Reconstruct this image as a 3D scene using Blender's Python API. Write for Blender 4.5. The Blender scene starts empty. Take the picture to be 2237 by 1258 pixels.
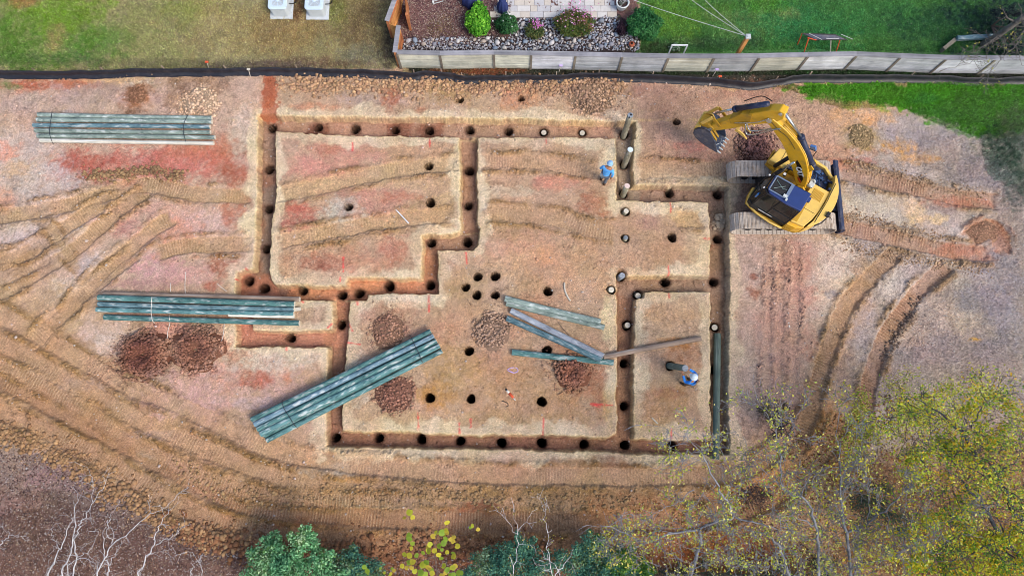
import bpy, math, random
import numpy as np
from mathutils import Vector, Matrix, noise as mnoise

sc = bpy.context.scene
R = math.radians
random.seed(7)
rng = np.random.default_rng(11)

# ---------------------------------------------------------------- camera
CH = 27.5            # height of the drone above the dug ground
TILT = R(11.4)
FPX = 1490.0         # focal length in photo pixels (photo is 2237 wide)
cam_d = bpy.data.cameras.new('camera')
cam = bpy.data.objects.new('camera', cam_d)
sc.collection.objects.link(cam)
cam_d.sensor_width = 36
cam_d.lens = 36 * FPX / 2237.0
cam_d.clip_end = 2000
cam_d.clip_start = 0.5
cam.location = (0, 0, CH)
cam.rotation_euler = (TILT, 0, 0)
sc.camera = cam

# ---------------------------------------------------------------- sky, sun, exposure
SUN_EL, SUN_AZ = 47.0, 128.0      # azimuth clockwise from +Y: light comes from the lower right
w = bpy.data.worlds.new("World"); sc.world = w; w.use_nodes = True
nt = w.node_tree
bg = nt.nodes['Background']
sky = nt.nodes.new('ShaderNodeTexSky'); sky.sky_type = 'NISHITA'; sky.sun_disc = False
sky.sun_elevation = R(SUN_EL); sky.sun_rotation = R(SUN_AZ)
sky.dust_density = 3.5; sky.air_density = 1.0; sky.ozone_density = 1.0
nt.links.new(sky.outputs[0], bg.inputs[0]); bg.inputs[1].default_value = 0.15
sl = bpy.data.lights.new('sun', 'SUN'); sl.energy = 1.4; sl.angle = R(24); sl.color = (1.0, 0.93, 0.83)
so = bpy.data.objects.new('sun', sl); sc.collection.objects.link(so)
az, el = R(SUN_AZ), R(SUN_EL)
sdir = Vector((math.sin(az) * math.cos(el), math.cos(az) * math.cos(el), math.sin(el)))
so.rotation_euler = sdir.to_track_quat('Z', 'Y').to_euler(); so.location = (20, -10, 40)
sc.view_settings.view_transform = 'Standard'; sc.view_settings.look = 'None'
sc.view_settings.exposure = 0.47; sc.view_settings.gamma = 1
sc.view_settings.use_curve_mapping = False
sc.cycles.filter_width = 0.95; sc.cycles.max_bounces = 6; sc.cycles.diffuse_bounces = 3

# ---------------------------------------------------------------- unproject a photo pixel onto height z
_ct, _st = math.cos(TILT), math.sin(TILT)
def W(px, py, z=0.0):
    cx = (px - 1118.5) / FPX; cy = -(py - 629) / FPX
    dx, dy, dz = cx, cy * _ct + _st, cy * _st - _ct
    s = (z - CH) / dz
    return Vector((dx * s, dy * s, z))
def W2(px, py): v = W(px, py); return (v.x, v.y)

def lin(r, g, b):
    o = []
    for c in (r, g, b):
        c /= 255.0
        o.append(c / 12.92 if c <= 0.04045 else ((c + 0.055) / 1.055) ** 2.4)
    return np.array(o)

# ---------------------------------------------------------------- numpy noise
_tab = rng.random((256, 256)).astype(np.float32)
def vn(x, y, per, seed=0):
    x = x / per + seed * 17.31; y = y / per + seed * 9.77
    xi = np.floor(x); yi = np.floor(y); fx = (x - xi).astype(np.float32); fy = (y - yi).astype(np.float32)
    xi = xi.astype(np.int64) & 255; yi = yi.astype(np.int64) & 255
    fx = fx * fx * (3 - 2 * fx); fy = fy * fy * (3 - 2 * fy)
    x1 = (xi + 1) & 255; y1 = (yi + 1) & 255
    a = _tab[yi, xi]; b = _tab[yi, x1]; c = _tab[y1, xi]; d = _tab[y1, x1]
    return (a + (b - a) * fx) * (1 - fy) + (c + (d - c) * fx) * fy
def fb(x, y, per, octs=3, seed=0):
    s = 0; a = 1; t = 0
    for o in range(octs):
        s = s + a * vn(x, y, per / 2 ** o, seed + o * 3); t += a; a *= 0.62
    return (s / t * 2 - 1) * 1.45           # about -1..1
def sst(a, b, x):
    t = np.clip((x - a) / (b - a), 0, 1); return t * t * (3 - 2 * t)

# ---------------------------------------------------------------- ground grid
STEP = 0.03
xin = np.arange(-25.5, 25.5 + 1e-6, STEP); yin = np.arange(-8.4, 21.6 + 1e-6, STEP)
ext = np.cumsum(0.06 * 1.45 ** np.arange(19))
gx = np.concatenate([xin[0] - ext[::-1], xin, xin[-1] + ext])
gy = np.concatenate([yin[0] - ext[::-1], yin, yin[-1] + ext])
NX, NY = len(gx), len(gy)
GX, GY = np.meshgrid(gx, gy)
GX = GX.astype(np.float64); GY = GY.astype(np.float64)
COL = np.empty((NY, NX, 3), np.float32); GRIT = np.full((NY, NX), 0.35, np.float32)
HT = np.zeros((NY, NX), np.float32)
COL[:] = lin(188, 161, 142)

def sub(x0, x1, y0, y1):
    i0 = max(0, np.searchsorted(gx, x0) - 1); i1 = min(NX, np.searchsorted(gx, x1) + 1)
    j0 = max(0, np.searchsorted(gy, y0) - 1); j1 = min(NY, np.searchsorted(gy, y1) + 1)
    return (slice(j0, j1), slice(i0, i1))
def poly_sd(pts, s):
    x = GX[s]; y = GY[s]
    dmin = np.full(x.shape, 1e9); ins = np.zeros(x.shape, bool)
    n = len(pts)
    for k in range(n):
        ax, ay = pts[k]; bx, by = pts[(k + 1) % n]
        ex, ey = bx - ax, by - ay; L = ex * ex + ey * ey + 1e-12
        t = np.clip(((x - ax) * ex + (y - ay) * ey) / L, 0, 1)
        dx = x - ax - t * ex; dy = y - ay - t * ey
        np.minimum(dmin, dx * dx + dy * dy, out=dmin)
        if ay != by:
            ins ^= ((ay > y) != (by > y)) & (x < (bx - ax) * (y - ay) / (by - ay) + ax)
    return np.where(ins, -np.sqrt(dmin), np.sqrt(dmin))
def blend(s, m, col, grit=None):
    m3 = m[..., None].astype(np.float32)
    COL[s] = COL[s] * (1 - m3) + col.astype(np.float32) * m3
    if grit is not None: GRIT[s] = GRIT[s] * (1 - m) + grit * m
_pseed = [0]
def zone(pts, rgb, k=1.0, soft=0.25, na=0.35, per=1.2, grit=None, px=True):
    """a patch of soil, grass or stone colour bounded by a polygon given in photo pixels"""
    _pseed[0] += 1
    q = [W2(*p) for p in pts] if px else pts
    m = soft + na + .1
    s = sub(min(p[0] for p in q) - m, max(p[0] for p in q) + m, min(p[1] for p in q) - m, max(p[1] for p in q) + m)
    d = poly_sd(q, s) + na * fb(GX[s], GY[s], per, 4, _pseed[0]) + min(.22, soft + na) * fb(GX[s], GY[s], .2, 2, _pseed[0] + 7)
    mk = (1 - sst(-soft, soft, d)) * k
    blend(s, mk, lin(*rgb), grit); return s, mk
def spot(cx, cy, rx, ry, rgb, k=1.0, ang=0, na=0.35, per=0.7, grit=None):
    """an elliptical patch of colour with a ragged edge (centre and radii in photo pixels)"""
    _pseed[0] += 1
    c = W2(cx, cy); e = W2(cx + rx, cy); f = W2(cx, cy + ry)
    ax = abs(e[0] - c[0]); ay = abs(f[1] - c[1]); m = max(ax, ay) * 1.6
    s = sub(c[0] - m, c[0] + m, c[1] - m, c[1] + m)
    a = R(ang); dx = GX[s] - c[0]; dy = GY[s] - c[1]
    u = (dx * math.cos(a) + dy * math.sin(a)) / ax; v = (-dx * math.sin(a) + dy * math.cos(a)) / ay
    r = np.sqrt(u * u + v * v) + na * fb(GX[s], GY[s], per, 4, _pseed[0] + 50) + .28 * fb(GX[s], GY[s], .17, 2, _pseed[0] + 7)
    mk = (1 - sst(0.45, 1.2, r)) * k * np.clip(.80 + .42 * fb(GX[s], GY[s], .13, 2, _pseed[0] + 3), 0, 1)
    blend(s, mk, lin(*rgb), grit); return s, mk
def smooth(pts, n=6):
    P = [pts[0]] + list(pts) + [pts[-1]]; out = []
    for i in range(1, len(P) - 2):
        for k in range(n):
            t = k / n
            out.append(tuple(0.5 * (2 * P[i][a] + (P[i + 1][a] - P[i - 1][a]) * t + (2 * P[i - 1][a] - 5 * P[i][a] + 4 * P[i + 1][a] - P[i + 2][a]) * t * t + (3 * P[i][a] - P[i - 1][a] - 3 * P[i + 1][a] + P[i + 2][a]) * t ** 3) for a in (0, 1)))
    out.append(tuple(pts[-1])); return out
def path_field(pts, m, px=True, n=6):
    q = smooth([W2(*p) for p in pts] if px else pts, n)
    s = sub(min(p[0] for p in q) - m, max(p[0] for p in q) + m, min(p[1] for p in q) - m, max(p[1] for p in q) + m)
    j0, i0 = s[0].start, s[1].start
    sh = (s[0].stop - j0, s[1].stop - i0)
    D = np.full(sh, 99.0); S = np.zeros(sh); LT = np.zeros(sh); acc = 0
    for k in range(len(q) - 1):
        (ax, ay), (bx, by) = q[k], q[k + 1]
        ex, ey = bx - ax, by - ay; L2 = ex * ex + ey * ey + 1e-12; L = math.sqrt(L2)
        g = sub(min(ax, bx) - m, max(ax, bx) + m, min(ay, by) - m, max(ay, by) + m)
        l = (slice(max(0, g[0].start - j0), g[0].stop - j0), slice(max(0, g[1].start - i0), g[1].stop - i0))
        g = (slice(l[0].start + j0, min(g[0].stop, s[0].stop)), slice(l[1].start + i0, min(g[1].stop, s[1].stop)))
        l = (slice(g[0].start - j0, g[0].stop - j0), slice(g[1].start - i0, g[1].stop - i0))
        x = GX[g] - ax; y = GY[g] - ay
        t = np.clip((x * ex + y * ey) / L2, 0, 1)
        d = np.hypot(x - t * ex, y - t * ey); lt = (x * ey - y * ex) / L
        b = d < D[l]
        D[l] = np.where(b, d, D[l]); S[l] = np.where(b, acc + t * L, S[l]); LT[l] = np.where(b, lt, LT[l])
        acc += L
    return s, D, S, LT
BERM = np.zeros((NY, NX), np.float32)      # where loose clods collect
def track(pts, rgb=(178, 146, 118), w=0.68, k=0.9, dep=0.07, berm=0.05, cleat=0.010, brgb=(148, 118, 82), side=1.0, px=True, fe=.45):
    """the rut one crawler track leaves: a pressed bed with cleat ribs between two crumbled berms"""
    _pseed[0] += 1; sd = _pseed[0]
    s, D, S, LT = path_field(pts, w / 2 + 0.5, px)
    x = GX[s]; y = GY[s]
    tot = float(S.max()); fade = sst(0, fe, S + .3 * fb(x, y, .4, 3, sd + 1)) * sst(0, fe, tot - S + .3 * fb(x, y, .4, 3, sd + 2))
    D = D + 0.05 * fb(x, y, 0.8, 4, sd) + .035 * fb(x, y, .16, 2, sd + 4); h = w / 2
    bed = (1 - sst(h - 0.05, h + 0.035, D)) * fade
    worn = sst(-0.5, 0.6, fb(x, y, 1.1, 4, sd + 5)) * fade
    rib = np.maximum(0, np.sin(S * 2 * math.pi / 0.118 + 0.9 * fb(x, y, .8, 3, sd) + .25 * np.sin(LT * 5))) ** 1.4
    bm = np.exp(-((D - h - 0.12 - .08 * fb(x, y, 1.3, 3, sd + 8)) / 0.12) ** 2) * (0.15 + 1.0 * sst(-0.5, 0.7, fb(x, y, 0.9, 4, sd + 9))) * fade
    old = np.where(D < h, np.clip(HT[s], -0.3, 0.02), HT[s]) if True else HT[s]
    HT[s] = old * (1 - bed * 0.5) - dep * bed + cleat * rib * bed * (0.35 + 0.9 * worn) + berm * bm * side * (0.6 + 0.9 * (fb(x, y, 0.16, 2, sd + 3) * 0.5 + 0.5))
    BERM[s] = np.maximum(BERM[s] * (1 - bed), bm)
    blend(s, bed * k * (0.6 + 0.4 * worn), lin(*rgb), 0.15)
    blend(s, np.clip(bm * 0.8, 0, .66), lin(*brgb), 0.9)
    # rib crests paler, grooves between them darker
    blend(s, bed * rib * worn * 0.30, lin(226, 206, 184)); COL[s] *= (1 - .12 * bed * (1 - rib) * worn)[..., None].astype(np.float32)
    return

# ---- broad soil zones ------------------------------------------------------
A = -400; Z = 2700
zone([(A, 165), (560, 165), (560, 590), (300, 640), (A, 700)], (196, 172, 160), .8, .5, .6, 2, .25)
zone([(A, 60), (A, 700), (150, 560), (60, 300)], (196, 178, 174), .6, .6, .8, 2)
zone([(600, 165), (1360, 165), (1360, 255), (600, 250)], (186, 160, 142), .9, .2, .3, 1, .8)
zone([(1590, 500), (1890, 520), (1800, 760), (1720, 1010), (1600, 1000)], (190, 167, 157), .9, .4, .5, 1.5, .25)
zone([(1390, 180), (1700, 190), (1840, 270), (1840, 380), (1600, 400), (1390, 400)], (182, 152, 138), .9, .3, .4, 1.2, .45)
zone([(1840, 240), (Z, 200), (Z, 900), (1950, 820), (1890, 560), (1840, 380)], (178, 166, 163), .95, .5, .6, 1.4, .7)
zone([(1920, 580), (Z, 560), (Z, 1400), (1850, 1300), (1850, 900)], (172, 160, 156), .9, .5, .7, 1.6, .8)
zone([(1640, 1000), (Z, 960), (Z, 1700), (1400, 1700), (1500, 1080)], (146, 112, 84), .85, .5, .8, 1.6, .8)
# brown churned band along the bottom
zone([(A, 640), (0, 650), (140, 720), (330, 830), (560, 960), (720, 985), (1150, 1000), (1600, 1005), (1780, 960), (1880, 1000), (1850, 1200), (1300, 1240), (760, 1230), (520, 1210), (330, 1130), (170, 1010), (0, 945), (A, 860)], (180, 150, 126), .95, .2, .25, 1.2, .5)
zone([(480, 1120), (1000, 1130), (1650, 1130), (1700, 1400), (480, 1400)], (162, 126, 102), .85, .4, .4, 1, .7)
zone([(A, 900), (0, 948), (100, 985), (200, 1040), (330, 1120), (450, 1190), (560, 1215), (560, 1700), (A, 1700)], (150, 132, 126), 1, .15, .25, 1.2, .8)
zone([(A, 1090), (150, 1080), (380, 1140), (560, 1190), (800, 1230), (1400, 1262), (1400, 1900), (A, 1900)], (112, 88, 82), .9, .6, .6, 1.3, .9)
zone([(560, 1185), (1300, 1215), (1700, 1200), (1700, 1900), (560, 1900)], (112, 74, 60), .8, .3, .5, 1.0, .9)
# ---- gardens beyond the black silt fence ------------------------------------
zone([(A, -500), (864, -500), (868, 152), (600, 152), (300, 155), (A, 158)], (152, 144, 124), 1, .04, .02, .5, 1.0)
for a in [(60, 60, 190, 110, (92, 128, 52), .9), (150, 20, 110, 60, (112, 142, 50), .8), (210, 110, 90, 50, (84, 126, 56), .8),
          (0, -60, 260, 80, (104, 136, 58), .7), (100, 130, 160, 20, (64, 100, 62), .6), (20, 110, 90, 60, (78, 118, 50), .7), (330, 60, 120, 90, (122, 134, 84), .5),
          (440, 10, 80, 50, (138, 142, 70), .4), (120, 90, 25, 40, (150, 128, 106), .7), (60, 5, 30, 14, (146, 108, 80), .8),
          (540, 70, 160, 70, (158, 142, 112), .6), (640, 70, 140, 50, (150, 126, 96), .6), (660, -10, 60, 60, (112, 80, 64), .9), (775, 10, 60, 80, (120, 104, 72), .6),
          (800, 60, 60, 60, (112, 96, 84), .7), (800, 125, 70, 28, (120, 122, 122), .7), (680, 140, 120, 14, (112, 84, 82), .7), (560, 145, 120, 12, (104, 92, 98), .7),
          (360, 140, 200, 14, (104, 100, 84), .6), (735, 30, 28, 30, (110, 120, 60), .6), (850, 100, 20, 50, (80, 72, 78), .8)]:  # dark strips along the silt fence: its shadow painted into the lawn
    spot(a[0], a[1], a[2], a[3], a[4], a[5], 0, .5, 1.1, 1.0)
zone([(864, -500), (1395, -500), (1395, 146), (870, 140)], (124, 98, 98), 1, .03, .0, .5, .9)
spot(960, 60, 40, 30, (110, 98, 72), .7, 0, .4, .5, 1); spot(1080, 60, 60, 34, (84, 70, 70), .8, 0, .3, .4, 1)
zone([(868, 84), (1010, 80), (1110, 82), (1130, 40), (1350, 34), (1400, 70), (1400, 135), (872, 135)], (66, 58, 62), 1, .05, .12, .4, .5)
zone([(1385, -500), (Z, -500), (Z, 152), (1395, 152)], (90, 136, 80), 1, .05, .08, .4, 1.0)
for a in [(1480, 30, 90, 60, (124, 158, 68), .7), (1640, 50, 100, 50, (132, 148, 104), .6), (1760, 60, 140, 60, (72, 142, 98), .8), (1900, 30, 150, 60, (84, 138, 88), .6), (1680, 10, 50, 26, (108, 160, 64), .6), (1580, 20, 40, 20, (88, 134, 60), .6), (1980, 90, 60, 20, (100, 140, 92), .5),
          (1560, 95, 150, 14, (70, 92, 76), .6), (2060, 60, 120, 60, (58, 96, 76), .8), (2200, 60, 130, 110, (48, 62, 76), .9), (1430, 110, 60, 16, (70, 70, 56), .8), (1900, 130, 400, 16, (56, 84, 66), .6)]:  # dark bluish spots at the far right: tree shade painted into the lawn
    spot(a[0], a[1], a[2], a[3], a[4], a[5], 0, .4, 1.0, 1.0)
zone([(872, 140), (1460, 150), (1700, 148), (Z, 152), (Z, 178), (1800, 172), (1655, 184), (1440, 168), (1060, 168), (900, 160)], (66, 66, 62), 1, .03, .03, .4, .9)
spot(1040, 156, 110, 8, (150, 92, 74), .9, 0, .3, .5, .8); spot(1460, 160, 160, 6, (58, 74, 52), .7, 0, .4, .5); spot(1850, 160, 250, 6, (50, 86, 48), .7, 0, .4, .5)
zone([(1685, 193), (1760, 182), (1900, 178), (Z, 182), (Z, 350), (2237, 296), (2150, 302), (2095, 288), (2030, 262), (1960, 236), (1900, 234), (1850, 240), (1800, 225), (1760, 208)], (88, 146, 46), .97, .10, .22, .8, 1.0)
for a in [(2150, 240, 110, 50, (94, 118, 84), .6), (2060, 250, 60, 20, (84, 122, 78), .5), (1930, 205, 50, 14, (104, 142, 66), .5), (2190, 335, 60, 70, (60, 90, 70), .9), (1720, 30, 30, 16, (150, 156, 110), .6), (1850, 90, 40, 12, (120, 150, 96), .6), (1500, 90, 40, 10, (110, 134, 90), .6), (2210, 260, 50, 40, (110, 108, 104), .6), (2020, 215, 40, 16, (76, 128, 84), .5), (2215, 420, 40, 40, (70, 88, 84), .7)]:
    spot(a[0], a[1], a[2], a[3], a[4], a[5], 0, .4, .9, 1.0)
# ---- stains: red clay, pink, lavender dust, ochre, dark litter -------------
SP = [  # cx cy rx ry rgb k
 (100, 185, 110, 12, (172, 108, 88), .8), (175, 178, 40, 10, (184, 122, 94), .8), (590, 205, 17, 48, (168, 92, 70), .9), (60, 190, 40, 20, (176, 100, 84), .6), (20, 190, 26, 12, (110, 128, 84), .9),
 (250, 200, 130, 22, (168, 146, 146), .6), (90, 225, 130, 24, (178, 160, 156), .7), (250, 172, 60, 10, (216, 184, 148), .7), (310, 182, 30, 10, (226, 214, 204), .6), (430, 172, 50, 10, (208, 176, 150), .6), (520, 200, 50, 30, (196, 172, 156), .6),
 (300, 205, 34, 28, (150, 108, 82), .9), (288, 243, 28, 10, (104, 78, 62), .8), (385, 210, 30, 40, (124, 96, 78), .7), (430, 225, 44, 24, (216, 184, 150), .7), (450, 180, 60, 24, (130, 102, 86), .6),
 (320, 362, 210, 44, (186, 122, 112), .85), (180, 362, 60, 34, (172, 96, 86), .8), (380, 350, 120, 30, (190, 118, 112), .7), (485, 330, 40, 44, (176, 104, 88), .6), (505, 385, 30, 24, (160, 92, 76), .7), (440, 330, 90, 24, (176, 118, 96), .5),
 (535, 280, 34, 50, (206, 190, 182), .7), (60, 330, 70, 50, (202, 188, 186), .7), (14, 330, 30, 24, (216, 160, 144), .8), (40, 370, 50, 14, (214, 182, 156), .7), (100, 400, 80, 40, (196, 186, 188), .8), (10, 435, 24, 24, (220, 170, 150), .7), (150, 250, 40, 8, (170, 160, 162), .7),
 (130, 500, 90, 24, (208, 194, 190), .9), (40, 525, 50, 26, (206, 192, 196), .9), (200, 480, 30, 14, (206, 176, 176), .7), (205, 580, 40, 24, (200, 186, 186), .9), (150, 625, 40, 20, (206, 190, 180), .8),
 (340, 460, 110, 22, (196, 154, 144), .6), (440, 490, 70, 34, (206, 178, 176), .8), (515, 460, 40, 40, (178, 110, 92), .7), (270, 500, 40, 20, (178, 120, 116), .6), (350, 590, 60, 34, (202, 160, 162), .9), (430, 600, 50, 22, (196, 158, 156), .7), (385, 520, 50, 40, (208, 156, 138), .8), (490, 585, 34, 26, (166, 98, 82), .7), (460, 625, 22, 12, (176, 96, 84), .7), (300, 620, 70, 12, (170, 132, 136), .7),
 (80, 640, 70, 36, (196, 168, 140), .7), (230, 720, 60, 30, (204, 180, 172), .8), (240, 750, 50, 30, (212, 194, 188), .8), (150, 700, 30, 22, (190, 164, 130), .6),
 (430, 850, 110, 60, (202, 168, 164), .9), (520, 800, 60, 60, (206, 160, 144), .8), (500, 730, 20, 40, (214, 150, 128), .7), (600, 790, 110, 30, (212, 200, 188), .85), (620, 860, 90, 44, (200, 170, 166), .8), (560, 830, 40, 18, (178, 108, 92), .8), (625, 820, 14, 24, (204, 130, 96), .6), (380, 720, 60, 24, (198, 146, 138), .7), (300, 690, 60, 10, (188, 148, 138), .6), (540, 880, 70, 14, (196, 178, 186), .6), (690, 920, 40, 30, (206, 180, 168), .6),
 (330, 950, 60, 12, (188, 170, 176), .7), (190, 840, 70, 16, (194, 172, 164), .7), (70, 800, 40, 16, (186, 164, 142), .7), (320, 990, 30, 14, (200, 192, 184), .7), (500, 1000, 60, 16, (196, 156, 140), .6), (260, 1040, 50, 26, (176, 156, 130), .6), (30, 950, 60, 20, (190, 156, 110), .6), (140, 1050, 90, 30, (160, 132, 136), .6), (20, 1100, 60, 20, (178, 150, 146), .6),
 # island upper left
 (740, 350, 90, 40, (196, 150, 138), .8), (680, 370, 70, 24, (196, 142, 132), .7), (900, 330, 100, 20, (196, 158, 134), .7), (720, 330, 40, 12, (180, 112, 98), .5), (650, 470, 50, 30, (182, 118, 108), .85), (640, 455, 26, 8, (196, 104, 92), .6), (830, 450, 90, 40, (196, 152, 140), .8), (880, 430, 40, 14, (180, 118, 100), .6), (745, 462, 45, 30, (196, 188, 180), .9), (760, 485, 24, 10, (208, 200, 190), .8), (960, 470, 60, 50, (190, 164, 130), .7),
 (700, 575, 80, 24, (166, 116, 98), .8), (790, 570, 110, 30, (186, 142, 124), .7), (860, 540, 40, 30, (182, 120, 104), .6), (710, 585, 18, 14, (140, 80, 68), .7), (625, 580, 30, 30, (190, 158, 130), .6), (760, 420, 80, 10, (182, 128, 116), .5), (1000, 350, 20, 30, (206, 186, 152), .7), (830, 400, 180, 14, (196, 170, 138), .5),
 # middle island
 (1180, 330, 120, 24, (192, 162, 138), .6), (1190, 400, 26, 14, (198, 142, 130), .7), (1230, 400, 50, 18, (200, 146, 128), .8), (1300, 450, 40, 22, (164, 104, 84), .7), (1050, 430, 14, 34, (206, 200, 196), .8), (1120, 420, 60, 12, (206, 196, 180), .6), (1140, 540, 110, 40, (202, 160, 142), .7), (1190, 555, 26, 22, (222, 172, 140), .7), (1240, 600, 120, 50, (198, 160, 132), .6), (1100, 500, 60, 30, (164, 138, 112), .6), (1400, 520, 80, 50, (172, 144, 124), .6), (1290, 540, 80, 40, (192, 158, 134), .6), (1330, 420, 60, 40, (176, 140, 116), .5), (1120, 570, 50, 26, (206, 168, 140), .5), (1010, 620, 60, 40, (182, 154, 122), .6), (1000, 700, 60, 60, (188, 152, 128), .5), (1270, 350, 60, 14, (170, 140, 118), .4),
 (850, 680, 90, 30, (178, 138, 120), .6), (930, 740, 60, 40, (188, 146, 128), .6), (900, 650, 60, 12, (206, 196, 184), .8), (860, 645, 60, 10, (212, 202, 190), .7), (780, 830, 26, 60, (206, 196, 188), .6), (960, 860, 40, 40, (186, 142, 92), .7), (935, 870, 26, 26, (180, 136, 76), .6), (1040, 860, 60, 60, (176, 142, 110), .5), (1180, 870, 120, 60, (178, 144, 112), .6), (1100, 800, 80, 40, (182, 142, 114), .6), (1000, 800, 60, 50, (180, 148, 108), .6), (1100, 720, 40, 20, (192, 150, 130), .5), (1310, 860, 24, 50, (172, 112, 86), .5), (1280, 830, 40, 50, (176, 120, 96), .5), (1240, 760, 40, 16, (196, 148, 124), .7), (1180, 920, 180, 20, (184, 158, 124), .6), (900, 920, 120, 20, (190, 164, 134), .6), (1330, 700, 16, 70, (220, 206, 172), .85), (1330, 900, 14, 50, (214, 186, 136), .5), (1160, 670, 60, 24, (200, 150, 128), .5),
 # right islands
 (1450, 455, 50, 14, (216, 204, 190), .85), (1500, 470, 40, 14, (204, 180, 146), .7), (1420, 490, 30, 14, (176, 142, 136), .6), (1470, 560, 60, 30, (176, 144, 118), .6), (1520, 540, 26, 50, (206, 184, 160), .6), (1480, 590, 60, 10, (208, 196, 178), .7), (1460, 690, 60, 26, (194, 160, 130), .6), (1450, 860, 40, 14, (150, 96, 92), .6), (1440, 880, 60, 50, (178, 142, 106), .6), (1500, 780, 40, 30, (166, 120, 92), .6), (1440, 720, 60, 20, (176, 156, 142), .5), (1480, 750, 50, 12, (186, 130, 80), .6), (1460, 930, 60, 20, (188, 166, 134), .6), (1395, 700, 14, 60, (186, 176, 164), .7), (1415, 660, 20, 14, (190, 180, 168), .6),
 # around the digger and to the right
 (1420, 380, 60, 12, (204, 190, 170), .7), (1500, 390, 80, 8, (206, 190, 164), .6), (1430, 340, 60, 30, (190, 158, 136), .6), (1500, 320, 50, 12, (196, 140, 128), .8), (1550, 345, 90, 14, (180, 128, 112), .5), (1640, 200, 80, 24, (166, 124, 112), .6), (1780, 260, 120, 40, (196, 166, 146), .7), (1870, 250, 70, 24, (206, 166, 130), .7), (1850, 330, 90, 14, (196, 154, 134), .7), (1880, 300, 36, 26, (170, 148, 98), .7), (1970, 320, 44, 16, (214, 160, 92), .8), (2000, 345, 60, 12, (210, 164, 110), .7), (1900, 262, 20, 14, (222, 168, 124), .7), (1860, 355, 60, 12, (176, 106, 96), .6),
 (1780, 230, 120, 10, (176, 150, 136), .6), (1640, 440, 30, 30, (112, 86, 84), .7), (1620, 430, 26, 40, (160, 138, 134), .7), (1620, 350, 60, 30, (186, 158, 138), .4),
 (1900, 455, 90, 30, (204, 192, 180), .85), (1995, 465, 22, 26, (224, 196, 166), .9), (2050, 480, 24, 10, (226, 200, 160), .9), (2030, 505, 40, 20, (188, 172, 164), .6), (1960, 440, 50, 20, (190, 170, 150), .6), (2090, 510, 40, 20, (196, 188, 184), .8), (2080, 450, 50, 16, (138, 116, 116), .6), (2040, 300, 90, 30, (160, 152, 160), .8), (2120, 380, 70, 40, (150, 142, 150), .7), (1930, 380, 80, 10, (196, 186, 188), .6), (2180, 600, 60, 40, (150, 150, 164), .6), (2160, 520, 40, 40, (140, 136, 140), .5),
 (1830, 560, 40, 50, (206, 194, 182), .9), (1810, 640, 40, 70, (204, 190, 182), .7), (1640, 560, 50, 60, (196, 176, 170), .5), (1740, 590, 40, 90, (188, 146, 136), .8), (1700, 700, 50, 120, (190, 154, 142), .7), (1650, 640, 16, 14, (146, 92, 76), .8), (1645, 605, 10, 8, (136, 76, 62), .7), (1610, 740, 16, 120, (186, 158, 140), .5), (1770, 740, 20, 40, (176, 118, 106), .4), (1822, 642, 22, 10, (128, 128, 142), .7), (1720, 830, 50, 80, (200, 168, 150), .6), (1800, 730, 16, 20, (120, 114, 118), .5),
 (1960, 620, 44, 60, (200, 190, 188), .8), (1890, 720, 34, 60, (180, 168, 172), .7), (2080, 600, 90, 24, (196, 184, 178), .6), (2130, 660, 70, 30, (150, 146, 160), .6), (2060, 700, 70, 40, (206, 188, 176), .6), (2190, 700, 50, 70, (156, 152, 164), .6), (2100, 760, 90, 40, (146, 138, 146), .5), (2020, 790, 60, 34, (176, 160, 158), .6), (2130, 742, 16, 6, (216, 168, 50), .7), (1970, 730, 50, 30, (206, 180, 168), .5), (2170, 820, 80, 60, (160, 146, 144), .5), (1850, 820, 40, 60, (150, 132, 134), .5),
 (1640, 1080, 90, 40, (190, 132, 88), .8), (1760, 930, 50, 60, (190, 132, 92), .7), (1830, 960, 40, 80, (214, 158, 114), .7), (1620, 1040, 120, 40, (214, 164, 124), .7), (1700, 1000, 60, 50, (206, 156, 112), .6), (1640, 960, 40, 50, (194, 164, 146), .5), (1660, 1010, 90, 24, (196, 152, 116), .6), (1530, 1180, 140, 40, (140, 82, 48), .7), (1660, 1210, 80, 30, (150, 80, 44), .7), (1400, 1120, 160, 40, (160, 108, 76), .6), (2100, 1220, 150, 60, (70, 60, 46), .7), (1900, 1200, 120, 60, (90, 76, 62), .6),
 # bottom band streaks
 (740, 1030, 80, 16, (182, 172, 168), .8), (760, 1045, 60, 10, (190, 140, 90), .7), (860, 1000, 120, 14, (206, 172, 146), .6), (1090, 1000, 30, 14, (206, 180, 170), .7), (640, 1010, 60, 12, (196, 154, 128), .6), (770, 1102, 30, 12, (190, 172, 140), .8), (830, 1104, 40, 12, (190, 168, 136), .7), (980, 1080, 200, 12, (150, 122, 84), .6), (760, 1075, 120, 12, (146, 104, 62), .6), (1040, 1112, 60, 16, (148, 84, 66), .7), (560, 1070, 60, 16, (126, 106, 92), .6), (1250, 1075, 200, 20, (140, 114, 88), .6), (1180, 1030, 260, 14, (186, 146, 122), .6), (1000, 1025, 200, 14, (184, 154, 134), .6), (1330, 1010, 60, 12, (130, 92, 72), .6), (1450, 1005, 120, 8, (206, 188, 166), .6), (640, 1140, 120, 12, (150, 92, 68), .6), (1300, 985, 300, 8, (206, 176, 146), .6), (1650, 1240, 140, 24, (120, 70, 50), .5),
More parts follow.
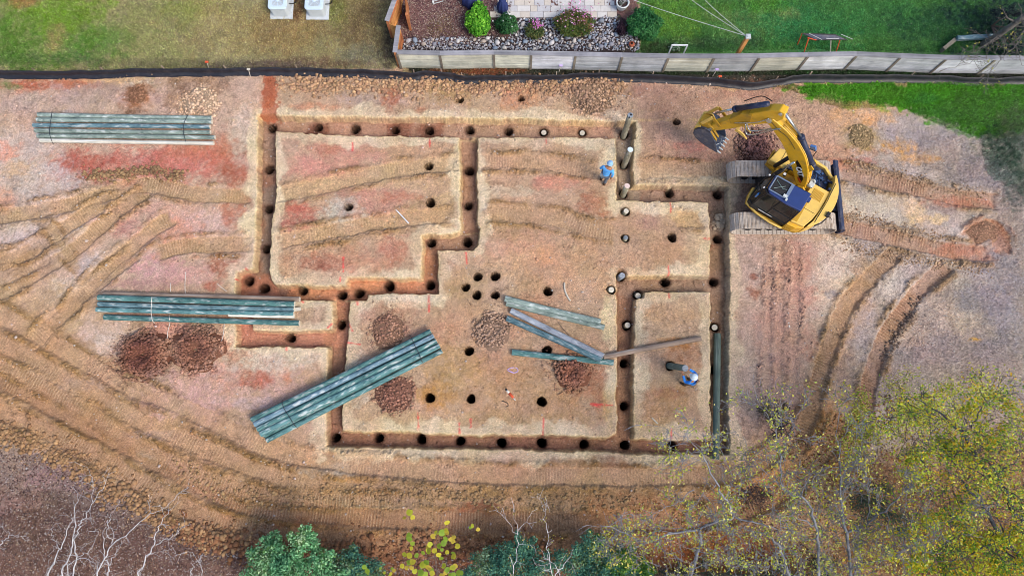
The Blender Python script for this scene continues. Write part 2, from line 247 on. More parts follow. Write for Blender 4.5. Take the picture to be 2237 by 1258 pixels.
 (1000, 262, 500, 4, (216, 188, 140), .5), (830, 215, 70, 18, (186, 164, 158), .7), (680, 235, 60, 8, (196, 140, 116), .6), (850, 205, 22, 30, (168, 106, 84), .8), (920, 240, 14, 10, (176, 106, 88), .6), (760, 190, 100, 16, (176, 152, 130), .6), (870, 180, 60, 8, (206, 184, 156), .6), (980, 200, 50, 30, (176, 146, 104), .7), (1140, 215, 50, 34, (196, 146, 116), .8), (1060, 185, 50, 14, (150, 112, 92), .6), (1200, 230, 40, 24, (186, 166, 150), .6), (1290, 200, 60, 34, (156, 122, 96), .7), (1340, 200, 20, 30, (190, 172, 160), .6), (1400, 200, 30, 20, (160, 118, 104), .5), (1200, 190, 30, 20, (172, 150, 136), .6), (1480, 230, 60, 40, (164, 132, 112), .5), (1100, 240, 60, 10, (206, 176, 148), .5), (1620, 190, 50, 8, (196, 170, 132), .6),
]
for a in SP: spot(a[0], a[1], a[2] * 1.1, a[3] * 1.15, a[4], a[5], 0, .45, .55)

# ---- uneven ground ----------------------------------------------------------
inner = (sst(-30, -25.5, GX) * (1 - sst(25.5, 30, GX)) * sst(-12, -8.4, GY) * (1 - sst(21.6, 25, GY))).astype(np.float32)
n1 = fb(GX, GY, 3.0, 3, 1); n2 = fb(GX, GY, 0.5, 3, 2)
HT += (0.035 * n1 + 0.018 * n2) * inner

# ---- crawler tracks -----------------------------------------------------------
TAN = (184, 154, 124); TN2 = (170, 138, 108)
bt = [
 [(-160, 640), (0, 690), (135, 762), (270, 838), (378, 880), (486, 930), (600, 985), (760, 1012), (1000, 1034), (1250, 1040), (1520, 1040), (1640, 1020), (1720, 960), (1790, 880)],
 [(-160, 700), (0, 752), (180, 850), (320, 925), (460, 985), (600, 1040), (760, 1078)],
 [(-160, 780), (0, 830), (150, 905), (300, 985), (420, 1050), (540, 1100), (760, 1128), (1000, 1138), (1300, 1140), (1560, 1130), (1700, 1080), (1790, 1000), (1850, 900)],
 [(-160, 850), (0, 900), (140, 960), (260, 1030), (380, 1100), (480, 1140), (600, 1158)],
]
track(bt[1], (188, 156, 130), .66, .85, .07, .05, .010)
track(bt[3], (180, 146, 120), .66, .85, .08, .06, .010)
track(bt[0], (194, 162, 138), .70, .9, .08, .06, .012)
track(bt[2], (170, 134, 110), .74, .9, .09, .06, .014)
track([(-150, 500), (0, 474), (135, 451), (230, 425), (300, 404), (380, 414), (440, 426), (564, 428)], TAN, berm=.05)
track([(-150, 690), (0, 640), (90, 590), (162, 545), (225, 490), (285, 440), (330, 415)], TAN)
track([(140, 700), (180, 640), (235, 580), (300, 530), (350, 490), (390, 470)], TAN)
track([(330, 560), (400, 538), (480, 535), (562, 535)], TAN, berm=.03)
track([(-80, 640), (20, 600), (100, 560)], (176, 150, 128), k=.6)
track([(-120, 560), (0, 560), (85, 545)], (182, 154, 120), k=.5, berm=.03)
track([(598, 424), (670, 414), (740, 398), (810, 383), (875, 370), (945, 362), (1008, 356)], (196, 168, 138))
track([(596, 530), (670, 516), (740, 503), (810, 490), (874, 480), (930, 474), (1000, 470)], (194, 164, 134))
track([(1045, 352), (1110, 352), (1180, 356), (1250, 366), (1320, 378)], (194, 160, 136), dep=.035)
track([(1055, 465), (1130, 470), (1210, 478), (1280, 498), (1350, 508)], (186, 154, 126), k=.6, dep=.03, berm=.04)
track([(1460, 480), (1500, 479), (1546, 478)], (200, 168, 130), berm=.02)
track([(1384, 372), (1450, 372), (1520, 372), (1600, 368)], (194, 164, 138), dep=.03, berm=.03)
track([(1820, 372), (1872, 384), (1988, 410), (2096, 432), (2185, 442)], (176, 138, 116), .70, .85, .07, .08, .022)
track([(1820, 485), (1853, 498), (1961, 522), (2069, 546), (2175, 558)], (178, 138, 116), .70, .85, .07, .08, .022)
track([(2105, 530), (2140, 505), (2165, 500), (2185, 520), (2188, 560)], (186, 134, 108), .8, .9, .05, .10, .015, (168, 118, 92))
spot(2100, 440, 80, 16, (186, 128, 110), .7); spot(2100, 548, 90, 18, (188, 134, 116), .7)
track([(1965, 545), (1907, 600), (1850, 665), (1815, 750), (1790, 820), (1770, 900), (1735, 1000)], (172, 138, 112), .66, .85, .07, .075, .02)
track([(2080, 570), (2015, 627), (1960, 695), (1925, 757), (1900, 830), (1888, 897), (1870, 960), (1845, 1030)], (176, 134, 110), .64, .85, .07, .075, .02)
track([(-160, 600), (-60, 590), (40, 560), (110, 520), (170, 478), (240, 440)], (186, 156, 126), fe=.3)
track([(85, 470), (120, 510), (150, 560), (180, 590)], (180, 150, 118), .3, .6, .03, .02, .006)
track([(60, 760), (120, 700), (190, 640), (255, 585), (300, 550)], (186, 154, 128), k=.7)
track([(-160, 745), (0, 796), (160, 880), (290, 960), (420, 1030), (540, 1072), (700, 1092), (900, 1092)], (186, 152, 126), .5, .6, .05, .05, .010)
for xo in (1682, 1707, 1740):      # faint tyre lines down the pinkish pad
    track([(xo, 520), (xo - 2, 640), (xo - 6, 800), (xo - 14, 960)], (196, 152, 140), .24, .35, .012, .012, .006, (186, 152, 140))

# crumbly texture of the soil
loose = np.clip(GRIT, 0, 1)
fine = fb(GX, GY, 0.14, 2, 21)
crumb = np.abs(fb(GX, GY, .24, 2, 61)); patchy = sst(-.6, .7, fb(GX, GY, 1.6, 3, 62))
flat_bed = np.clip(1 - BERM * 0, 0, 1)
HT += ((0.008 + 0.024 * loose + 0.035 * BERM) * np.abs(fine) * 1.0 * inner + (.02 * patchy + .03 * BERM) * (1 - crumb) ** 2 * .8 * inner).astype(np.float32)
COL *= (1 - .38 * patchy * (1 - sst(0.0, .15, crumb)) - .30 * BERM * (1 - sst(0, .2, crumb)))[..., None].astype(np.float32)

# ---- dug trenches -------------------------------------------------------------
TR = [
 [(564, 252), (800, 256), (1100, 259), (1388, 266), (1388, 303), (1200, 301), (1000, 300), (800, 297), (604, 289), (564, 289)],
 [(563, 252), (604, 250), (601, 330), (604, 420), (597, 480), (592, 540), (588, 590), (595, 612), (606, 622), (600, 650), (545, 650), (520, 640), (517, 592), (555, 588), (556, 540), (560, 450), (562, 350)],
 [(516, 592), (552, 592), (552, 757), (514, 757)],
 [(514, 719), (640, 722), (727, 720), (760, 757), (514, 757)],
 [(545, 618), (604, 620), (690, 625), (755, 624), (759, 606), (920, 607), (958, 607), (958, 642), (803, 642), (801, 657), (727, 657), (545, 655)],
 [(922, 514), (957, 514), (957, 642), (920, 642)],
 [(922, 513), (982, 512), (1003, 503), (1050, 500), (1045, 536), (1034, 547), (957, 548), (922, 548)],
 [(1004, 298), (1044, 300), (1042, 400), (1043, 480), (1052, 505), (1004, 512), (1006, 400)],
 [(1346, 262), (1386, 265), (1383, 404), (1383, 440), (1347, 438)],
 [(1346, 404), (1480, 406), (1592, 408), (1592, 442), (1450, 440), (1346, 438)],
 [(1547, 408), (1592, 408), (1594, 600), (1592, 800), (1592, 994), (1552, 994), (1552, 760), (1551, 600)],
 [(1346, 602), (1450, 603), (1594, 603), (1594, 637), (1411, 638), (1392, 655), (1346, 655)],
 [(1347, 602), (1370, 602), (1392, 640), (1386, 690), (1384, 800), (1385, 990), (1346, 990), (1347, 800)],
 [(713, 940), (745, 941), (900, 945), (1050, 951), (1150, 950), (1270, 952), (1324, 957), (1346, 945), (1384, 958), (1460, 961), (1532, 961), (1594, 950), (1594, 994), (1400, 992), (1150, 984), (900, 980), (712, 977)],
 [(727, 640), (764, 655), (760, 720), (756, 790), (748, 860), (746, 950), (713, 977), (715, 850), (716, 757), (727, 720)],
]
TD = np.full((NY, NX), 9.0, np.float32)
for t in TR:
    q = [W2(*p) for p in t]; m = 1.2
    s = sub(min(p[0] for p in q) - m, max(p[0] for p in q) + m, min(p[1] for p in q) - m, max(p[1] for p in q) + m)
    TD[s] = np.minimum(TD[s], poly_sd(q, s))
TDn = TD + (0.045 * fb(GX, GY, 0.9, 4, 31) + 0.034 * fb(GX, GY, 0.2, 2, 33)).astype(np.float32)
# pale dried crust along the lips, with a soft ragged inner border
cr = (1 - sst(0.26, 0.50, TDn + 0.42 * fb(GX, GY, 0.9, 5, 35))) * (TDn > 0) * (0.35 + 0.48 * sst(-.5, .6, fb(GX, GY, 1.4, 4, 36)))
full = (slice(0, NY), slice(0, NX))
blend(full, cr, lin(222, 206, 184), 0.2)
cr2 = (1 - sst(0.02, 0.10, TDn)) * (TDn > 0); blend(full, cr2 * .55, lin(226, 206, 170))
HT -= (0.03 * np.exp(-np.clip(TDn, 0, 9) / 0.05) * (TDn > 0) * 0.6).astype(np.float32)
TDEP = 0.45
tin = 1 - sst(-0.055, 0.005, TDn)
HT = (HT * (1 - tin) + (-TDEP + 0.02 * fb(GX, GY, 0.6, 3, 41) + 0.02 * np.abs(fb(GX, GY, 0.15, 2, 42)) + 0.05 * np.exp(-((TDn + 0.16) / 0.07) ** 2) * (fb(GX, GY, .5, 2, 43) > -.1)) * tin).astype(np.float32)
blend(full, sst(0.0, 0.03, -TDn) * 1.0, lin(150, 116, 100), .5)
def tzone(pts, rgb, k=.85, na=.3):
    q = [W2(*p) for p in pts]; m = .5
    s = sub(min(p[0] for p in q) - m, max(p[0] for p in q) + m, min(p[1] for p in q) - m, max(p[1] for p in q) + m)
    _pseed[0] += 1
    d = poly_sd(q, s) + na * fb(GX[s], GY[s], .7, 3, _pseed[0])
    blend(s, (1 - sst(-.12, .15, d)) * (TDn[s] < -0.02) * k, lin(*[min(235, c_ * 1.02) for c_ in rgb]))
tzone([(560, 250), (1400, 250), (1400, 310), (560, 310)], (180, 151, 133), .8)
tzone([(620, 260), (900, 260), (900, 300), (620, 300)], (173, 139, 122), .7)
for x in (865, 939, 690): tzone([(x - 26, 262), (x + 26, 262), (x + 30, 300), (x - 30, 300)], (128, 87, 73), .8, .2)
tzone([(560, 250), (610, 250), (610, 380), (560, 380)], (161, 133, 117), .8)
tzone([(560, 395), (610, 395), (606, 600), (560, 590)], (136, 118, 108), .9)
tzone([(510, 590), (580, 590), (620, 650), (560, 760), (510, 760)], (175, 123, 103), .9)
tzone([(620, 600), (960, 600), (960, 660), (620, 660)], (199, 145, 117), .9)
tzone([(500, 700), (760, 700), (760, 770), (500, 770)], (190, 140, 122), .9)
tzone([(700, 640), (770, 640), (765, 760), (700, 760)], (184, 136, 112), .7)
tzone([(710, 760), (770, 760), (760, 990), (700, 990)], (150, 119, 104), .8)
tzone([(915, 505), (1060, 505), (1060, 560), (915, 560)], (171, 141, 122), .8)
tzone([(915, 540), (965, 540), (965, 640), (915, 640)], (181, 136, 112), .8)
tzone([(1000, 300), (1060, 300), (1060, 500), (1000, 500)], (168, 136, 118), .8)
tzone([(700, 930), (1600, 930), (1600, 1000), (700, 1000)], (149, 115, 100), .9)
tzone([(1340, 260), (1390, 260), (1390, 440), (1340, 440)], (155, 142, 129), .8)
tzone([(1400, 400), (1600, 400), (1600, 445), (1400, 445)], (162, 140, 127), .8)
tzone([(1540, 450), (1600, 450), (1600, 530), (1540, 530)], (150, 132, 118), .9)
tzone([(1540, 540), (1600, 540), (1600, 960), (1540, 960)], (146, 125, 108), .8)
tzone([(1340, 600), (1600, 600), (1600, 650), (1340, 650)], (162, 138, 121), .8)
tzone([(1340, 650), (1395, 650), (1395, 990), (1340, 990)], (150, 121, 102), .8)
# clay on the cut walls, with sunlit yellow and right-hand shade grey painted in
wall = np.exp(-((TDn + 0.03) / 0.045) ** 2)
ramp_x = sst(5.5, 8.5, GX)
wn = (.55 + .45 * sst(-.5, .5, fb(GX, GY, .9, 3, 81))); blend(full, wall * .8 * wn * (1 - ramp_x * .8), lin(214, 188, 152)); blend(full, wall * .8 * ramp_x, lin(186, 172, 154))
# the shallow red scrape that runs from the corner up to the silt fence
zone([(578, 166), (604, 166), (606, 256), (576, 256)], (168, 104, 84), .85, .05, .08, .4, .3)

# ---- pink marking paint sprayed on the soil -------------------------------------
def mark(a, b, wd=0.055, k=.62, rgb=(232, 82, 92)):
    s, D, S, LT = path_field([a, b], .25, n=1)
    n = fb(GX[s], GY[s], .16, 2, int(a[0]))
    blend(s, (1 - sst(wd * .4, wd, D + .03 * n)) * k * sst(-.7, .2, n + .5) * (TDn[s] > -.03), lin(*rgb))
for m_ in [((770, 312), (770, 330)), ((939, 302), (939, 322)), ((1193, 302), (1193, 314)), ((750, 563), (750, 592)), ((743, 606), (743, 616)), ((1018, 552), (1020, 576)), ((937, 646), (937, 680)),
           ((780, 655), (781, 665)), ((762, 708), (770, 722)), ((758, 748), (786, 752)), ((724, 708), (716, 716)), ((656, 654), (662, 660)), ((1536, 521), (1552, 522)), ((1460, 580), (1461, 600)), ((1464, 442), (1465, 464)), ((1461, 638), (1462, 650)),
           ((913, 902), (914, 938)), ((1028, 915), (1029, 932)), ((1003, 925), (1004, 946)), ((1188, 912), (1186, 950)), ((1466, 936), (1467, 956)), ((1290, 882), (1338, 885)), ((536, 584), (541, 594)), ((514, 610), (526, 612)), ((518, 700), (530, 702)),
           ((625, 752), (626, 764)), ((1298, 884), (1310, 888))]:
    mark(*m_)

# ---- drilled holes ----------------------------------------------------------------
HOLES_T = [(596, 282), (697, 280), (778, 284), (865, 286), (939, 287), (1027, 286), (1112, 289), (1188, 290), (1272, 291), (590, 372), (589, 458), (583, 545), (546, 615), (579, 631), (663, 636), (749, 646), (786, 642), (852, 626), (941, 624),
 (943, 532), (1022, 530), (1024, 451), (1026, 375), (747, 710), (637, 739), (735, 956), (829, 957), (921, 959), (1006, 963), (1096, 967), (1184, 967), (1276, 970), (1365, 972), (1468, 973), (1363, 887), (1363, 794),
 (1462, 423), (1567, 427), (1567, 524), (1559, 617), (1453, 618), (1559, 808), (1363, 296), (1363, 361), (1361, 425), (1355, 605), (1392, 645), (1369, 711), (1561, 715)]
HOLES_S = [(937, 363), (941, 444), (762, 453), (1044, 605), (1082, 604), (1018, 628), (1042, 645), (1082, 645), (1197, 637), (1195, 765), (1025, 767), (939, 869), (1029, 871), (1184, 877), (1468, 520), (1006, 219), (1139, 216), (1276, 213), (1478, 267),
 (1335, 633), (1366, 463), (1366, 521), (1464, 799)]
HR = 0.19
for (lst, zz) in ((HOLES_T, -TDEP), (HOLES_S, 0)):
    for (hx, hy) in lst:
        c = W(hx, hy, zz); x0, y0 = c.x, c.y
        rr = HR * (0.92 + 0.16 * random.random())
        if zz == 0 and hy < 280: rr *= .8
        s = sub(x0 - .8, x0 + .8, y0 - .8, y0 + .8)
        dx = GX[s] - x0; dy = GY[s] - y0; r = np.hypot(dx, dy) + 1e-6; th = np.arctan2(dy, dx); rr = rr * (1 + .05 * np.sin(2 * th + hx) + .04 * np.sin(3 * th + hy) + .025 * np.sin(7 * th + hx * .3))
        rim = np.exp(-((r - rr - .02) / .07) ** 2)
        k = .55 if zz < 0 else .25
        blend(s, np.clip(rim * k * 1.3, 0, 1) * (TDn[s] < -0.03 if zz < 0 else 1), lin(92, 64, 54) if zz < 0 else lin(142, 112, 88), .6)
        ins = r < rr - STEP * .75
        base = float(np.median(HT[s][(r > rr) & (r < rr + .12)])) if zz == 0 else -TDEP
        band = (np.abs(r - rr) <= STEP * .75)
        GX[s] = np.where(band, x0 + dx / r * rr, GX[s]); GY[s] = np.where(band, y0 + dy / r * rr, GY[s])
        HT[s] = np.where(band, base + (.004 if zz else .0), HT[s])
        # the mouth is slightly funnelled, the shaft goes straight down
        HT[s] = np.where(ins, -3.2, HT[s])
        blend(s, np.where(ins, 1.0, 0.0), lin(36, 26, 22)); COL[s] = np.where((band & (r <= rr + .01))[..., None], COL[s] * .45, COL[s])  # shaft and inner lip painted near black, shade put into the colour
# the ground falls away towards the creek below the picture
HT -= (1.6 * sst(-6.0, -13.0, GY) + 0.25 * sst(-4.6, -6.2, GY + .25 * fb(GX, GY, 1.5, 2, 77)) * (1 - sst(9, 12, GX))).astype(np.float32)
HT -= (0.05 * (GX * 0)).astype(np.float32)

# hue drift and grain of the soil itself
g1 = fb(GX, GY, .35, 4, 51); g2 = fb(GX, GY, 1.7, 3, 53)
COL *= (1 + .15 * g1 + .05 * g2)[..., None].astype(np.float32)
wn_ = rng.random((NY, NX)).astype(np.float32); COL *= (.80 + .40 * wn_)[..., None]
HT[10:-10, 10:-10] += (.012 * (rng.random((NY - 20, NX - 20)) - .5) * (HT[10:-10, 10:-10] > -.4) * inner[10:-10, 10:-10]).astype(np.float32)
COL[..., 0] *= (1 + .05 * fb(GX, GY, 1.1, 3, 55)); COL[..., 2] *= (1 - .07 * fb(GX, GY, .9, 3, 57))
far = 1 - inner; green = sst(19, 23, GY) * (1 - 0 * GX); COL = (COL * (1 - far[..., None]) + far[..., None] * (lin(158, 136, 118) * (1 - green[..., None]) + lin(96, 122, 74) * green[..., None])).astype(np.float32); COL *= (1 + .25 * far * fb(GX, GY, 9, 2, 91))[..., None]
lum = COL.mean(-1, keepdims=True)
COL = np.clip(lum + (COL - lum) * 1.12, 0.01, .9) * np.where((COL[..., 1:2] > COL[..., 0:1] * 1.1), np.array([1.0, .975, .93], np.float32), np.array([1.0, .98, .90], np.float32))

def mesh_np(name, V, Fq, mat=None, parent=None, col=None, smooth_=False, loc=None, facecol=None):
    """a mesh object from numpy arrays (all faces with the same corner count)"""
    me = bpy.data.meshes.new(name)
    V = np.ascontiguousarray(V, np.float32); Fq = np.ascontiguousarray(Fq, np.int32)
    if loc is not None: V = V - np.array(loc, np.float32)
    n, k = Fq.shape
    me.vertices.add(len(V)); me.vertices.foreach_set('co', V.ravel())
    me.loops.add(n * k); me.loops.foreach_set('vertex_index', Fq.ravel())
    me.polygons.add(n); me.polygons.foreach_set('loop_start', np.arange(n, dtype=np.int32) * k)
    me.update(calc_edges=True)
    if smooth_: me.polygons.foreach_set('use_smooth', np.ones(n, bool))
    if col is not None:
        a = me.color_attributes.new('Col', 'FLOAT_COLOR', 'POINT'); a.data.foreach_set('color', np.ascontiguousarray(col, np.float32).ravel())
    if mat is not None: me.materials.append(mat)
    o = bpy.data.objects.new(name, me); sc.collection.objects.link(o)
    if parent is not None: o.parent = parent
    elif loc is not None: o.location = loc
    return o

# ---------------------------------------------------------------- material helpers
def newmat(name):
    m = bpy.data.materials.new(name); m.use_nodes = True
    t = m.node_tree; b = t.nodes['Principled BSDF']; b.inputs['Roughness'].default_value = .85
    b.inputs['Specular IOR Level'].default_value = .25
    return m, t, b
def nd(t, k, **kw):
    n = t.nodes.new(k)
    for a, v in kw.items(): setattr(n, a, v)
    return n
def noise(t, scale, detail=4, rough=.55, vec=None, dist=0):
    n = nd(t, 'ShaderNodeTexNoise'); n.inputs['Scale'].default_value = scale; n.inputs['Detail'].default_value = detail
    n.inputs['Roughness'].default_value = rough; n.inputs['Distortion'].default_value = dist
    if vec is not None: t.links.new(vec, n.inputs['Vector'])
    return n.outputs['Fac']
def maprange(t, v, a, b, c, d):
    n = nd(t, 'ShaderNodeMapRange'); t.links.new(v, n.inputs[0])
    for i, x in enumerate((a, b, c, d)): n.inputs[i + 1].default_value = x
    return n.outputs[0]
def mix(t, f, a, b, mode='MIX'):
    n = nd(t, 'ShaderNodeMix', data_type='RGBA', blend_type=mode)
    for s_, v in ((0, f), (6, a), (7, b)):
        if hasattr(v, 'links') or hasattr(v, 'is_linked'): t.links.new(v, n.inputs[s_])
        elif s_ == 0: n.inputs[0].default_value = v
        else: n.inputs[s_].default_value = (*v[:3], 1)
    return n.outputs[2]
def math_(t, op, a, b=0.0):
    n = nd(t, 'ShaderNodeMath', operation=op)
    for i, v in enumerate((a, b)):
        if hasattr(v, 'is_linked'): t.links.new(v, n.inputs[i])
        else: n.inputs[i].default_value = v
    return n.outputs[0]
def bump(t, b, h, strength, dist):
    n = nd(t, 'ShaderNodeBump'); n.inputs['Strength'].default_value = strength; n.inputs['Distance'].default_value = dist
    t.links.new(h, n.inputs['Height']); t.links.new(n.outputs[0], b.inputs['Normal'])
def coord(t, which='Object'): return nd(t, 'ShaderNodeTexCoord').outputs[which]
def attrc(t, name='Col'): return nd(t, 'ShaderNodeAttribute', attribute_name=name)

def ground_material():
    m, t, b = newmat('churned clay soil')
    a = attrc(t); c = a.outputs['Color']; grit = a.outputs['Alpha']
    v = coord(t)
    f1 = noise(t, 26, 5, .7, v); f2 = noise(t, 7, 4, .6, v); f3 = noise(t, 75, 2, .6, v)
    k = maprange(t, f1, .3, .7, .58, 1.38); k2 = maprange(t, f2, .3, .7, .86, 1.14); k3 = maprange(t, f3, .3, .7, .72, 1.28)
    kk = math_(t, 'MULTIPLY', math_(t, 'MULTIPLY', k, k2), k3)
    comb = nd(t, 'ShaderNodeCombineColor'); [t.links.new(kk, comb.inputs[i]) for i in range(3)]
    c1 = mix(t, 1.0, c, comb.outputs[0], 'MULTIPLY')
    # pale grains and dark crumbs
    vo = nd(t, 'ShaderNodeTexVoronoi'); vo.inputs['Scale'].default_value = 17; t.links.new(v, vo.inputs['Vector'])
    vc = nd(t, 'ShaderNodeSeparateColor'); t.links.new(vo.outputs['Color'], vc.inputs[0])
    near = maprange(t, vo.outputs['Distance'], .16, .34, 1, 0)
    pale = math_(t, 'MULTIPLY', maprange(t, vc.outputs[0], .80, .86, 0, 1), near)
    c2 = mix(t, math_(t, 'MULTIPLY', pale, math_(t, 'MULTIPLY', grit, .75)), c1, (.62, .56, .48))
    dark = math_(t, 'MULTIPLY', maprange(t, vc.outputs[1], .74, .84, 0, 1), near)
    c3 = mix(t, math_(t, 'MULTIPLY', dark, math_(t, 'MULTIPLY', grit, .6)), c2, (.07, .055, .05))
    t.links.new(c3, b.inputs['Base Color'])
    b.inputs['Roughness'].default_value = .95; b.inputs['Specular IOR Level'].default_value = .12
    hgt = math_(t, 'ADD', math_(t, 'MULTIPLY', f1, 1.0), math_(t, 'MULTIPLY', f3, .5))
    bump(t, b, hgt, .9, .045)
    return m
M_GROUND = ground_material()
idx = (np.arange(NY - 1)[:, None] * NX + np.arange(NX - 1)[None, :]).ravel()
Fg = np.stack([idx, idx + 1, idx + 1 + NX, idx + NX], 1)
Vg = np.stack([GX, GY, HT], -1).reshape(-1, 3)
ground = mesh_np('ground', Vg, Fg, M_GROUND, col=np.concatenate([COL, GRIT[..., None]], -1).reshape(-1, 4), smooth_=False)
ground['kind'] = 'structure'; ground['label'] = 'churned red and tan clay lot with trenches, drilled holes and crawler ruts'
def gz(x, y):
    i = int(np.clip(np.searchsorted(gx, x), 0, NX - 1)); j = int(np.clip(np.searchsorted(gy, y), 0, NY - 1)); return float(HT[j, i])
def gsamp(arr, x, y):
    i = np.clip(np.searchsorted(gx, x), 0, NX - 1); j = np.clip(np.searchsorted(gy, y), 0, NY - 1); return arr[j, i]

# =====================================================================
#                      mesh building helpers
# =====================================================================
class MB:
    def __init__(s, M=None): s.v = []; s.f = []; s.m = []; s.mi = 0; s.M = M or Matrix.Identity(4)
    def add(s, vs, fs):
        o = len(s.v); s.v += [s.M @ Vector(p) for p in vs]
        for f in fs: s.f.append([o + i for i in f]); s.m.append(s.mi)
        return s
    def box(s, c, d, rot=None):
        x, y, z = d[0] / 2, d[1] / 2, d[2] / 2
        vs = [Vector((a * x, b * y, e * z)) for e in (-1, 1) for b in (-1, 1) for a in (-1, 1)]
        if rot is not None: vs = [rot @ p for p in vs]
        return s.add([p + Vector(c) for p in vs], [(0, 2, 3, 1), (4, 5, 7, 6), (0, 1, 5, 4), (2, 6, 7, 3), (0, 4, 6, 2), (1, 3, 7, 5)])
    def bar(s, a, b, w, h):
        a, b = Vector(a), Vector(b); d = b - a; q = d.to_track_quat('X', 'Z').to_matrix()
        return s.box((a + b) / 2, (d.length, w, h), q)
    def prism(s, prof, x0, x1, ax='y'):
        """closed 2-D profile (u,z) pushed along the third axis from x0 to x1"""
        n = len(prof)
        g = (lambda u, z, t: (u, t, z)) if ax == 'y' else ((lambda u, z, t: (t, u, z)) if ax == 'x' else (lambda u, z, t: (u, z, t)))
        vs = [g(u, z, x0) for u, z in prof] + [g(u, z, x1) for u, z in prof]
        return s.add(vs, [tuple(range(n))[::-1], tuple(range(n, 2 * n))] + [(i, (i + 1) % n, n + (i + 1) % n, n + i) for i in range(n)])
    def tube(s, pts, r, n=8, cap=True, flat=1.0):
        pts = [Vector(p) for p in pts]; rs = r if isinstance(r, (list, tuple)) else [r] * len(pts)
        up = None; rings = []
        for i, p in enumerate(pts):
            d = (pts[min(i + 1, len(pts) - 1)] - pts[max(i - 1, 0)])
            if d.length < 1e-9: d = Vector((0, 0, 1))
            d.normalize()
            if up is None: up = d.orthogonal().normalized() if abs(d.z) > .9 else (Vector((0, 0, 1)) - d * d.z).normalized()
            else:
                up = up - d * up.dot(d)
                up = up.normalized() if up.length > 1e-6 else d.orthogonal().normalized()
            sd = d.cross(up)
            rings.append([p + (up * math.cos(2 * math.pi * k / n) * flat + sd * math.sin(2 * math.pi * k / n)) * rs[i] for k in range(n)])
        vs = [q for rg in rings for q in rg]; fs = []
        for i in range(len(rings) - 1):
            for k in range(n): fs.append((i * n + k, i * n + (k + 1) % n, (i + 1) * n + (k + 1) % n, (i + 1) * n + k))
        if cap: fs += [tuple(range(n))[::-1], tuple(range((len(rings) - 1) * n, len(rings) * n))]
        return s.add(vs, fs)
    def cyl(s, a, b, r, r2=None, n=14): return s.tube([a, b], [r, r if r2 is None else r2], n)
    def lathe(s, prof, c=(0, 0, 0), n=24, cap=False):
        c = Vector(c); vs = []; fs = []
        for (r, z) in prof:
            for k in range(n): a = 2 * math.pi * k / n; vs.append(c + Vector((r * math.cos(a), r * math.sin(a), z)))
        for i in range(len(prof) - 1):
            for k in range(n): fs.append((i * n + k, i * n + (k + 1) % n, (i + 1) * n + (k + 1) % n, (i + 1) * n + k))
        if cap: fs += [tuple(range(n))[::-1], tuple(range((len(prof) - 1) * n, len(prof) * n))]
        return s.add(vs, fs)
    def loft(s, loops, cap=True):
        n = len(loops[0]); vs = [p for l in loops for p in l]; fs = []
        for i in range(len(loops) - 1):
            for k in range(n): fs.append((i * n + k, i * n + (k + 1) % n, (i + 1) * n + (k + 1) % n, (i + 1) * n + k))
        if cap: fs += [tuple(range(n))[::-1], tuple(range((len(loops) - 1) * n, len(loops) * n))]
        return s.add(vs, fs)
    def ball(s, c, r, n=10, m=7, sc_=(1, 1, 1)):
        c = Vector(c); pr = [(r * math.sin(math.pi * i / m) + 1e-4, -r * math.cos(math.pi * i / m)) for i in range(m + 1)]
        vs = []
        for (rr, z) in pr:
            for k in range(n): a = 2 * math.pi * k / n; vs.append(c + Vector((rr * math.cos(a) * sc_[0], rr * math.sin(a) * sc_[1], z * sc_[2])))
        return s.add(vs, [(i * n + k, i * n + (k + 1) % n, (i + 1) * n + (k + 1) % n, (i + 1) * n + k) for i in range(m) for k in range(n)])
    def build(s, name, mats, parent=None, smooth=False, bevel=0, loc=None):
        me = bpy.data.meshes.new(name)
        org = Vector((0, 0, 0)); p = parent
        while p is not None: org += p.location; p = p.parent
        if loc is not None: org = Vector(loc)
        me.from_pydata([tuple(v - org) for v in s.v], [], s.f)
        if not isinstance(mats, (list, tuple)): mats = [mats]
        for m in mats: me.materials.append(m)
        me.polygons.foreach_set('material_index', s.m)
        if smooth: me.polygons.foreach_set('use_smooth', [True] * len(s.f))
        me.update()
        o = bpy.data.objects.new(name, me); sc.collection.objects.link(o)
        if parent is not None: o.parent = parent
        elif loc is not None: o.location = loc
        if bevel:
            b = o.modifiers.new('bevel', 'BEVEL'); b.width = bevel; b.segments = 2; b.limit_method = 'ANGLE'; b.angle_limit = R(40)
        if smooth is True or smooth == 1:
            pass
        return o
def tag(o, label=None, cat=None, group=None, kind=None):
    if label: o['label'] = label
    if cat: o['category'] = cat
    if group: o['group'] = group
    if kind: o['kind'] = kind
    return o
def thing(name, loc, label, cat, group=None, rz=0):
    o = bpy.data.objects.new(name, None); sc.collection.objects.link(o); o.location = loc; o.rotation_euler.z = rz
    o.empty_display_size = .2
    return tag(o, label, cat, group)
def copy_tree(o, parent=None):
    c = o.copy(); sc.collection.objects.link(c); c.parent = parent
    for ch in list(o.children): copy_tree(ch, c)
    return c
def frame(o, hx, hy, z=0):
    """matrix of a local frame at o with its X axis along (hx,hy)"""
    l = math.hypot(hx, hy); hx /= l; hy /= l
    return Matrix(((hx, -hy, 0, o[0]), (hy, hx, 0, o[1]), (0, 0, 1, z), (0, 0, 0, 1)))

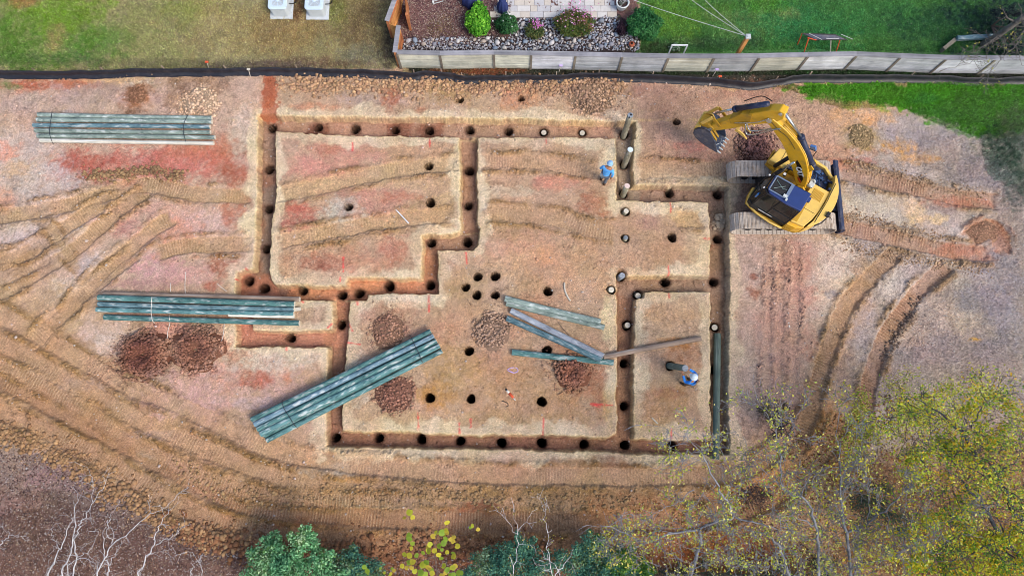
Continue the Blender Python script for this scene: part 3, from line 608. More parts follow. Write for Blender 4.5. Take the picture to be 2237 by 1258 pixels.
# =====================================================================
#                             materials
# =====================================================================
def simple(name, rgb, rough=.6, spec=.3, metal=0, var=.12, sc_=6, bumpd=0, coat=0, dirt=None, dk=.4):
    m, t, b = newmat(name); c = lin(*rgb) * .9
    v = coord(t); n1 = noise(t, sc_, 4, .6, v); n2 = noise(t, sc_ * 6, 3, .6, v)
    col = mix(t, maprange(t, n1, .3, .7, 0, 1), c * (1 - var), c * (1 + var))
    col = mix(t, maprange(t, n2, .45, .75, 0, var), col, c * .55)
    if dirt is not None:
        col = mix(t, maprange(t, noise(t, 3.3, 5, .65, v), .5, .72, 0, dk), col, lin(*dirt) * .9)
    t.links.new(col, b.inputs['Base Color']); b.inputs['Roughness'].default_value = rough
    b.inputs['Specular IOR Level'].default_value = spec; b.inputs['Metallic'].default_value = metal
    b.inputs['Coat Weight'].default_value = coat
    if bumpd: bump(t, b, n2, .5, bumpd)
    return m
def streaky(name, rgb, rgb2, ax=0, fs=1.2, cs=26, rough=.85, white=.25, end=None):
    """weathered timber: streaks run along the local axis ax"""
    m, t, b = newmat(name); c = lin(*rgb) * .9; c2 = lin(*rgb2) * .9
    mp = nd(t, 'ShaderNodeMapping'); s = [cs, cs, cs]; s[ax] = fs; mp.inputs['Scale'].default_value = s
    t.links.new(coord(t), mp.inputs['Vector']); v = mp.outputs[0]
    oi = nd(t, 'ShaderNodeObjectInfo')
    mp2 = nd(t, 'ShaderNodeVectorMath', operation='ADD'); t.links.new(v, mp2.inputs[0]); t.links.new(oi.outputs['Random'], mp2.inputs[1])
    n1 = noise(t, 1.0, 5, .7, mp2.outputs[0]); n2 = noise(t, 1.4, 4, .6, coord(t)); n3 = noise(t, .45, 3, .6, mp2.outputs[0])
    col = mix(t, maprange(t, n1, .38, .62, 0, 1), c2, c)
    col = mix(t, maprange(t, n2, .35, .7, 0, .7), col, c * 1.35)
    col = mix(t, maprange(t, n3, .54, .68, 0, white), col, (.66, .70, .70))
    col = mix(t, maprange(t, n1, .60, .78, 0, .5), col, c2 * .35)
    hs = nd(t, 'ShaderNodeHueSaturation'); t.links.new(col, hs.inputs['Color'])
    t.links.new(maprange(t, oi.outputs['Random'], 0, 1, .80, 1.30), hs.inputs['Value']); t.links.new(maprange(t, oi.outputs['Random'], 0, 1, .97, 1.03), hs.inputs['Hue'])
    hs.inputs['Hue'].default_value = .5
    t.links.new(math_(t, 'ADD', math_(t, 'MULTIPLY', oi.outputs['Random'], .03), .485), hs.inputs['Hue'])
    t.links.new(hs.outputs[0], b.inputs['Base Color']); b.inputs['Roughness'].default_value = rough; b.inputs['Specular IOR Level'].default_value = .2
    bump(t, b, n1, .6, .02)
    return m
def leafmat(name, gain=1.0, trans=.35):
    m, t, b = newmat(name); a = attrc(t)
    t.links.new(a.outputs['Color'], b.inputs['Base Color']); b.inputs['Roughness'].default_value = .6; b.inputs['Specular IOR Level'].default_value = .25
    b.inputs['Subsurface Weight'].default_value = 0
    tr = nd(t, 'ShaderNodeBsdfTranslucent'); t.links.new(a.outputs['Color'], tr.inputs['Color'])
    mx = nd(t, 'ShaderNodeMixShader'); mx.inputs[0].default_value = trans
    out = t.nodes['Material Output']; t.links.new(b.outputs[0], mx.inputs[1]); t.links.new(tr.outputs[0], mx.inputs[2]); t.links.new(mx.outputs[0], out.inputs['Surface'])
    return m
def attrmat(name, rough=.95, sc_=60, bd=.01):
    m, t, b = newmat(name); a = attrc(t); v = coord(t); n = noise(t, sc_, 3, .6, v)
    comb = nd(t, 'ShaderNodeCombineColor'); kk = maprange(t, n, .3, .7, .7, 1.25); [t.links.new(kk, comb.inputs[i]) for i in range(3)]
    t.links.new(mix(t, 1.0, a.outputs['Color'], comb.outputs[0], 'MULTIPLY'), b.inputs['Base Color'])
    b.inputs['Roughness'].default_value = rough; b.inputs['Specular IOR Level'].default_value = .12; bump(t, b, n, .5, bd)
    return m
M_CLOD = attrmat('crumbled clay'); M_STONE = attrmat('river stone', .7, 30, .004); M_LEAF = leafmat('leaf'); M_GRASS = leafmat('grass blade', 1, .25)
M_TEAL = streaky('green treated timber', (92, 134, 134), (38, 70, 76), fs=6, cs=18, white=.5)
M_BLUE = streaky('blue grey treated timber', (110, 140, 152), (48, 76, 92), fs=6, cs=18, white=.5)
M_GRN = streaky('weathered grey green timber', (138, 154, 146), (78, 96, 96), fs=6, cs=18, white=.55)
M_GREY = streaky('grey timber', (142, 150, 158), (92, 100, 110), fs=6, cs=18, white=.3)
M_BRN = streaky('brown grey timber', (160, 142, 128), (112, 98, 88), white=.25)
M_DKG = streaky('dark green timber', (96, 112, 104), (58, 72, 70), white=.15)
M_PALE = streaky('pale streaked timber', (196, 192, 180), (132, 140, 138), white=.6)
M_POST = streaky('post timber', (150, 144, 124), (104, 100, 90), ax=2, white=.2)
M_CUT = simple('sawn timber end', (206, 200, 186), .8, .2, var=.15, sc_=20)
M_YEL = simple('yellow machine paint', (236, 184, 44), .42, .45, var=.07, sc_=3, coat=.12, dirt=(160, 130, 92), dk=.5)
M_YELD = simple('ochre machine paint', (196, 152, 40), .5, .4, var=.12, sc_=3, dirt=(130, 104, 72), dk=.5)
M_YELP = simple('pale yellow machine paint', (238, 200, 104), .5, .35, var=.06, sc_=3, dirt=(176, 150, 110), dk=.3)  # paler tone of the machine yellow
M_NAVY = simple('blue black steel', (36, 48, 80), .5, .45, var=.25, sc_=5, dirt=(128, 122, 124), dk=.5)
M_BLK = simple('black rubber and steel', (28, 30, 36), .55, .4, var=.25, sc_=8, dirt=(90, 84, 80), dk=.25)
M_CHR = simple('chromed rod', (200, 208, 216), .22, .8, metal=.85, var=.04)
M_TRK = simple('dusty track shoe', (198, 188, 178), .6, .35, var=.16, sc_=9, bumpd=.006, dirt=(150, 124, 98), dk=.6)
M_CAB = simple('dark blue cab roof', (30, 56, 118), .38, .5, var=.1, sc_=3, coat=.2)
M_WHT = simple('white paint', (228, 232, 236), .55, .3, var=.05)
M_WHT2 = simple('cream glazed pot', (220, 226, 226), .4, .4, var=.05)
M_FEN = streaky('weathered grey fence board', (196, 200, 206), (132, 138, 146), ax=0, fs=.5, cs=34, white=.55)
M_FEN2 = streaky('pale fence board', (222, 226, 230), (156, 162, 170), ax=0, fs=.5, cs=34, white=.7)
M_FEN3 = streaky('mossy fence board', (196, 196, 180), (132, 136, 130), ax=0, fs=.5, cs=34, white=.45)
M_CAPB = streaky('grey cap board', (142, 142, 148), (108, 110, 118), ax=0, fs=.6, cs=30, white=.15)
M_BAT = streaky('brown grey batten', (132, 124, 112), (94, 90, 84), ax=2, fs=.8, cs=30, white=.1)
M_CED = streaky('cedar board', (196, 136, 88), (140, 88, 52), ax=2, fs=.8, cs=20, white=.0)
M_SILT = simple('black geotextile', (32, 34, 44), .42, .5, var=.3, sc_=5, bumpd=.02, dirt=(92, 84, 84), dk=.3)
M_TERRA = simple('terracotta', (178, 100, 74), .8, .2)
M_ORG = simple('orange red paint', (226, 96, 60), .5, .35)
M_PUR = simple('lilac tape', (196, 176, 232), .6, .3)
M_ROPE = simple('white strap', (226, 222, 214), .8, .2)
M_STRAP = simple('dull steel band', (58, 66, 76), .45, .4, metal=.3)
M_WIRE = simple('pale wire', (196, 204, 206), .5, .3)
M_LBL = simple('dark decal', (34, 22, 20), .5, .3, var=.05)
M_SHIRT = simple('sky blue work shirt', (104, 184, 255), .8, .15, var=.08, sc_=9, bumpd=.01)
M_SHIRT2 = simple('bright blue work shirt', (58, 146, 245), .8, .15, var=.1, sc_=9, bumpd=.01)
M_JEAN = simple('grey blue work trousers', (112, 120, 130), .9, .1, var=.15, sc_=12)
M_KHAK = simple('khaki work trousers', (134, 112, 92), .9, .1, var=.15, sc_=12)
M_SKIN = simple('skin', (176, 126, 98), .6, .3, var=.06)
M_HAIR = simple('dark hair', (44, 34, 28), .7, .2)
M_HAT = simple('white hard hat', (226, 242, 252), .35, .5, var=.03)
M_HATB = simple('pale blue cap', (150, 196, 240), .5, .3, var=.05)
M_BOOT = simple('tan work boot', (94, 72, 56), .8, .2)
M_BARKW = streaky('pale birch like bark', (206, 206, 210), (148, 146, 152), ax=2, fs=9, cs=9, white=.5)
M_BARKG = streaky('grey bark', (136, 138, 144), (84, 86, 96), ax=2, fs=8, cs=8, white=.15)
M_BARKD = streaky('dark grey bark', (88, 88, 98), (52, 54, 66), ax=2, fs=8, cs=8, white=.1)
M_TWIG = simple('brown twig', (120, 104, 96), .9, .1)
def glassmat():
    m, t, b = newmat('tinted cab glass'); b.inputs['Base Color'].default_value = (.015, .022, .02, 1); b.inputs['Roughness'].default_value = .08
    b.inputs['Specular IOR Level'].default_value = .6; b.inputs['Alpha'].default_value = .72
    return m
M_GLS = glassmat()
M_AC = simple('pale grey metal cabinet', (196, 204, 208), .5, .35, var=.05)
M_ACT = simple('white grille top', (206, 226, 244), .45, .35, var=.04)
M_ACD = simple('slate fan well', (96, 124, 158), .6, .3, var=.1)
M_CONC = simple('concrete pad', (204, 212, 218), .9, .1, var=.08, sc_=7)

# =====================================================================
#                   scattered ground cover (numpy)
# =====================================================================
def ico():
    p = (1 + 5 ** .5) / 2
    V = np.array([(-1, p, 0), (1, p, 0), (-1, -p, 0), (1, -p, 0), (0, -1, p), (0, 1, p), (0, -1, -p), (0, 1, -p), (p, 0, -1), (p, 0, 1), (-p, 0, -1), (-p, 0, 1)], float)
    V /= np.linalg.norm(V[0])
    F = np.array([(0, 11, 5), (0, 5, 1), (0, 1, 7), (0, 7, 10), (0, 10, 11), (1, 5, 9), (5, 11, 4), (11, 10, 2), (10, 7, 6), (7, 1, 8), (3, 9, 4), (3, 4, 2), (3, 2, 6), (3, 6, 8), (3, 8, 9), (4, 9, 5), (2, 4, 11), (6, 2, 10), (8, 6, 7), (9, 8, 1)])
    return V, F
IV, IF = ico()
def rotz_many(n): a = rng.random(n) * 2 * np.pi; return np.cos(a), np.sin(a)
def clods(name, P, S, C, mat, jag=.28, flat=.7, parent=None, loc=None):
    """one mesh of many angular lumps: P centres (n,3), S radii (n), C colours (n,3)"""
    n = len(P)
    V = IV[None] * (1 + jag * (rng.random((n, 12, 1)) * 2 - 1)) * (S[:, None, None])
    st = np.stack([.75 + .5 * rng.random(n), .75 + .5 * rng.random(n), flat * (.7 + .5 * rng.random(n))], -1)
    V = V * st[:, None, :]
    c, s = rotz_many(n); x = V[..., 0] * c[:, None] - V[..., 1] * s[:, None]; y = V[..., 0] * s[:, None] + V[..., 1] * c[:, None]
    V = np.stack([x, y, V[..., 2]], -1) + P[:, None, :]
    F = (IF[None] + (np.arange(n) * 12)[:, None, None]).reshape(-1, 3)
    CC = np.repeat(np.concatenate([C, np.ones((n, 1))], 1)[:, None, :], 12, 1).reshape(-1, 4)
    return mesh_np(name, V.reshape(-1, 3), F, mat, parent, CC, loc=loc)
def gcol(x, y): return gsamp(COL, x, y).astype(float)
# loose crumbs along the berms, the rough strip by the silt fence and all over
n = 420000
x = rng.uniform(-24.5, 24.5, n); y = rng.uniform(-7.5, 16.6, n)
bm = gsamp(BERM, x, y); gr = gsamp(GRIT, x, y); td = gsamp(TDn, x, y)
pat = vn(x, y, 1.3, 70) * vn(x, y, .45, 71)
north = np.exp(-((y - (W(900, 205).y)) / 1.0) ** 2)
dens = .014 + .06 * (td < -.05) + .10 * (bm > .25) * bm + .05 * np.clip(pat * 2.2 - .5, 0, 1) + .10 * north * (x > -5) * (x < 9) + .03 * (y < -2.2)
pz = gsamp(HT, x, y)
grassy = (gsamp(COL, x, y)[:, 1] > gsamp(COL, x, y)[:, 0] * 1.12)
keep = (rng.random(n) < dens * 1.15) & (pz > -1) & ~grassy & ((td > .05) | (rng.random(n) < 1.1))
x, y, pz, bmk = x[keep], y[keep], pz[keep], bm[keep]; n = len(x)
S = .013 + .034 * rng.random(n) ** 3 + .022 * bmk * rng.random(n) ** 2 + .045 * (rng.random(n) < .02) * rng.random(n)
C = gcol(x, y) * (0.66 + .62 * rng.random((n, 1))); pl_ = rng.random(n) < .14; C[pl_] = C[pl_] * .5 + .30
C[:, 0] *= .97 + .1 * rng.random(n)
tag(clods('soil_crumbs', np.stack([x, y, pz + S * .25], -1), S, C, M_CLOD), 'loose crumbs of clay scattered over the lot and along the ruts', kind='stuff')
print('crumbs', n)

def blades(name, X, Y, Zb, L, Wd, C, mat, lean=.8, label=''):
    n = len(X); a = rng.random(n) * 2 * np.pi; b = rng.random(n) * 2 * np.pi; ln = lean * rng.random(n)
    dx = np.cos(a) * Wd / 2; dy = np.sin(a) * Wd / 2
    p0 = np.stack([X - dx, Y - dy, Zb - .005], -1); p1 = np.stack([X + dx, Y + dy, Zb - .005], -1)
    p2 = np.stack([X + np.cos(b) * L * ln, Y + np.sin(b) * L * ln, Zb + L * np.sqrt(np.clip(1 - ln ** 2, .05, 1))], -1)
    V = np.stack([p0, p1, p2], 1).reshape(-1, 3); F = np.arange(3 * n).reshape(-1, 3)
    CC = np.repeat(np.concatenate([C, np.ones((n, 1))], 1)[:, None, :], 3, 1).reshape(-1, 4)
    return tag(mesh_np(name, V, F, mat, None, CC), label, kind='stuff')
def scatter_poly(pts, n, na=.2, per=.8, seed=1):
    q = [W2(*p) for p in pts]; xs = [p[0] for p in q]; ys = [p[1] for p in q]
    x = rng.uniform(max(min(xs), -25), min(max(xs), 25), n); y = rng.uniform(max(min(ys), -8), min(max(ys), 21.3), n)
    ins = np.zeros(n, bool)
    xx = x + na * fb(x, y, per, 3, seed); yy = y + na * fb(x + 9, y, per, 3, seed + 1)
    for k in range(len(q)):
        ax, ay = q[k]; bx, by = q[(k + 1) % len(q)]
        if ay != by: ins ^= ((ay > yy) != (by > yy)) & (xx < (bx - ax) * (yy - ay) / (by - ay) + ax)
    return x[ins], y[ins]
def grass(name, pts, n, L, Wd, label, var=.35, tint=(1, 1, 1), na=.1):
    x, y = scatter_poly(pts, n, na); z = gsamp(HT, x, y); C = (gcol(x, y) * .82 + .18 * gcol(x, y).mean(1, keepdims=True)) * 1.6 * (1 - var + 2 * var * rng.random((len(x), 1))) * np.array(tint)
    m = rng.random(len(x)); C[m > .93] = C[m > .93] * 1.5 + .05; C = np.clip(C, .01, .85)
    return blades(name, x, y, z, L * (.5 + rng.random(len(x))), Wd * (.6 + .8 * rng.random(len(x))), C, M_GRASS, label=label)
grass('lawn_grass', [(-100, -60), (864, -60), (866, 150), (600, 150), (-100, 156)], 150000, .07, .03, 'patchy green and straw coloured lawn behind the black silt fence', .42, (1.0, 1.08, .8), .02)
grass('lawn_grass', [(1400, -60), (2400, -60), (2400, 122), (1880, 112), (1760, 108), (1400, 118)], 150000, .07, .032, 'even dark green lawn behind the grey board fence', .5, (.95, 1.1, .9), .02)
grass('verge_grass', [(1685, 194), (1760, 184), (1900, 181), (2400, 184), (2400, 360), (2237, 300), (2150, 304), (2095, 288), (2030, 262), (1960, 236), (1900, 236), (1850, 240), (1800, 226), (1760, 208)], 110000, .08, .034, 'bright green strip of grass and clover beside the silt fence', .5, (1.0, 1.15, .8), .12)
grass('dry_grass', [(2000, 300), (2300, 270), (2300, 1000), (1960, 980), (1930, 800), (2080, 590), (2180, 560), (2180, 420), (2020, 370)], 70000, .07, .028, 'dry greyish grass and stubble on the right of the lot', .4, (1, 1, 1.03), .4)
grass('weeds', [(880, 148), (1700, 150), (2300, 158), (2300, 172), (1700, 166), (880, 160)], 16000, .09, .03, 'weeds in the dark strip between board fence and silt fence', .5, (.9, 1.15, .8), .03)
# leaf litter: small curled flakes lying flat
def litter(name, pts, n, sz, cols, label, na=.3):
    x, y = scatter_poly(pts, n, na); n = len(x); z = gsamp(HT, x, y) + .012
    a = rng.random(n) * 2 * np.pi; s = sz * (.5 + rng.random(n)); h = (rng.random((n, 4)) - .3) * s[:, None] * .7
    V = []
    for k, (u, v) in enumerate(((-1, 0), (0, -.55), (1, 0), (0, .55))):
        V.append(np.stack([x + (u * np.cos(a) - v * np.sin(a)) * s, y + (u * np.sin(a) + v * np.cos(a)) * s, z + np.abs(h[:, k])], -1))
    V = np.stack(V, 1).reshape(-1, 3); F = np.arange(4 * n).reshape(-1, 4)
    cs = np.array([lin(*c) for c in cols]); C = cs[rng.integers(0, len(cs), n)] * (.6 + .7 * rng.random((n, 1)))
    CC = np.repeat(np.concatenate([C, np.ones((n, 1))], 1)[:, None, :], 4, 1).reshape(-1, 4)
    return tag(mesh_np(name, V, F, M_LEAF, None, CC), label, kind='stuff')
litter('leaf_litter', [(-120, 960), (60, 985), (200, 1050), (330, 1130), (520, 1200), (1300, 1235), (1500, 1240), (1500, 1420), (-120, 1420)], 60000, .034, [(140, 118, 112), (112, 84, 78), (160, 142, 136), (98, 72, 66), (172, 148, 126), (90, 74, 74), (176, 166, 160)], 'dead brown and purple leaves on the woodland floor at the bottom left')
litter('leaf_litter', [(1380, 1120), (1640, 1100), (1760, 960), (1900, 860), (2300, 900), (2300, 1420), (1380, 1420)], 26000, .04, [(150, 116, 84), (120, 84, 60), (170, 150, 120), (150, 96, 50), (104, 84, 74), (178, 168, 90)], 'brown and tan fallen leaves under the yellowing trees', .9)
litter('mulch', [(868, -40), (1120, -40), (1120, 60), (1060, 95), (874, 100)], 9000, .03, [(120, 88, 92), (90, 64, 70), (150, 122, 122), (190, 176, 160)], 'reddish brown bark mulch in the garden bed', .03)
litter('dead_leaves', [(1120, 470), (1700, 700), (2237, 300), (2237, 900), (1300, 1000), (0, 1100), (0, 700), (800, 600)], 2200, .02, [(214, 196, 150), (196, 170, 120), (90, 70, 60)], 'odd small dry leaves lying on the clay', .3)

# =====================================================================
#                              timber
# =====================================================================
def timber(a, b, r, mat, label, group=None, endmat=None, r2=None, bow=.02, name='timber_pole'):
    """a debarked round pole lying from a to b; its local X axis runs along it"""
    a = Vector(a); b = Vector(b); d = b - a; L = d.length
    m = MB(); ph = random.random() * 6; n = 14; loops = []
    r2 = r2 or r * .93
    for i in range(15):
        t = i / 14; rr = r + (r2 - r) * t; x = L * t
        if i == 0: x = .006
        loops.append([Vector((x + (.012 * math.sin(3 * k + ph) if i in (0, 14) else 0), (rr * (1 + .05 * math.sin(3 * t + k * 1.7 + ph))) * math.cos(2 * math.pi * k / n) + bow * math.sin(math.pi * t) * math.cos(ph), rr * (1 + .035 * math.cos(5 * t + k * 1.3 + ph)) * math.sin(2 * math.pi * k / n) + .4 * bow * math.sin(math.pi * t) * math.sin(ph))) for k in range(n)])
    m.loft(loops, cap=False); m.mi = 1
    for l, fl in ((loops[0], 1), (loops[-1], 0)):
        c = sum(l, Vector()) / n; o = len(m.v); m.add(l + [c], [((k + 1) % n, k, n) if fl else (k, (k + 1) % n, n) for k in range(n)])
    o = m.build(name, [mat, endmat or M_CUT])
    o.matrix_world = Matrix.Translation(a) @ d.to_track_quat('X', 'Z').to_matrix().to_4x4() @ Matrix.Rotation(random.random() * 6.28, 4, 'X')
    for p, f in zip(o.data.polygons, range(len(o.data.polygons))): p.use_smooth = p.material_index == 0
    return tag(o, label, 'timber pole', group)
GA = 'timber poles strapped in the pile at the upper left'
ordn = ['first', 'second', 'third', 'fourth', 'fifth', 'sixth', 'seventh', 'eighth']
A_ = [((83, 251), (463, 258), M_GRN, .096), ((81, 262), (463, 266.5), M_GRN, .10), ((73, 274), (459, 277.5), M_BLUE, .096), ((77, 285.5), (460, 289.5), M_GRN, .10), ((82, 297), (470, 300.5), M_GRN, .096), ((88, 307), (467, 313), M_PALE, .092)]
LA = ['topmost grey green pole of the strapped pile at the upper left', 'second grey green pole from the top in the strapped pile at upper left', 'bluish pole whose left end sticks out of the strapped upper left pile',
      'fourth pole down in the strapped pile at the upper left', 'fifth pole down, right end sticking out, in the strapped upper left pile', 'white streaked bottom pole of the strapped pile at the upper left']
for (a, b, mt, r), lb in zip(A_, LA): timber(W(*a, .15), W(*b, .15), r, mt, lb, GA)
B_ = [((228, 642), (655, 654), M_BRN, .115, .15), ((215, 650), (644, 664), M_TEAL, .12, .33), ((215, 664), (643, 675), M_BLUE, .108, .15), ((211, 676), (642, 685), M_TEAL, .10, .15), ((500, 687), (643, 691), M_PALE, .09, .10), ((228, 693), (654, 706), M_TEAL, .115, .14)]
LB = ['brown grey pole at the back of the loose row left of the trench', 'dark teal pole resting on top of the loose row at left', 'blue pole lying next below the dark teal one in the left row', 'light teal pole, fourth in the loose row at left', 'short pale pole tucked under the loose row beside the red trench', 'separate teal pole lying alone below the loose row at left']
for (a, b, mt, r, z), lb in zip(B_, LB): timber(W(*a, z), W(*b, z), r, mt, lb, 'timber poles in the loose row at left')
GC_ = 'timber poles of the large strapped diagonal stack'
for i in range(5):
    a = W(556 + i * 6.6, 921 + i * 10.2, .13); b = W(941 + i * 6.2, 725 + i * 10.3, .13)
    timber(a, b, .105, [M_TEAL, M_TEAL, M_BLUE, M_TEAL, M_TEAL][i], ordn[i] + ' pole from the upper edge in the bottom layer of the diagonal stack', GC_)
for i in range(4):
    a = W(549 + i * 6.6, 917 + i * 10.4, .35); b = W(941 + i * 6.4, 723 + i * 10.6, .35)
    timber(a, b, .104 + .003 * i, [M_TEAL, M_BLUE, M_TEAL, M_TEAL][i], ordn[i] + ' pole from the upper edge in the top layer of the diagonal stack', GC_)
GD = 'loose timber poles in the middle of the dig'
D_ = [((1103, 652), (1312, 703), .15, M_GRN, .13, 'upper of two touching poles in the middle of the dig'), ((1106, 662), (1320, 715), .13, M_GRN, .125, 'lower of two touching poles, patchy green, middle of the dig'),
      ((1116, 678), (1318, 778), .36, M_GREY, .125, 'grey violet pole laid slanting on a teal pole end'), ((1107, 695), (1313, 786), .36, M_BLUE, .125, 'mottled blue pole slanting down to the right beside the grey violet one'),
      ((1118, 769), (1340, 792), .12, M_TEAL, .125, 'single teal pole lying almost level under the slanting pair'), ((1318, 780), (1531, 739), .12, M_BRN, .11, 'brown grey pole bridging the trench right of the teal pole')]
for a, b, z, mt, r, lb in D_:
    z2 = z
    if mt in (M_GREY, M_BLUE): A0 = W(*a, .13); B0 = W(*b, .35)
    else: A0 = W(*a, z); B0 = W(*b, z)
    timber(A0, B0, r, mt, lb, GD)
timber(W(1567, 729, -.40), W(1564, 1003, .10), .15, M_DKG, 'long dark green pole lying in the right hand trench, end on the bank', name='timber_pole', r2=.13)

def strap(pts, label, rad=.013, mat=M_STRAP, name='steel_strap', cat='strap', group=None):
    m = MB(); m.tube(smooth3(pts), rad, 6)
    return tag(m.build(name, mat, smooth=True), label, cat, group)
def smooth3(pts, n=5):
    P = [Vector(p) for p in pts]; P = [P[0]] + P + [P[-1]]; out = []
    for i in range(1, len(P) - 2):
        for k in range(n):
            t = k / n
            out.append(.5 * (2 * P[i] + (P[i + 1] - P[i - 1]) * t + (2 * P[i - 1] - 5 * P[i] + 4 * P[i + 1] - P[i + 2]) * t * t + (3 * P[i] - P[i - 1] - 3 * P[i + 1] + P[i + 2]) * t ** 3))
    return out + [P[-2]]
strap([W(113, 247, .02), W(113, 249, .27), W(110, 270, .29), W(108, 290, .29), W(112, 305, .29), W(117, 316, .02)], 'thin steel band near the left end of the upper left pole pile')
strap([W(410, 252, .02), W(409, 254, .27), W(402, 270, .29), W(401, 290, .29), W(405, 306, .28), W(408, 318, .02)], 'thin steel band near the right end of the upper left pole pile')
strap([W(617, 874, .02), W(616, 878, .45), W(621, 893, .50), W(633, 912, .50), W(641, 925, .47), W(650, 935, .05)], 'steel band round the lower left end of the diagonal pole stack', .017)
strap([W(897, 733, .02), W(899, 738, .45), W(905, 752, .50), W(915, 772, .50), W(920, 786, .47), W(925, 793, .05)], 'steel band round the upper right end of the diagonal pole stack', .017)
# white banding left across the loose row, and odd bits lying about
for k, (p, lb) in enumerate([([W(332, 648, .46), W(331, 658, .47), W(330, 680, .28), W(331, 690, .22), W(333, 700, .26), (W(338, 706, .03))], 'white strap over the left end of the loose pole row'),
        ([W(369, 685, .03), W(370, 696, .27), W(371, 706, .05), W(367, 722, .03), W(365, 740, .05), W(363, 755, .06)], 'wavy white strap running from the pole row onto the left spoil heap'),
        ([W(404, 597, .02), W(406, 596, .02), W(404, 620, .03), W(405, 644, .05)], 'hooked white strap standing out above the loose pole row'), ([W(373, 618, .02), W(372, 638, .03)], 'short straight white strap above the loose pole row'),
        ([W(475, 620, .02), W(484, 628, .03), W(496, 637, .03)], 'slanting white strap end above the loose pole row'), ([W(490, 706, .03), W(488, 730, .03), W(481, 755, .05)], 'thin white strap hanging down onto the right spoil heap')]):
    strap(p, lb, .012, M_ROPE, 'plastic_strap', 'strap')
strap([W(863, 456, .03), W(893, 488, .03)], 'straight white plastic pipe lying on the upper left block', .03, M_WHT, 'plastic_pipe', 'pipe')
strap([W(1120, 813, .03), W(1109, 808, .03), W(1118, 803, .03), W(1129, 804, .03), W(1131, 811, .03), W(1121, 814, .03), W(1110, 809, .04)], 'loop of lilac marking tape on the soil', .02, M_PUR, 'marking_tape', 'tape')
strap([W(1218, 702, .02), W(1228, 716, .03), W(1243, 732, .02)], 'thin bent brown twig lying between the poles', .012, M_TWIG, 'twig', 'twig')
strap([W(1233, 618, .03), W(1234, 634, .05), W(1241, 650, .05), W(1246, 657, .03)], 'pale curved stick lying above the middle poles', .04, M_CUT, 'stick', 'stick')
strap([W(1424, 912, .03), W(1437, 925, .03)], 'pale broken wood stake on the lower right block', .03, M_CUT, 'broken_stake', 'stake')
strap([W(1722, 704, .03), W(1725, 716, .03)], 'white scrap of wood on the pinkish pad', .035, M_ROPE, 'wood_scrap', 'scrap')
strap([W(1093, 874, .02), W(1099, 876, .03), W(1108, 880, .03), W(1110, 886, .03), W(1105, 888, .02)], 'black hook shaped cable scrap below the spray can', .018, M_BLK, 'cable_scrap', 'cable')
# spray can
a = W(1105, 850, .05); b = W(1119, 866, .05); d = (b - a).normalized()
t_ = thing('spray_can', a, 'orange and white marking paint spray can lying on the soil', 'spray can')
MB().cyl(a + d * .06, a + d * .2, .05).build('label_band', M_ROPE, t_, True); MB().tube([a + d * .2, a + d * .4, a + d * .46], [.055, .055, .03]).build('can_body', M_ORG, t_, True); MB().cyl(a + d * .46, a + d * .58, .02).build('nozzle', M_WHT2, t_, True); MB().cyl(a - d * .02, a + d * .06, .045).build('cap', M_BLK, t_, True)
# wooden block by pole ends
MB(frame(W(650, 676), 1, .1, 0)).box((0, 0, .06), (.3, .14, .1)).build('wood_block', M_CUT, bevel=.01)
tag(bpy.data.objects['wood_block'], 'small pale wood block by the right ends of the loose row', 'wood block')

# ---- poles set upright in the drilled holes ---------------------------------
def post(base, top, r, label, topmat=M_CUT, mat=M_POST, name='timber_pile', group='timber piles standing in drilled holes', red=False):
    base = Vector(base); top = Vector(top); d = (top - base).normalized()
    t = thing(name, (base.x, base.y, base.z), label, 'timber pile', group)
    m = MB(); lp = []; up = d.orthogonal().normalized(); sd = d.cross(up); ph = random.random() * 6
    lo = base - d * 1.6
    for i in range(10):
        q = lo.lerp(top, i / 9); lp.append([q + (up * math.cos(2 * math.pi * k / 16) + sd * math.sin(2 * math.pi * k / 16)) * r * (1.06 - .08 * i / 9 + .03 * math.sin(k * 2.1 + i + ph)) for k in range(16)])
    m.loft(lp, cap=True); m.build('shaft', mat, t, True)
    c = MB(); c.tube([top - d * .005, top + d * .012, top + d * .016], [r * .97, r * .95, r * .8], 16); c.build('sawn_top', topmat, t)
    return t
M_TOPB = simple('bluish sawn top', (214, 216, 208), .8, .2, var=.12, sc_=22)
fl = -TDEP
post(W(1188, 290, fl), W(1188, 290, -.42), .115, 'pale sawn pile top in the upper trench, left of two')
post(W(1272, 291, fl), W(1272, 291, -.42), .115, 'pale sawn pile top in the upper trench, right of two')
tp = post(W(1362, 297, fl), W(1377, 252, 1.15), .125, 'tallest leaning pile with dark splintered top at the upper trench corner', simple('splintered top', (150, 160, 172), .9, .1, var=.4, sc_=16))
MB().ball(W(1379, 251, 1.17), .045).ball(W(1375, 257, 1.16), .035).build('splinter_hole', M_BLK, tp)
post(W(1363, 361, fl), W(1377, 327, .75), .125, 'leaning pile with pale capped top, second below the tallest one', M_HAT)
post(W(1361, 425, fl), W(1370, 406, .2), .125, 'short leaning pile with pink sprayed edge at the trench corner', simple('white top with pink paint', (236, 214, 208), .8, .2, var=.1))
post(W(1366, 463, 0), W(1368, 461, .12), .11, 'low white topped pile beneath the trench corner')
post(W(1366, 521, 0), W(1367, 519, .10), .10, 'low grey topped pile on the block right of centre', M_GREY)
post(W(1352, 607, fl), W(1359, 602, .08), .125, 'grey pile leaning at the upper end of the long trench', M_GREY, M_GREY)
post(W(1335, 633, 0), W(1335.5, 633, .03), .12, 'cream sawn pile top flush with the left bank of the trench')
post(W(1392, 645, fl), W(1394, 646, -.25), .12, 'white knotty pile top at the corner of the lower right block')
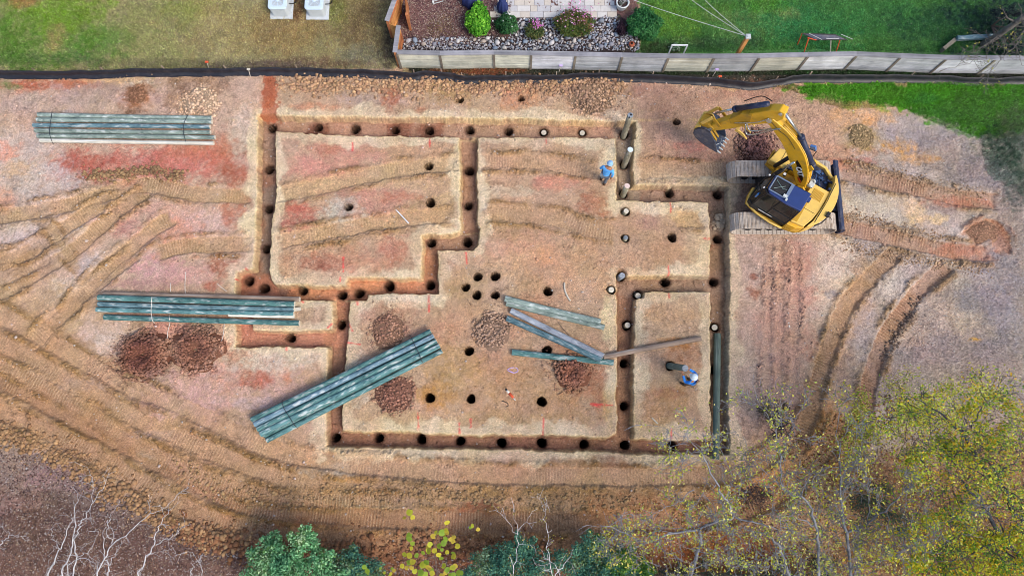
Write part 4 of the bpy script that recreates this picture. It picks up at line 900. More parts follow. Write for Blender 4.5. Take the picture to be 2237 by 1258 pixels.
post(W(1369, 711, fl), W(1371, 710, -.3), .12, 'cream pile top halfway down the long trench')
post(W(1561, 715, fl), W(1561, 715, -.38), .12, 'pale sawn pile top just above the pole in the right trench')
post(W(1463, 799, 0), W(1497, 804, 1.9), .125, 'loose pile standing in its hole and held upright by the worker', M_GREY, M_DKG, name='timber_pile')

# ---- spoil heaps ------------------------------------------------------------------
def heap(px, py, rad, hgt, n, rgb, rgb2, label, crater=.25, smax=.09, ex=1.0):
    c = W(px, py); zc = gz(c.x, c.y)
    m = MB(); loops = []
    for i, f in enumerate((1.12, 1.0, .85, .7, .55, .4, .25, .08)):
        hh = hgt * (1 - f ** 1.4) - (hgt * crater * 1.4 * max(0, 1 - f / .38))
        loops.append([Vector((c.x + ex * rad * f * .86 * (1 + .35 * mnoise.noise(Vector((math.cos(a) * 1.5, math.sin(a) * 1.5, px * .1)))) * math.cos(a), c.y + rad * f * .86 * (1 + .35 * mnoise.noise(Vector((math.cos(a) * 1.5, math.sin(a) * 1.5, px * .1)))) * math.sin(a), zc + max(-.05, hh if f < 1.1 else -.06))) for a in [2 * math.pi * k / 28 for k in range(28)]])
    m.loft(loops, cap=False)
    t = thing('spoil_heap', (c.x, c.y, zc), label, 'dirt pile', 'heaps of drilled spoil')
    m.build('mound', simple('spoil', tuple((np.array(rgb) * .8).astype(int)), .95, .1, var=.3, sc_=14, bumpd=.03), t, True)
    a = rng.random(n) * 2 * np.pi; f = np.sqrt(rng.random(n)) * (1.02 + .30 * fb(np.cos(a) * 1.3, np.sin(a) * 1.3, .8, 3, int(px))) ; f = np.where(rng.random(n) < .30, f * (1 + .7 * rng.random(n)), f); kp = (f < .75) | (vn(c.x + ex * rad * f * np.cos(a), c.y + rad * f * np.sin(a), .22, 44) > .38); a = a[kp]; f = f[kp]; n = len(a)
    x = c.x + ex * rad * f * np.cos(a); y = c.y + rad * f * np.sin(a)
    h = hgt * (1 - np.clip(f, 0, 1) ** 1.4) - hgt * crater * 1.4 * np.clip(1 - f / .38, 0, 1)
    S = .02 + (smax - .02) * rng.random(n) ** 2.2; S = np.where(f > 1, S * .7, S)
    z = zc + np.clip(h, 0, 9) + S * .3 + .0
    k = fb(x, y, .5, 2, int(px)) * .5 + .5; k = np.clip(k + .3 * (rng.random(n) - .5), 0, 1)[:, None]
    gc = gcol(x, y); wg = np.clip((f[:, None] - .45) * .8, 0, .7); C = ((lin(*rgb) * k + lin(*rgb2) * (1 - k)) * (1 - wg) + gc * wg) * (.6 + .8 * rng.random((n, 1)))
    clods('clods', np.stack([x, y, z], -1), S, C, M_CLOD, parent=t, loc=(c.x, c.y, zc))['kind'] = 'stuff'
heap(316, 776, 1.12, .40, 2600, (138, 92, 74), (98, 64, 58), 'dark red spoil heap with a hollow, left of two by the ruts', .7, .07, 1.08)
heap(430, 764, 1.06, .36, 2300, (150, 106, 86), (106, 72, 64), 'brown red spoil heap, right of two below the loose row', .7, .07, 1.12)
heap(1248, 812, .80, .34, 1200, (156, 106, 84), (122, 84, 74), 'dark red spoil heap under the level teal pole', .5, .075)
heap(1075, 722, .85, .18, 900, (176, 146, 124), (142, 120, 108), 'greyish low spoil heap left of the loose middle poles', .6, .065)
heap(1648, 322, .9, .36, 1400, (134, 98, 92), (100, 74, 74), 'dark violet brown spoil heap below the digger boom', .3, .08)
heap(300, 208, .5, .16, 420, (164, 124, 98), (134, 98, 78), 'small brown spoil heap above the upper left pole pile', .1, .05)
heap(438, 228, .95, .2, 1000, (220, 194, 166), (184, 152, 128), 'pale tan heap of clods beside the upper left pole pile', .2, .08)
heap(850, 722, .9, .12, 620, (172, 134, 112), (138, 100, 86), 'brown heap of clods above the diagonal stack', .3, .065)
heap(862, 858, .95, .14, 700, (160, 116, 98), (130, 92, 80), 'red brown heap of clods below the diagonal stack', .2, .065)
heap(1006, 222, 1.0, .16, 900, (198, 164, 122), (164, 130, 102), 'yellowish ring of clods round a drilled hole near the silt fence', .85, .08)
heap(1140, 216, .8, .14, 640, (200, 154, 124), (160, 120, 102), 'orange ring of clods round the middle drilled hole by the silt fence', .85, .07)
heap(1290, 206, 1.1, .14, 760, (186, 154, 126), (154, 124, 106), 'brown ring of clods round the drilled hole above the upper trench', .7, .085)
heap(1478, 262, .7, .08, 360, (176, 142, 120), (150, 118, 104), 'thin ring of clods beside the small hole left of the digger bucket', .6, .05)
heap(1880, 300, .6, .10, 380, (184, 160, 120), (150, 126, 98), 'tan clump of dried roots and clods right of the digger', .1, .05)
heap(1576, 478, .42, .08, 170, (190, 176, 154), (160, 146, 128), 'broken slabs of grey soil fallen into the right trench', .1, .14, .6)
heap(2150, 508, .6, .16, 420, (192, 150, 122), (172, 132, 110), 'reddish mound pushed up where the right hand ruts turn', .1, .035, 1.3)
# churned clods along the lower edge of the bulldozed band
def clodline(pts, n, wd, rgb, rgb2, smax, label):
    q = np.array(smooth([W2(*p) for p in pts])); seg = np.hypot(*np.diff(q, axis=0).T); cum = np.concatenate([[0], np.cumsum(seg)])
    u = rng.random(n) * cum[-1]; x = np.interp(u, cum, q[:, 0]); y = np.interp(u, cum, q[:, 1]); g = rng.normal(0, wd, (n, 2)); x = x + g[:, 0]; y = y + g[:, 1]
    k = rng.random(n) < .35 + .6 * vn(x, y, .9, 5); x, y = x[k], y[k]; n = len(x)
    ok = (x > -25) & (x < 25) & (y > -8.2); x, y = x[ok], y[ok]; n = len(x)
    S = .02 + (smax - .02) * rng.random(n) ** 2.5; kk = rng.random((n, 1)); C = (lin(*rgb) * kk + lin(*rgb2) * (1 - kk)) * (.7 + .5 * rng.random((n, 1)))
    return tag(clods('clod_windrow', np.stack([x, y, gsamp(HT, x, y) + S * .3], -1), S, C, M_CLOD), label, kind='stuff')
clodline([(0, 940), (110, 985), (200, 1035), (320, 1110), (430, 1165), (560, 1190)], 3200, .28, (176, 142, 104), (140, 108, 82), .10, 'ridge of clods where the bulldozed band meets the woodland floor')
clodline([(380, 1150), (480, 1185), (640, 1205), (800, 1195), (1000, 1195), (1200, 1205)], 3000, .3, (150, 108, 78), (120, 84, 64), .11, 'ridge of red brown clods along the lower bank')
clodline([(380, 1010), (500, 1085), (640, 1085), (800, 1080), (1000, 1080), (1200, 1095), (1400, 1090)], 1700, .26, (176, 146, 106), (148, 120, 92), .08, 'windrow of clods between the lower crawler ruts')
clodline([(620, 185), (800, 186), (950, 188), (1060, 190), (1200, 186), (1360, 185)], 3600, .26, (196, 160, 122), (156, 122, 100), .10, 'rubbly bank of clods beneath the black silt fence')
clodline([(2010, 645), (1985, 695), (1955, 740), (1930, 790)], 420, .12, (150, 128, 110), (116, 98, 88), .07, 'torn clods along the outer side of the curved rut')
clodline([(1850, 355), (1960, 385), (2060, 410), (2150, 425)], 900, .16, (188, 160, 130), (160, 132, 108), .05, 'clods thrown up above the upper rut right of the digger')
clodline([(1850, 470), (1960, 500), (2040, 520), (2100, 530)], 900, .16, (188, 160, 130), (160, 132, 108), .05, 'clods thrown up above the lower rut right of the digger')
clodline([(1840, 535), (1950, 560), (2050, 575), (2160, 590)], 800, .16, (188, 160, 130), (160, 132, 108), .05, 'clods below the lower rut right of the digger')
clodline([(180, 380), (260, 385), (330, 372), (400, 388)], 900, .15, (160, 132, 96), (130, 104, 80), .09, 'crumbled ridge round the turning rut at left')

# =====================================================================
#                           silt fence
# =====================================================================
SF = [(-120, 168), (0, 166), (110, 167), (216, 166), (310, 162), (405, 162), (500, 161), (600, 160), (740, 163), (861, 167), (900, 171), (935, 166), (985, 172), (1010, 177), (1080, 177), (1145, 176), (1230, 175), (1290, 170), (1380, 173), (1451, 176), (1540, 181), (1600, 187), (1641, 191), (1700, 183), (1740, 176), (1880, 175), (2042, 177), (2130, 181), (2237, 180), (2380, 182)]
t = thing('silt_fence', W(1100, 176), 'long low black silt fence running across the lot below the gardens', 'silt fence')
q = smooth([W2(*p) for p in SF], 10); V = []; F = []
for i, (x, y) in enumerate(q):
    g = gz(x, y); wv = .05 * mnoise.noise(Vector((x * 1.3, 0, 0))); sag = .05 * mnoise.noise(Vector((x * .7, 5, 0)))
    low = [(0.16 + .05 * mnoise.noise(Vector((x * 2, 9, 0))), -.16, g + .012), (.03, -.03, g + .03), (0.0 + wv, 0, g + .2), (-.02 + wv * 1.4, .03, g + .38 + sag), (-.02 + wv * 1.4, .045, g + .385 + sag), (wv, .03, g + .1)]
    V += [(x, y + b + wv, z) for (a, b, z) in low]
    if i: o = (i - 1) * 6; F += [(o + k, o + k + 1, o + 7 + k, o + 6 + k) for k in range(5)]
m = MB(); m.add(V, F); m.build('fabric', M_SILT, t, True)
L_ = len(q)
for i in range(4, L_, 14):
    x, y = q[i]; g = gz(x, y); MB().box((x, y + .06, g + .27), (.04, .04, .62)).build('stake', M_BRN, t)

# =====================================================================
#                           board fence
# =====================================================================
FP = [(877, 148), (967, 150), (1080, 148.5), (1159, 150), (1252, 152), (1350, 154), (1447, 156), (1543, 156.5), (1638, 155.5), (1740, 153), (1842, 151.5), (1934, 155.5), (2030, 159), (2134, 160), (2236, 161), (2345, 162)]
FH = 1.16
t = thing('board_fence', W(1500, 150), 'long grey board fence with flat cap between the gardens and the dig', 'fence')
base = [W(*p) for p in FP]
for i in range(len(base) - 1):
    a, b = base[i], base[i + 1]; d = (b - a); L = d.length; M = frame(a, d.x, d.y, 0)
    pm = MB(M); nb = 7; bh = (FH - .06) / nb
    for k in range(nb):
        z = .05 + bh * (k + .5); off = -.03 - .010 * ((k + i) % 2) + random.uniform(-.004, .004)
        pm.box((L / 2, off, z), (L - .02, .022, bh - .014), Matrix.Rotation(random.uniform(-.10, .06), 3, 'X'))
    mt = M_FEN2 if i == 9 else (M_FEN3 if i in (0, 1, 8) else random.choice([M_FEN, M_FEN, M_FEN3, M_FEN2]) if i < 9 else M_FEN)
    o = pm.build('board_panel', mt, t)
    cm = MB(M); cm.box((L / 2, .04, FH + .035), (L + .01, .21, .038), None); cm.build('cap_board', M_CAPB, t, bevel=.006)
for i, a in enumerate(base):
    d = base[min(i + 1, len(base) - 1)] - base[max(i - 1, 0)]
    M = frame(a, d.x, d.y, 0)
    MB(M).box((0, .045, FH / 2), (.09, .09, FH)).build('post', M_BAT, t)
    MB(M).box((0, -.065, FH / 2), (.10, .024, FH - .01)).build('batten', M_BAT, t)
# cedar coloured return at the left corner
t = thing('cedar_fence', W(868, 100), 'warm brown cedar fence and gate turning up from the left end of the grey fence', 'fence')
def vboards(a, b, h, cap=True, inner=M_CED):
    a, b = Vector(a), Vector(b); d = b - a; L = d.length; M = frame(a, d.x, d.y, 0); m = MB(M); n = max(2, int(L / .14)); w_ = L / n
    for k in range(n): m.box((w_ * (k + .5), random.uniform(-.004, .004), h / 2 + .02), (w_ - .008, .022, h - .02 + random.uniform(-.01, .01)))
    m.build('board_panel', inner, t)
    [MB(M).box((L / 2, .035, h * q_), (L, .045, .09)).build('rail', M_CED, t) for q_ in (.2, .8)]
    if cap: MB(M).box((L / 2, 0, h + .045), (L + .08, .2, .036)).build('cap_board', M_CAPB, t, bevel=.005)
c0 = W(873, 146); c1 = W(880, 93)
vboards(c1, c0, FH + .02)
g1_ = W(857, 82); g2_ = W(897, 66)
vboards(g1_, c1 + Vector((-.05, .05, 0)), FH - .06, False)
e1 = W(876, 30); e2 = W(886, -40)
vboards(e1, g1_, FH + .1); vboards(e2, e1, FH + .1)
vboards(g2_, W(893, 18), FH - .1, False)
for p_ in (c0, c1, g1_, e1, g2_): MB().box((p_.x, p_.y, (FH + .06) / 2), (.1, .1, FH + .06)).build('post', M_CED, t)

# =====================================================================
#                      things in the gardens
# =====================================================================
def rsq(hw, z, rad, n=7, c=(0, 0)):
    """rounded square loop"""
    out = []
    for q_ in range(4):
        cx = (hw - rad) * (1, -1, -1, 1)[q_]; cy = (hw - rad) * (1, 1, -1, -1)[q_]
        for k in range(n):
            a = math.pi / 2 * (q_ + k / (n - 1)); out.append(Vector((c[0] + cx + rad * math.cos(a), c[1] + cy + rad * math.sin(a), z)))
    return out
def ac_unit(loc, label):
    t = thing('ac_unit', loc, label, 'air conditioner', 'outdoor air conditioners on the left lawn'); o = Vector(loc)
    T = Matrix.Translation(o)
    MB(T).box((0, 0, .04), (1.0, 1.0, .09)).build('pad', M_CONC, t, bevel=.012)
    m = MB(T); loops = []; z = .1
    while z < .62:
        loops += [rsq(.385, z, .12), rsq(.385, z + .018, .12), rsq(.368, z + .022, .11), rsq(.368, z + .034, .11)]; z += .038
    m.loft(loops); m.build('louvred_body', M_AC, t)
    m = MB(T); m.loft([rsq(.40, .62, .13), rsq(.41, .64, .13), rsq(.41, .665, .13), rsq(.395, .68, .13)], cap=False)
    # top plate with round opening
    outer = rsq(.395, .68, .13); n = len(outer); inner = [Vector((.31 * math.cos(math.atan2(p.y, p.x)), .31 * math.sin(math.atan2(p.y, p.x)), .688)) for p in outer]
    low = [Vector((p.x * .98, p.y * .98, .6)) for p in inner]
    m.loft([outer, inner, low], cap=False); m.build('top_cover', M_ACT, t)
    MB(T).lathe([(.0, .55), (.3, .55)], n=24).build('fan_well', M_ACD, t)
    g = MB(T)
    for k in range(8):
        a = k * math.pi / 4 + .1; g.tube([(0.07 * math.cos(a), .07 * math.sin(a), .70), (.32 * math.cos(a), .32 * math.sin(a), .69)], .009, 5)
    for rr in (.1, .16, .22, .28): g.tube([(rr * math.cos(a), rr * math.sin(a), .695) for a in [2 * math.pi * k / 28 for k in range(29)]], .004, 4)
    g.lathe([(0, .715), (.07, .71), (.075, .69)], n=20); g.build('grille', M_ACT, t)
    f = MB(T)
    for k in range(4):
        a = k * math.pi / 2; f.add([(.04 * math.cos(a - .4), .04 * math.sin(a - .4), .60), (.28 * math.cos(a - .35), .28 * math.sin(a - .35), .60), (.28 * math.cos(a + .35), .28 * math.sin(a + .35), .57), (.04 * math.cos(a + .4), .04 * math.sin(a + .4), .58)], [(0, 1, 2, 3)])
    f.build('fan_blade', M_NAVY, t); MB(T).box((.12, -.37, .5), (.12, .012, .03)).build('badge', M_ACD, t)
    m = MB(T); m.tube([(.38, .1, .3), (.55, .12, .28), (.6, .3, .1), (.62, .6, .03)], .02, 6); m.build('pipe', M_BLK, t)
    return t
p = W(615.5, 44); ac_unit((p.x, p.y + .5, 0), 'left of the two pale air conditioner units on the lawn')
p = W(694, 45); ac_unit((p.x, p.y + .5, 0), 'right of the two pale air conditioner units on the lawn')

# patio of large pavers
m = MB(); x0 = W(1070, 40).x; x1 = W(1348, 40).x; y0 = W(1200, 40).y; y1 = W(1200, -40).y; M_PAV = []
for c_ in ((212, 210, 208), (196, 196, 200), (206, 198, 188)): M_PAV.append(simple('paver', c_, .9, .15, var=.08, sc_=5))
y = y0; r_ = 0
while y < y1:
    x = x0 + (r_ % 3) * .17
    if y < W(1200, 30).y: pass
    while x < x1 - .1:
        wd = random.choice([.3, .45, .45, .6]); wd = min(wd, x1 - x)
        m.mi = random.randrange(3); m.box((x + wd / 2, y + .15, .02 + random.uniform(-.003, .003)), (wd - .014, .286, .05)); x += wd
    y += .3; r_ += 1
tag(m.build('patio', M_PAV, bevel=.004), 'pale stone paver patio at the top edge', kind='structure')
MB().box(((x0 + x1) / 2, (y0 + y1) / 2, .008), (x1 - x0, y1 - y0, .02)).build('patio_bed', simple('joint sand', (110, 104, 100), .95, .1)); tag(bpy.data.objects['patio_bed'], kind='structure')

# river cobbles
def cob_mesh(k):
    V = IV.copy(); rg = np.random.default_rng(k)
    me = bpy.data.meshes.new('cobble'); V = V * (1 + .16 * (rg.random((12, 1)) * 2 - 1)) * np.array([1.15, .85, .55])
    me.from_pydata([tuple(v) for v in V], [], [tuple(int(i) for i in f) for f in IF]); me.polygons.foreach_set('use_smooth', [True] * 20); return me
CM = []
for k, c_ in enumerate([(176, 176, 184), (150, 152, 166), (204, 200, 196), (188, 176, 168), (132, 140, 152), (214, 212, 214), (160, 150, 146), (142, 158, 178)]):
    me = cob_mesh(k); me.materials.append(simple('cobble stone', c_, .75, .25, var=.12, sc_=9)); CM.append(me)
bedx, bedy = scatter_poly([(876, 87), (1000, 84), (1110, 84), (1135, 42), (1345, 40), (1370, 66), (1395, 80), (1395, 108), (880, 108)], 9000, .05)
px_, py_, rr_ = [], [], []
for x, y in zip(bedx, bedy):
    r = .05 + .10 * random.random() ** 2.2
    if len(px_) and np.min(np.hypot(np.array(px_) - x, np.array(py_) - y) - .92 * (np.array(rr_) + r)) < 0: continue
    px_.append(x); py_.append(y); rr_.append(r)
order = np.argsort(-np.array(rr_)); big = order[:290]; small = order[290:]
for i in big:
    o = bpy.data.objects.new('river_cobble', CM[random.randrange(8)]); sc.collection.objects.link(o); r = rr_[i]; o.scale = (r, r, r)
    o.location = (px_[i], py_[i], gz(px_[i], py_[i]) + r * .3); o.rotation_euler = (random.uniform(-.3, .3), random.uniform(-.3, .3), random.random() * 6.28)
    tag(o, 'rounded grey river cobble in the stone bed behind the board fence', 'cobble', 'river cobbles in the garden bed')
cx_, cy_ = np.array(px_)[small], np.array(py_)[small]; rs_ = np.array(rr_)[small]; ex_, ey_ = scatter_poly([(874, 84), (1000, 80), (1110, 82), (1135, 40), (1345, 38), (1395, 70), (1397, 112), (876, 112)], 2600, .05)
cx_ = np.concatenate([cx_, ex_]); cy_ = np.concatenate([cy_, ey_]); rs_ = np.concatenate([rs_, .025 + .02 * rng.random(len(ex_))]); n = len(cx_)
C = np.array([lin(168, 168, 176)]) * (.45 + .9 * rng.random((n, 1)))
tag(clods('pebbles', np.stack([cx_, cy_, gsamp(HT, cx_, cy_) + rs_ * .2], -1), rs_, C, M_STONE, .12, .6), 'small grey pebbles filling the garden stone bed', kind='stuff')

# shrubs
def leafcloud(name, blobs, n, sz, cols, parent=None, shell=.55, up=.5, loc=None, mat=None):
    """many small folded leaves spread through ellipsoids: blobs = (x,y,z,rx,ry,rz)"""
    B = np.array(blobs, float); wv = (B[:, 3] * B[:, 4] * B[:, 5]) ** .7; k = rng.choice(len(B), n, p=wv / wv.sum()); b = B[k]
    d = rng.normal(size=(n, 3)); d /= np.linalg.norm(d, axis=1, keepdims=True); rad = shell + (1.06 - shell) * rng.random(n) ** .6
    lump = 1 + .22 * (fb(d[:, 0] * 2 + k, d[:, 1] * 2 + d[:, 2], .8, 2, 3))
    P = b[:, :3] + d * b[:, 3:6] * (rad * lump)[:, None]; P[:, 2] = np.maximum(P[:, 2], .02)
    nrm = d * .6 + rng.normal(size=(n, 3)) * .55; nrm[:, 2] += up; nrm /= np.linalg.norm(nrm, axis=1, keepdims=True)
    return leaves(name, P, nrm, sz * (.6 + .8 * rng.random(n)), cols, parent, loc, seedv=fb(P[:, 0], P[:, 1], .6, 2, 9), mat=mat)
def leaves(name, P, nrm, S, cols, parent=None, loc=None, seedv=None, wide=.5, mat=None):
    n = len(P); r = rng.normal(size=(n, 3)); u = np.cross(nrm, r); u /= np.linalg.norm(u, axis=1, keepdims=True) + 1e-9; v = np.cross(nrm, u); s = S[:, None]
    p0 = P - u * s; p2 = P + u * s - nrm * s * .25; p1 = P - v * s * wide + nrm * s * .15; p3 = P + v * s * wide + nrm * s * .15
    V = np.stack([p0, p1, p2, p3], 1).reshape(-1, 3); F = np.arange(4 * n).reshape(-1, 4)
    cs = np.array([lin(*c) for c in cols]); t_ = rng.random(n) * (len(cs) - .01)
    if seedv is not None: t_ = np.clip((seedv * .5 + .5) * len(cs) + rng.normal(0, .8, n), 0, len(cs) - .01)
    C = cs[t_.astype(int)] * (.7 + .6 * rng.random((n, 1)))
    CC = np.repeat(np.concatenate([np.clip(C, 0, .9), np.ones((n, 1))], 1)[:, None, :], 4, 1).reshape(-1, 4)
    return mesh_np(name, V, F, mat or M_LEAF, parent, CC, loc=loc)
def shrub(px, py, rx, ry, h, n, sz, cols, label, name='shrub', cat='shrub', flowers=None, group=None):
    """px,py: centre of the crown as it shows; rx,ry crown radii in m"""
    c = W(px, py, h * .55); t = thing(name, (c.x, c.y, 0), label, cat, group)
    bl = [(c.x, c.y, h * .5, rx * .8, ry * .8, h * .5)]
    for k in range(7):
        a = 2 * math.pi * k / 7 + random.random(); bl.append((c.x + rx * .5 * math.cos(a), c.y + ry * .5 * math.sin(a), h * random.uniform(.4, .7), rx * random.uniform(.32, .5), ry * random.uniform(.32, .5), h * .32))
    leafcloud('foliage', bl, n, sz, cols, t, loc=tuple(t.location))
    m = MB()
    for k in range(7):
        a = 2 * math.pi * k / 7; m.tube([(c.x, c.y, -.02), (c.x + rx * .25 * math.cos(a), c.y + ry * .25 * math.sin(a), h * .35), (c.x + rx * .6 * math.cos(a), c.y + ry * .6 * math.sin(a), h * .7)], [.02, .014, .006], 5)
    m.build('stem', M_TWIG, t)
    if flowers:
        nf, fc, fs, ox, oy, fr = flowers; g = rng.normal(size=(nf, 2)) * fr; P = np.stack([c.x + ox + g[:, 0], c.y + oy + g[:, 1], h * (.85 + .25 * rng.random(nf))], -1)
        nn = rng.normal(size=(nf, 3)) * .4; nn[:, 2] += 1; nn /= np.linalg.norm(nn, axis=1, keepdims=True)
        leaves('flowers', P, nn, fs * (.7 + .6 * rng.random(nf)), fc, t, tuple(t.location), wide=.9)['kind'] = 'stuff'
    return t
shrub(1045, 42, .62, .85, .9, 5200, .06, [(70, 140, 40), (104, 180, 48), (140, 206, 70), (84, 156, 44)], 'bright light green bush in the garden left of the patio')
shrub(1108, 52, .62, .55, .6, 3200, .045, [(40, 88, 52), (62, 116, 66), (84, 136, 84)], 'dark green bush with a few white flowers beside the bright green one', flowers=(7, [(250, 250, 250)], .05, 0, 0, .3))
shrub(1168, 66, .5, .5, .5, 2400, .04, [(96, 110, 62), (122, 124, 74), (70, 96, 56)], 'small bush with pink purple flowers on the cobbles', flowers=(60, [(214, 120, 196), (226, 156, 210)], .035, .1, .12, .13))
shrub(1256, 50, 1.05, .72, .75, 6500, .045, [(92, 116, 60), (120, 126, 66), (70, 100, 52), (140, 120, 80)], 'wide olive bush with pink blossoms in front of the patio', flowers=(150, [(226, 150, 200), (240, 190, 220), (206, 120, 180)], .035, .15, .35, .35))
shrub(1407, 52, .82, .85, .85, 7000, .05, [(44, 104, 60), (62, 130, 72), (86, 150, 88)], 'large round deep green bush right of the white pot')
shrub(1358, 62, .24, .36, .4, 700, .05, [(48, 34, 48), (70, 52, 66)], 'dark purple leaved plant below the white pot')
shrub(1475, 103, .3, .2, .3, 500, .045, [(60, 90, 60), (90, 130, 90), (180, 200, 180)], 'little dark plant beside the white frame')
# pot
p = W(1357, 19, 0); t = thing('planter_pot', p, 'round white planter pot on the patio corner', 'pot')
MB(Matrix.Translation(p)).lathe([(.0, .02), (.17, .02), (.24, .2), (.28, .42), (.3, .46), (.27, .48), (.235, .46), (.225, .40)], n=32).build('bowl', M_WHT2, t, True)
MB(Matrix.Translation(p)).lathe([(0.0, .40), (.23, .39)], n=24).build('soil', simple('potting soil', (70, 56, 54), .95, .1, var=.4, sc_=20), t)
P0 = np.array([[p.x, p.y, .5]]) + rng.normal(size=(50, 3)) * .08; leaves('dried_plant', P0, np.tile([0, 0, 1.], (50, 1)), np.full(50, .05), [(170, 170, 170), (110, 120, 110)], t, tuple(p))
# folded umbrellas / covers
def cone_umb(p, r, h, n, label, name, cat, tilt=0):
    t = thing(name, p, label, cat); m = MB(Matrix.Translation(p)); loops = []
    for (f, z) in ((.9, .05), (1, .12), (.97, h * .4), (.8, h * .68), (.45, h * .88), (.07, h)):
        loops.append([Vector((r * f * (1 + .10 * math.cos(n * a)) * math.cos(a), r * f * (1 + .10 * math.cos(n * a)) * math.sin(a), z)) for a in [2 * math.pi * k / (n * 4) for k in range(n * 4)]])
    m.loft(loops); m.build('fabric_cover', M_NAVY2, t, True); MB(Matrix.Translation(p)).cyl((0, 0, h - .02), (0, 0, h + .07), .025).build('finial', M_BLK, t)
M_NAVY2 = simple('navy canvas', (46, 58, 108), .75, .2, var=.15, sc_=5)
cone_umb(W(1098, 24), .24, .85, 8, 'folded navy umbrella with pleats on the patio edge', 'folded_umbrella', 'umbrella')
cone_umb(W(1030, 6), .42, .8, 7, 'navy canvas cover over garden furniture at the top edge', 'covered_grill', 'cover')
# small pale object in mulch
t = thing('garden_lantern', W(958, 5), 'small clear framed lantern lying on the mulch', 'lantern'); q0 = W(946, 8); q1 = W(968, 2)
MB(frame((q0 + q1) / 2, q1.x - q0.x, q1.y - q0.y)).box((0, .06, .05), (.45, .025, .025)).box((0, -.06, .05), (.45, .025, .025)).box((.22, 0, .05), (.025, .14, .025)).build('frame', M_WIRE, t)
MB(frame((q0 + q1) / 2, q1.x - q0.x, q1.y - q0.y)).box((-.22, 0, .06), (.08, .15, .1)).build('cap', M_WHT2, t, bevel=.01)
# white frame
t = thing('small_goal', W(1469, 135), 'small white tubular frame standing behind the board fence', 'frame'); m = MB(); a0, b0 = W(1455, 131), W(1487, 131)
a0.z = b0.z = 0; zt = 1.15
for q_ in (a0, b0): MB().box((q_.x, q_.y, zt / 2), (.05, .05, zt)).build('leg', M_WHT, t)
MB().box(((a0.x + b0.x) / 2, a0.y, zt + .02), (b0.x - a0.x + .05, .05, .05)).build('crossbar', M_WHT, t)
# post with wires
pb = W(1600, 137); zt = 2.0; t = thing('wire_post', (pb.x, pb.y, 0), 'brown wooden post behind the fence that carries three pale wires', 'post')
MB().box((pb.x, pb.y, zt / 2), (.15, .15, zt)).build('shaft', M_CED, t, bevel=.01); MB().box((pb.x, pb.y, zt + .04), (.2, .2, .1)).box((pb.x, pb.y, zt + .1), (.12, .12, .04)).build('cap', M_AC, t, bevel=.01)
for (ex, ey) in ((1386, -2), (1508, -6), (1538, -6)):
    a = Vector((pb.x - .06, pb.y + .05, zt)); b = W(ex, ey, 2.6); b = a + (b - a) * 1.5; MB().tube(smooth3([a, (a + b) / 2 - Vector((0, 0, .12)), b]), .010, 5).build('wire', M_WIRE, t)
# orange legged black bench / rebounder
t = thing('rebounder', W(1800, 110), 'black mesh rebounder on orange legs standing on the right lawn', 'sports frame'); z1 = .62
c1_, c2_, c3_, c4_ = W(1752, 80, z1), W(1822, 79, z1), W(1848, 88, z1), W(1790, 90, z1)
c1_, c2_, c3_, c4_ = W(1754, 74, z1 + .1), W(1824, 76, z1 + .1), W(1850, 87, z1), W(1783, 88, z1)
m = MB(); m.add([c1_, c4_, c3_, c2_], [(0, 1, 2, 3)]); m.add([v - Vector((0, 0, .03)) for v in (c1_, c4_, c3_, c2_)], [(3, 2, 1, 0)]); m.build('mesh_panel', M_NAVY, t)
MB().tube([c1_, c2_, c3_, c4_, c1_], .022, 6).build('rim', M_BLK, t)
MB().tube([c4_, W(1764, 83, z1)], .03, 6).build('front_bar', M_ORG, t); MB().tube([W(1805, 84.5, z1 + .035), W(1833, 84.5, z1 + .035)], .014, 5).build('white_strip', M_WHT, t)
for a, b in ((c1_, c4_), (c2_, c3_)): MB().tube([a + Vector((.25, 0, .02)), b + Vector((.25, 0, .02))], .012, 5).build('pale_tube', M_WIRE, t)
for (a, b, mt) in ((W(1767, 83, z1), W(1756, 116), M_ORG), (W(1815, 87, z1), W(1814, 116), M_CUT), (W(1835, 87, z1), W(1826, 116), M_ORG), (W(1752, 74, z1), W(1742, 98), M_ORG)): MB().tube([a, b], .024, 6).build('leg', mt, t)
# terracotta shard and stakes with flags
p = W(1379, 100); MB(Matrix.Translation(p)).lathe([(.1, .03), (.14, .1), (.12, .16), (.06, .2)], n=10).build('terracotta_shard', M_TERRA, loc=p); tag(bpy.data.objects['terracotta_shard'], 'broken terracotta pot beside the deep green bush', 'pot')
for k, (px, py, mt, lb) in enumerate([(457, 152, M_ORG, 'orange survey flag on the left lawn by the silt fence'), (1563, 183, M_ORG, 'orange tipped survey stake at the silt fence below the grey fence'), (1220, 160, M_PUR, 'pale pink survey flag between the two fences, left one'), (1556, 168, M_PUR, 'pale pink survey flag between the two fences, right one'), (547, 168, M_CUT, 'bare wooden survey stake near the red scrape')]):
    p = W(px, py); t = thing('survey_stake', p, lb, 'stake'); MB().tube([p, p + Vector((.08, .1, .45))], .018, 5).build('stick', M_CUT, t); q_ = p + Vector((.08, .1, .45)); MB().box(q_, (.14, .08, .04)).build('flag', mt, t)
# bench beam and leaning trunk at upper right
MB(frame(W(2122, 92), 1, .05, 0)).box((0, 0, .36), (1.75, .2, .14)).build('timber_beam', M_BLUE, loc=W(2122, 92), bevel=.01); tag(bpy.data.objects['timber_beam'], 'dark blue grey beam laid level by the leaning trunk', 'beam')
MB(frame(W(2066, 104), 1, .8, 0)).box((0, 0, .16), (.75, .16, .3)).build('timber_block', M_BAT, loc=W(2066, 104), bevel=.01); tag(bpy.data.objects['timber_block'], 'dark wooden block under the left end of the beam', 'block')

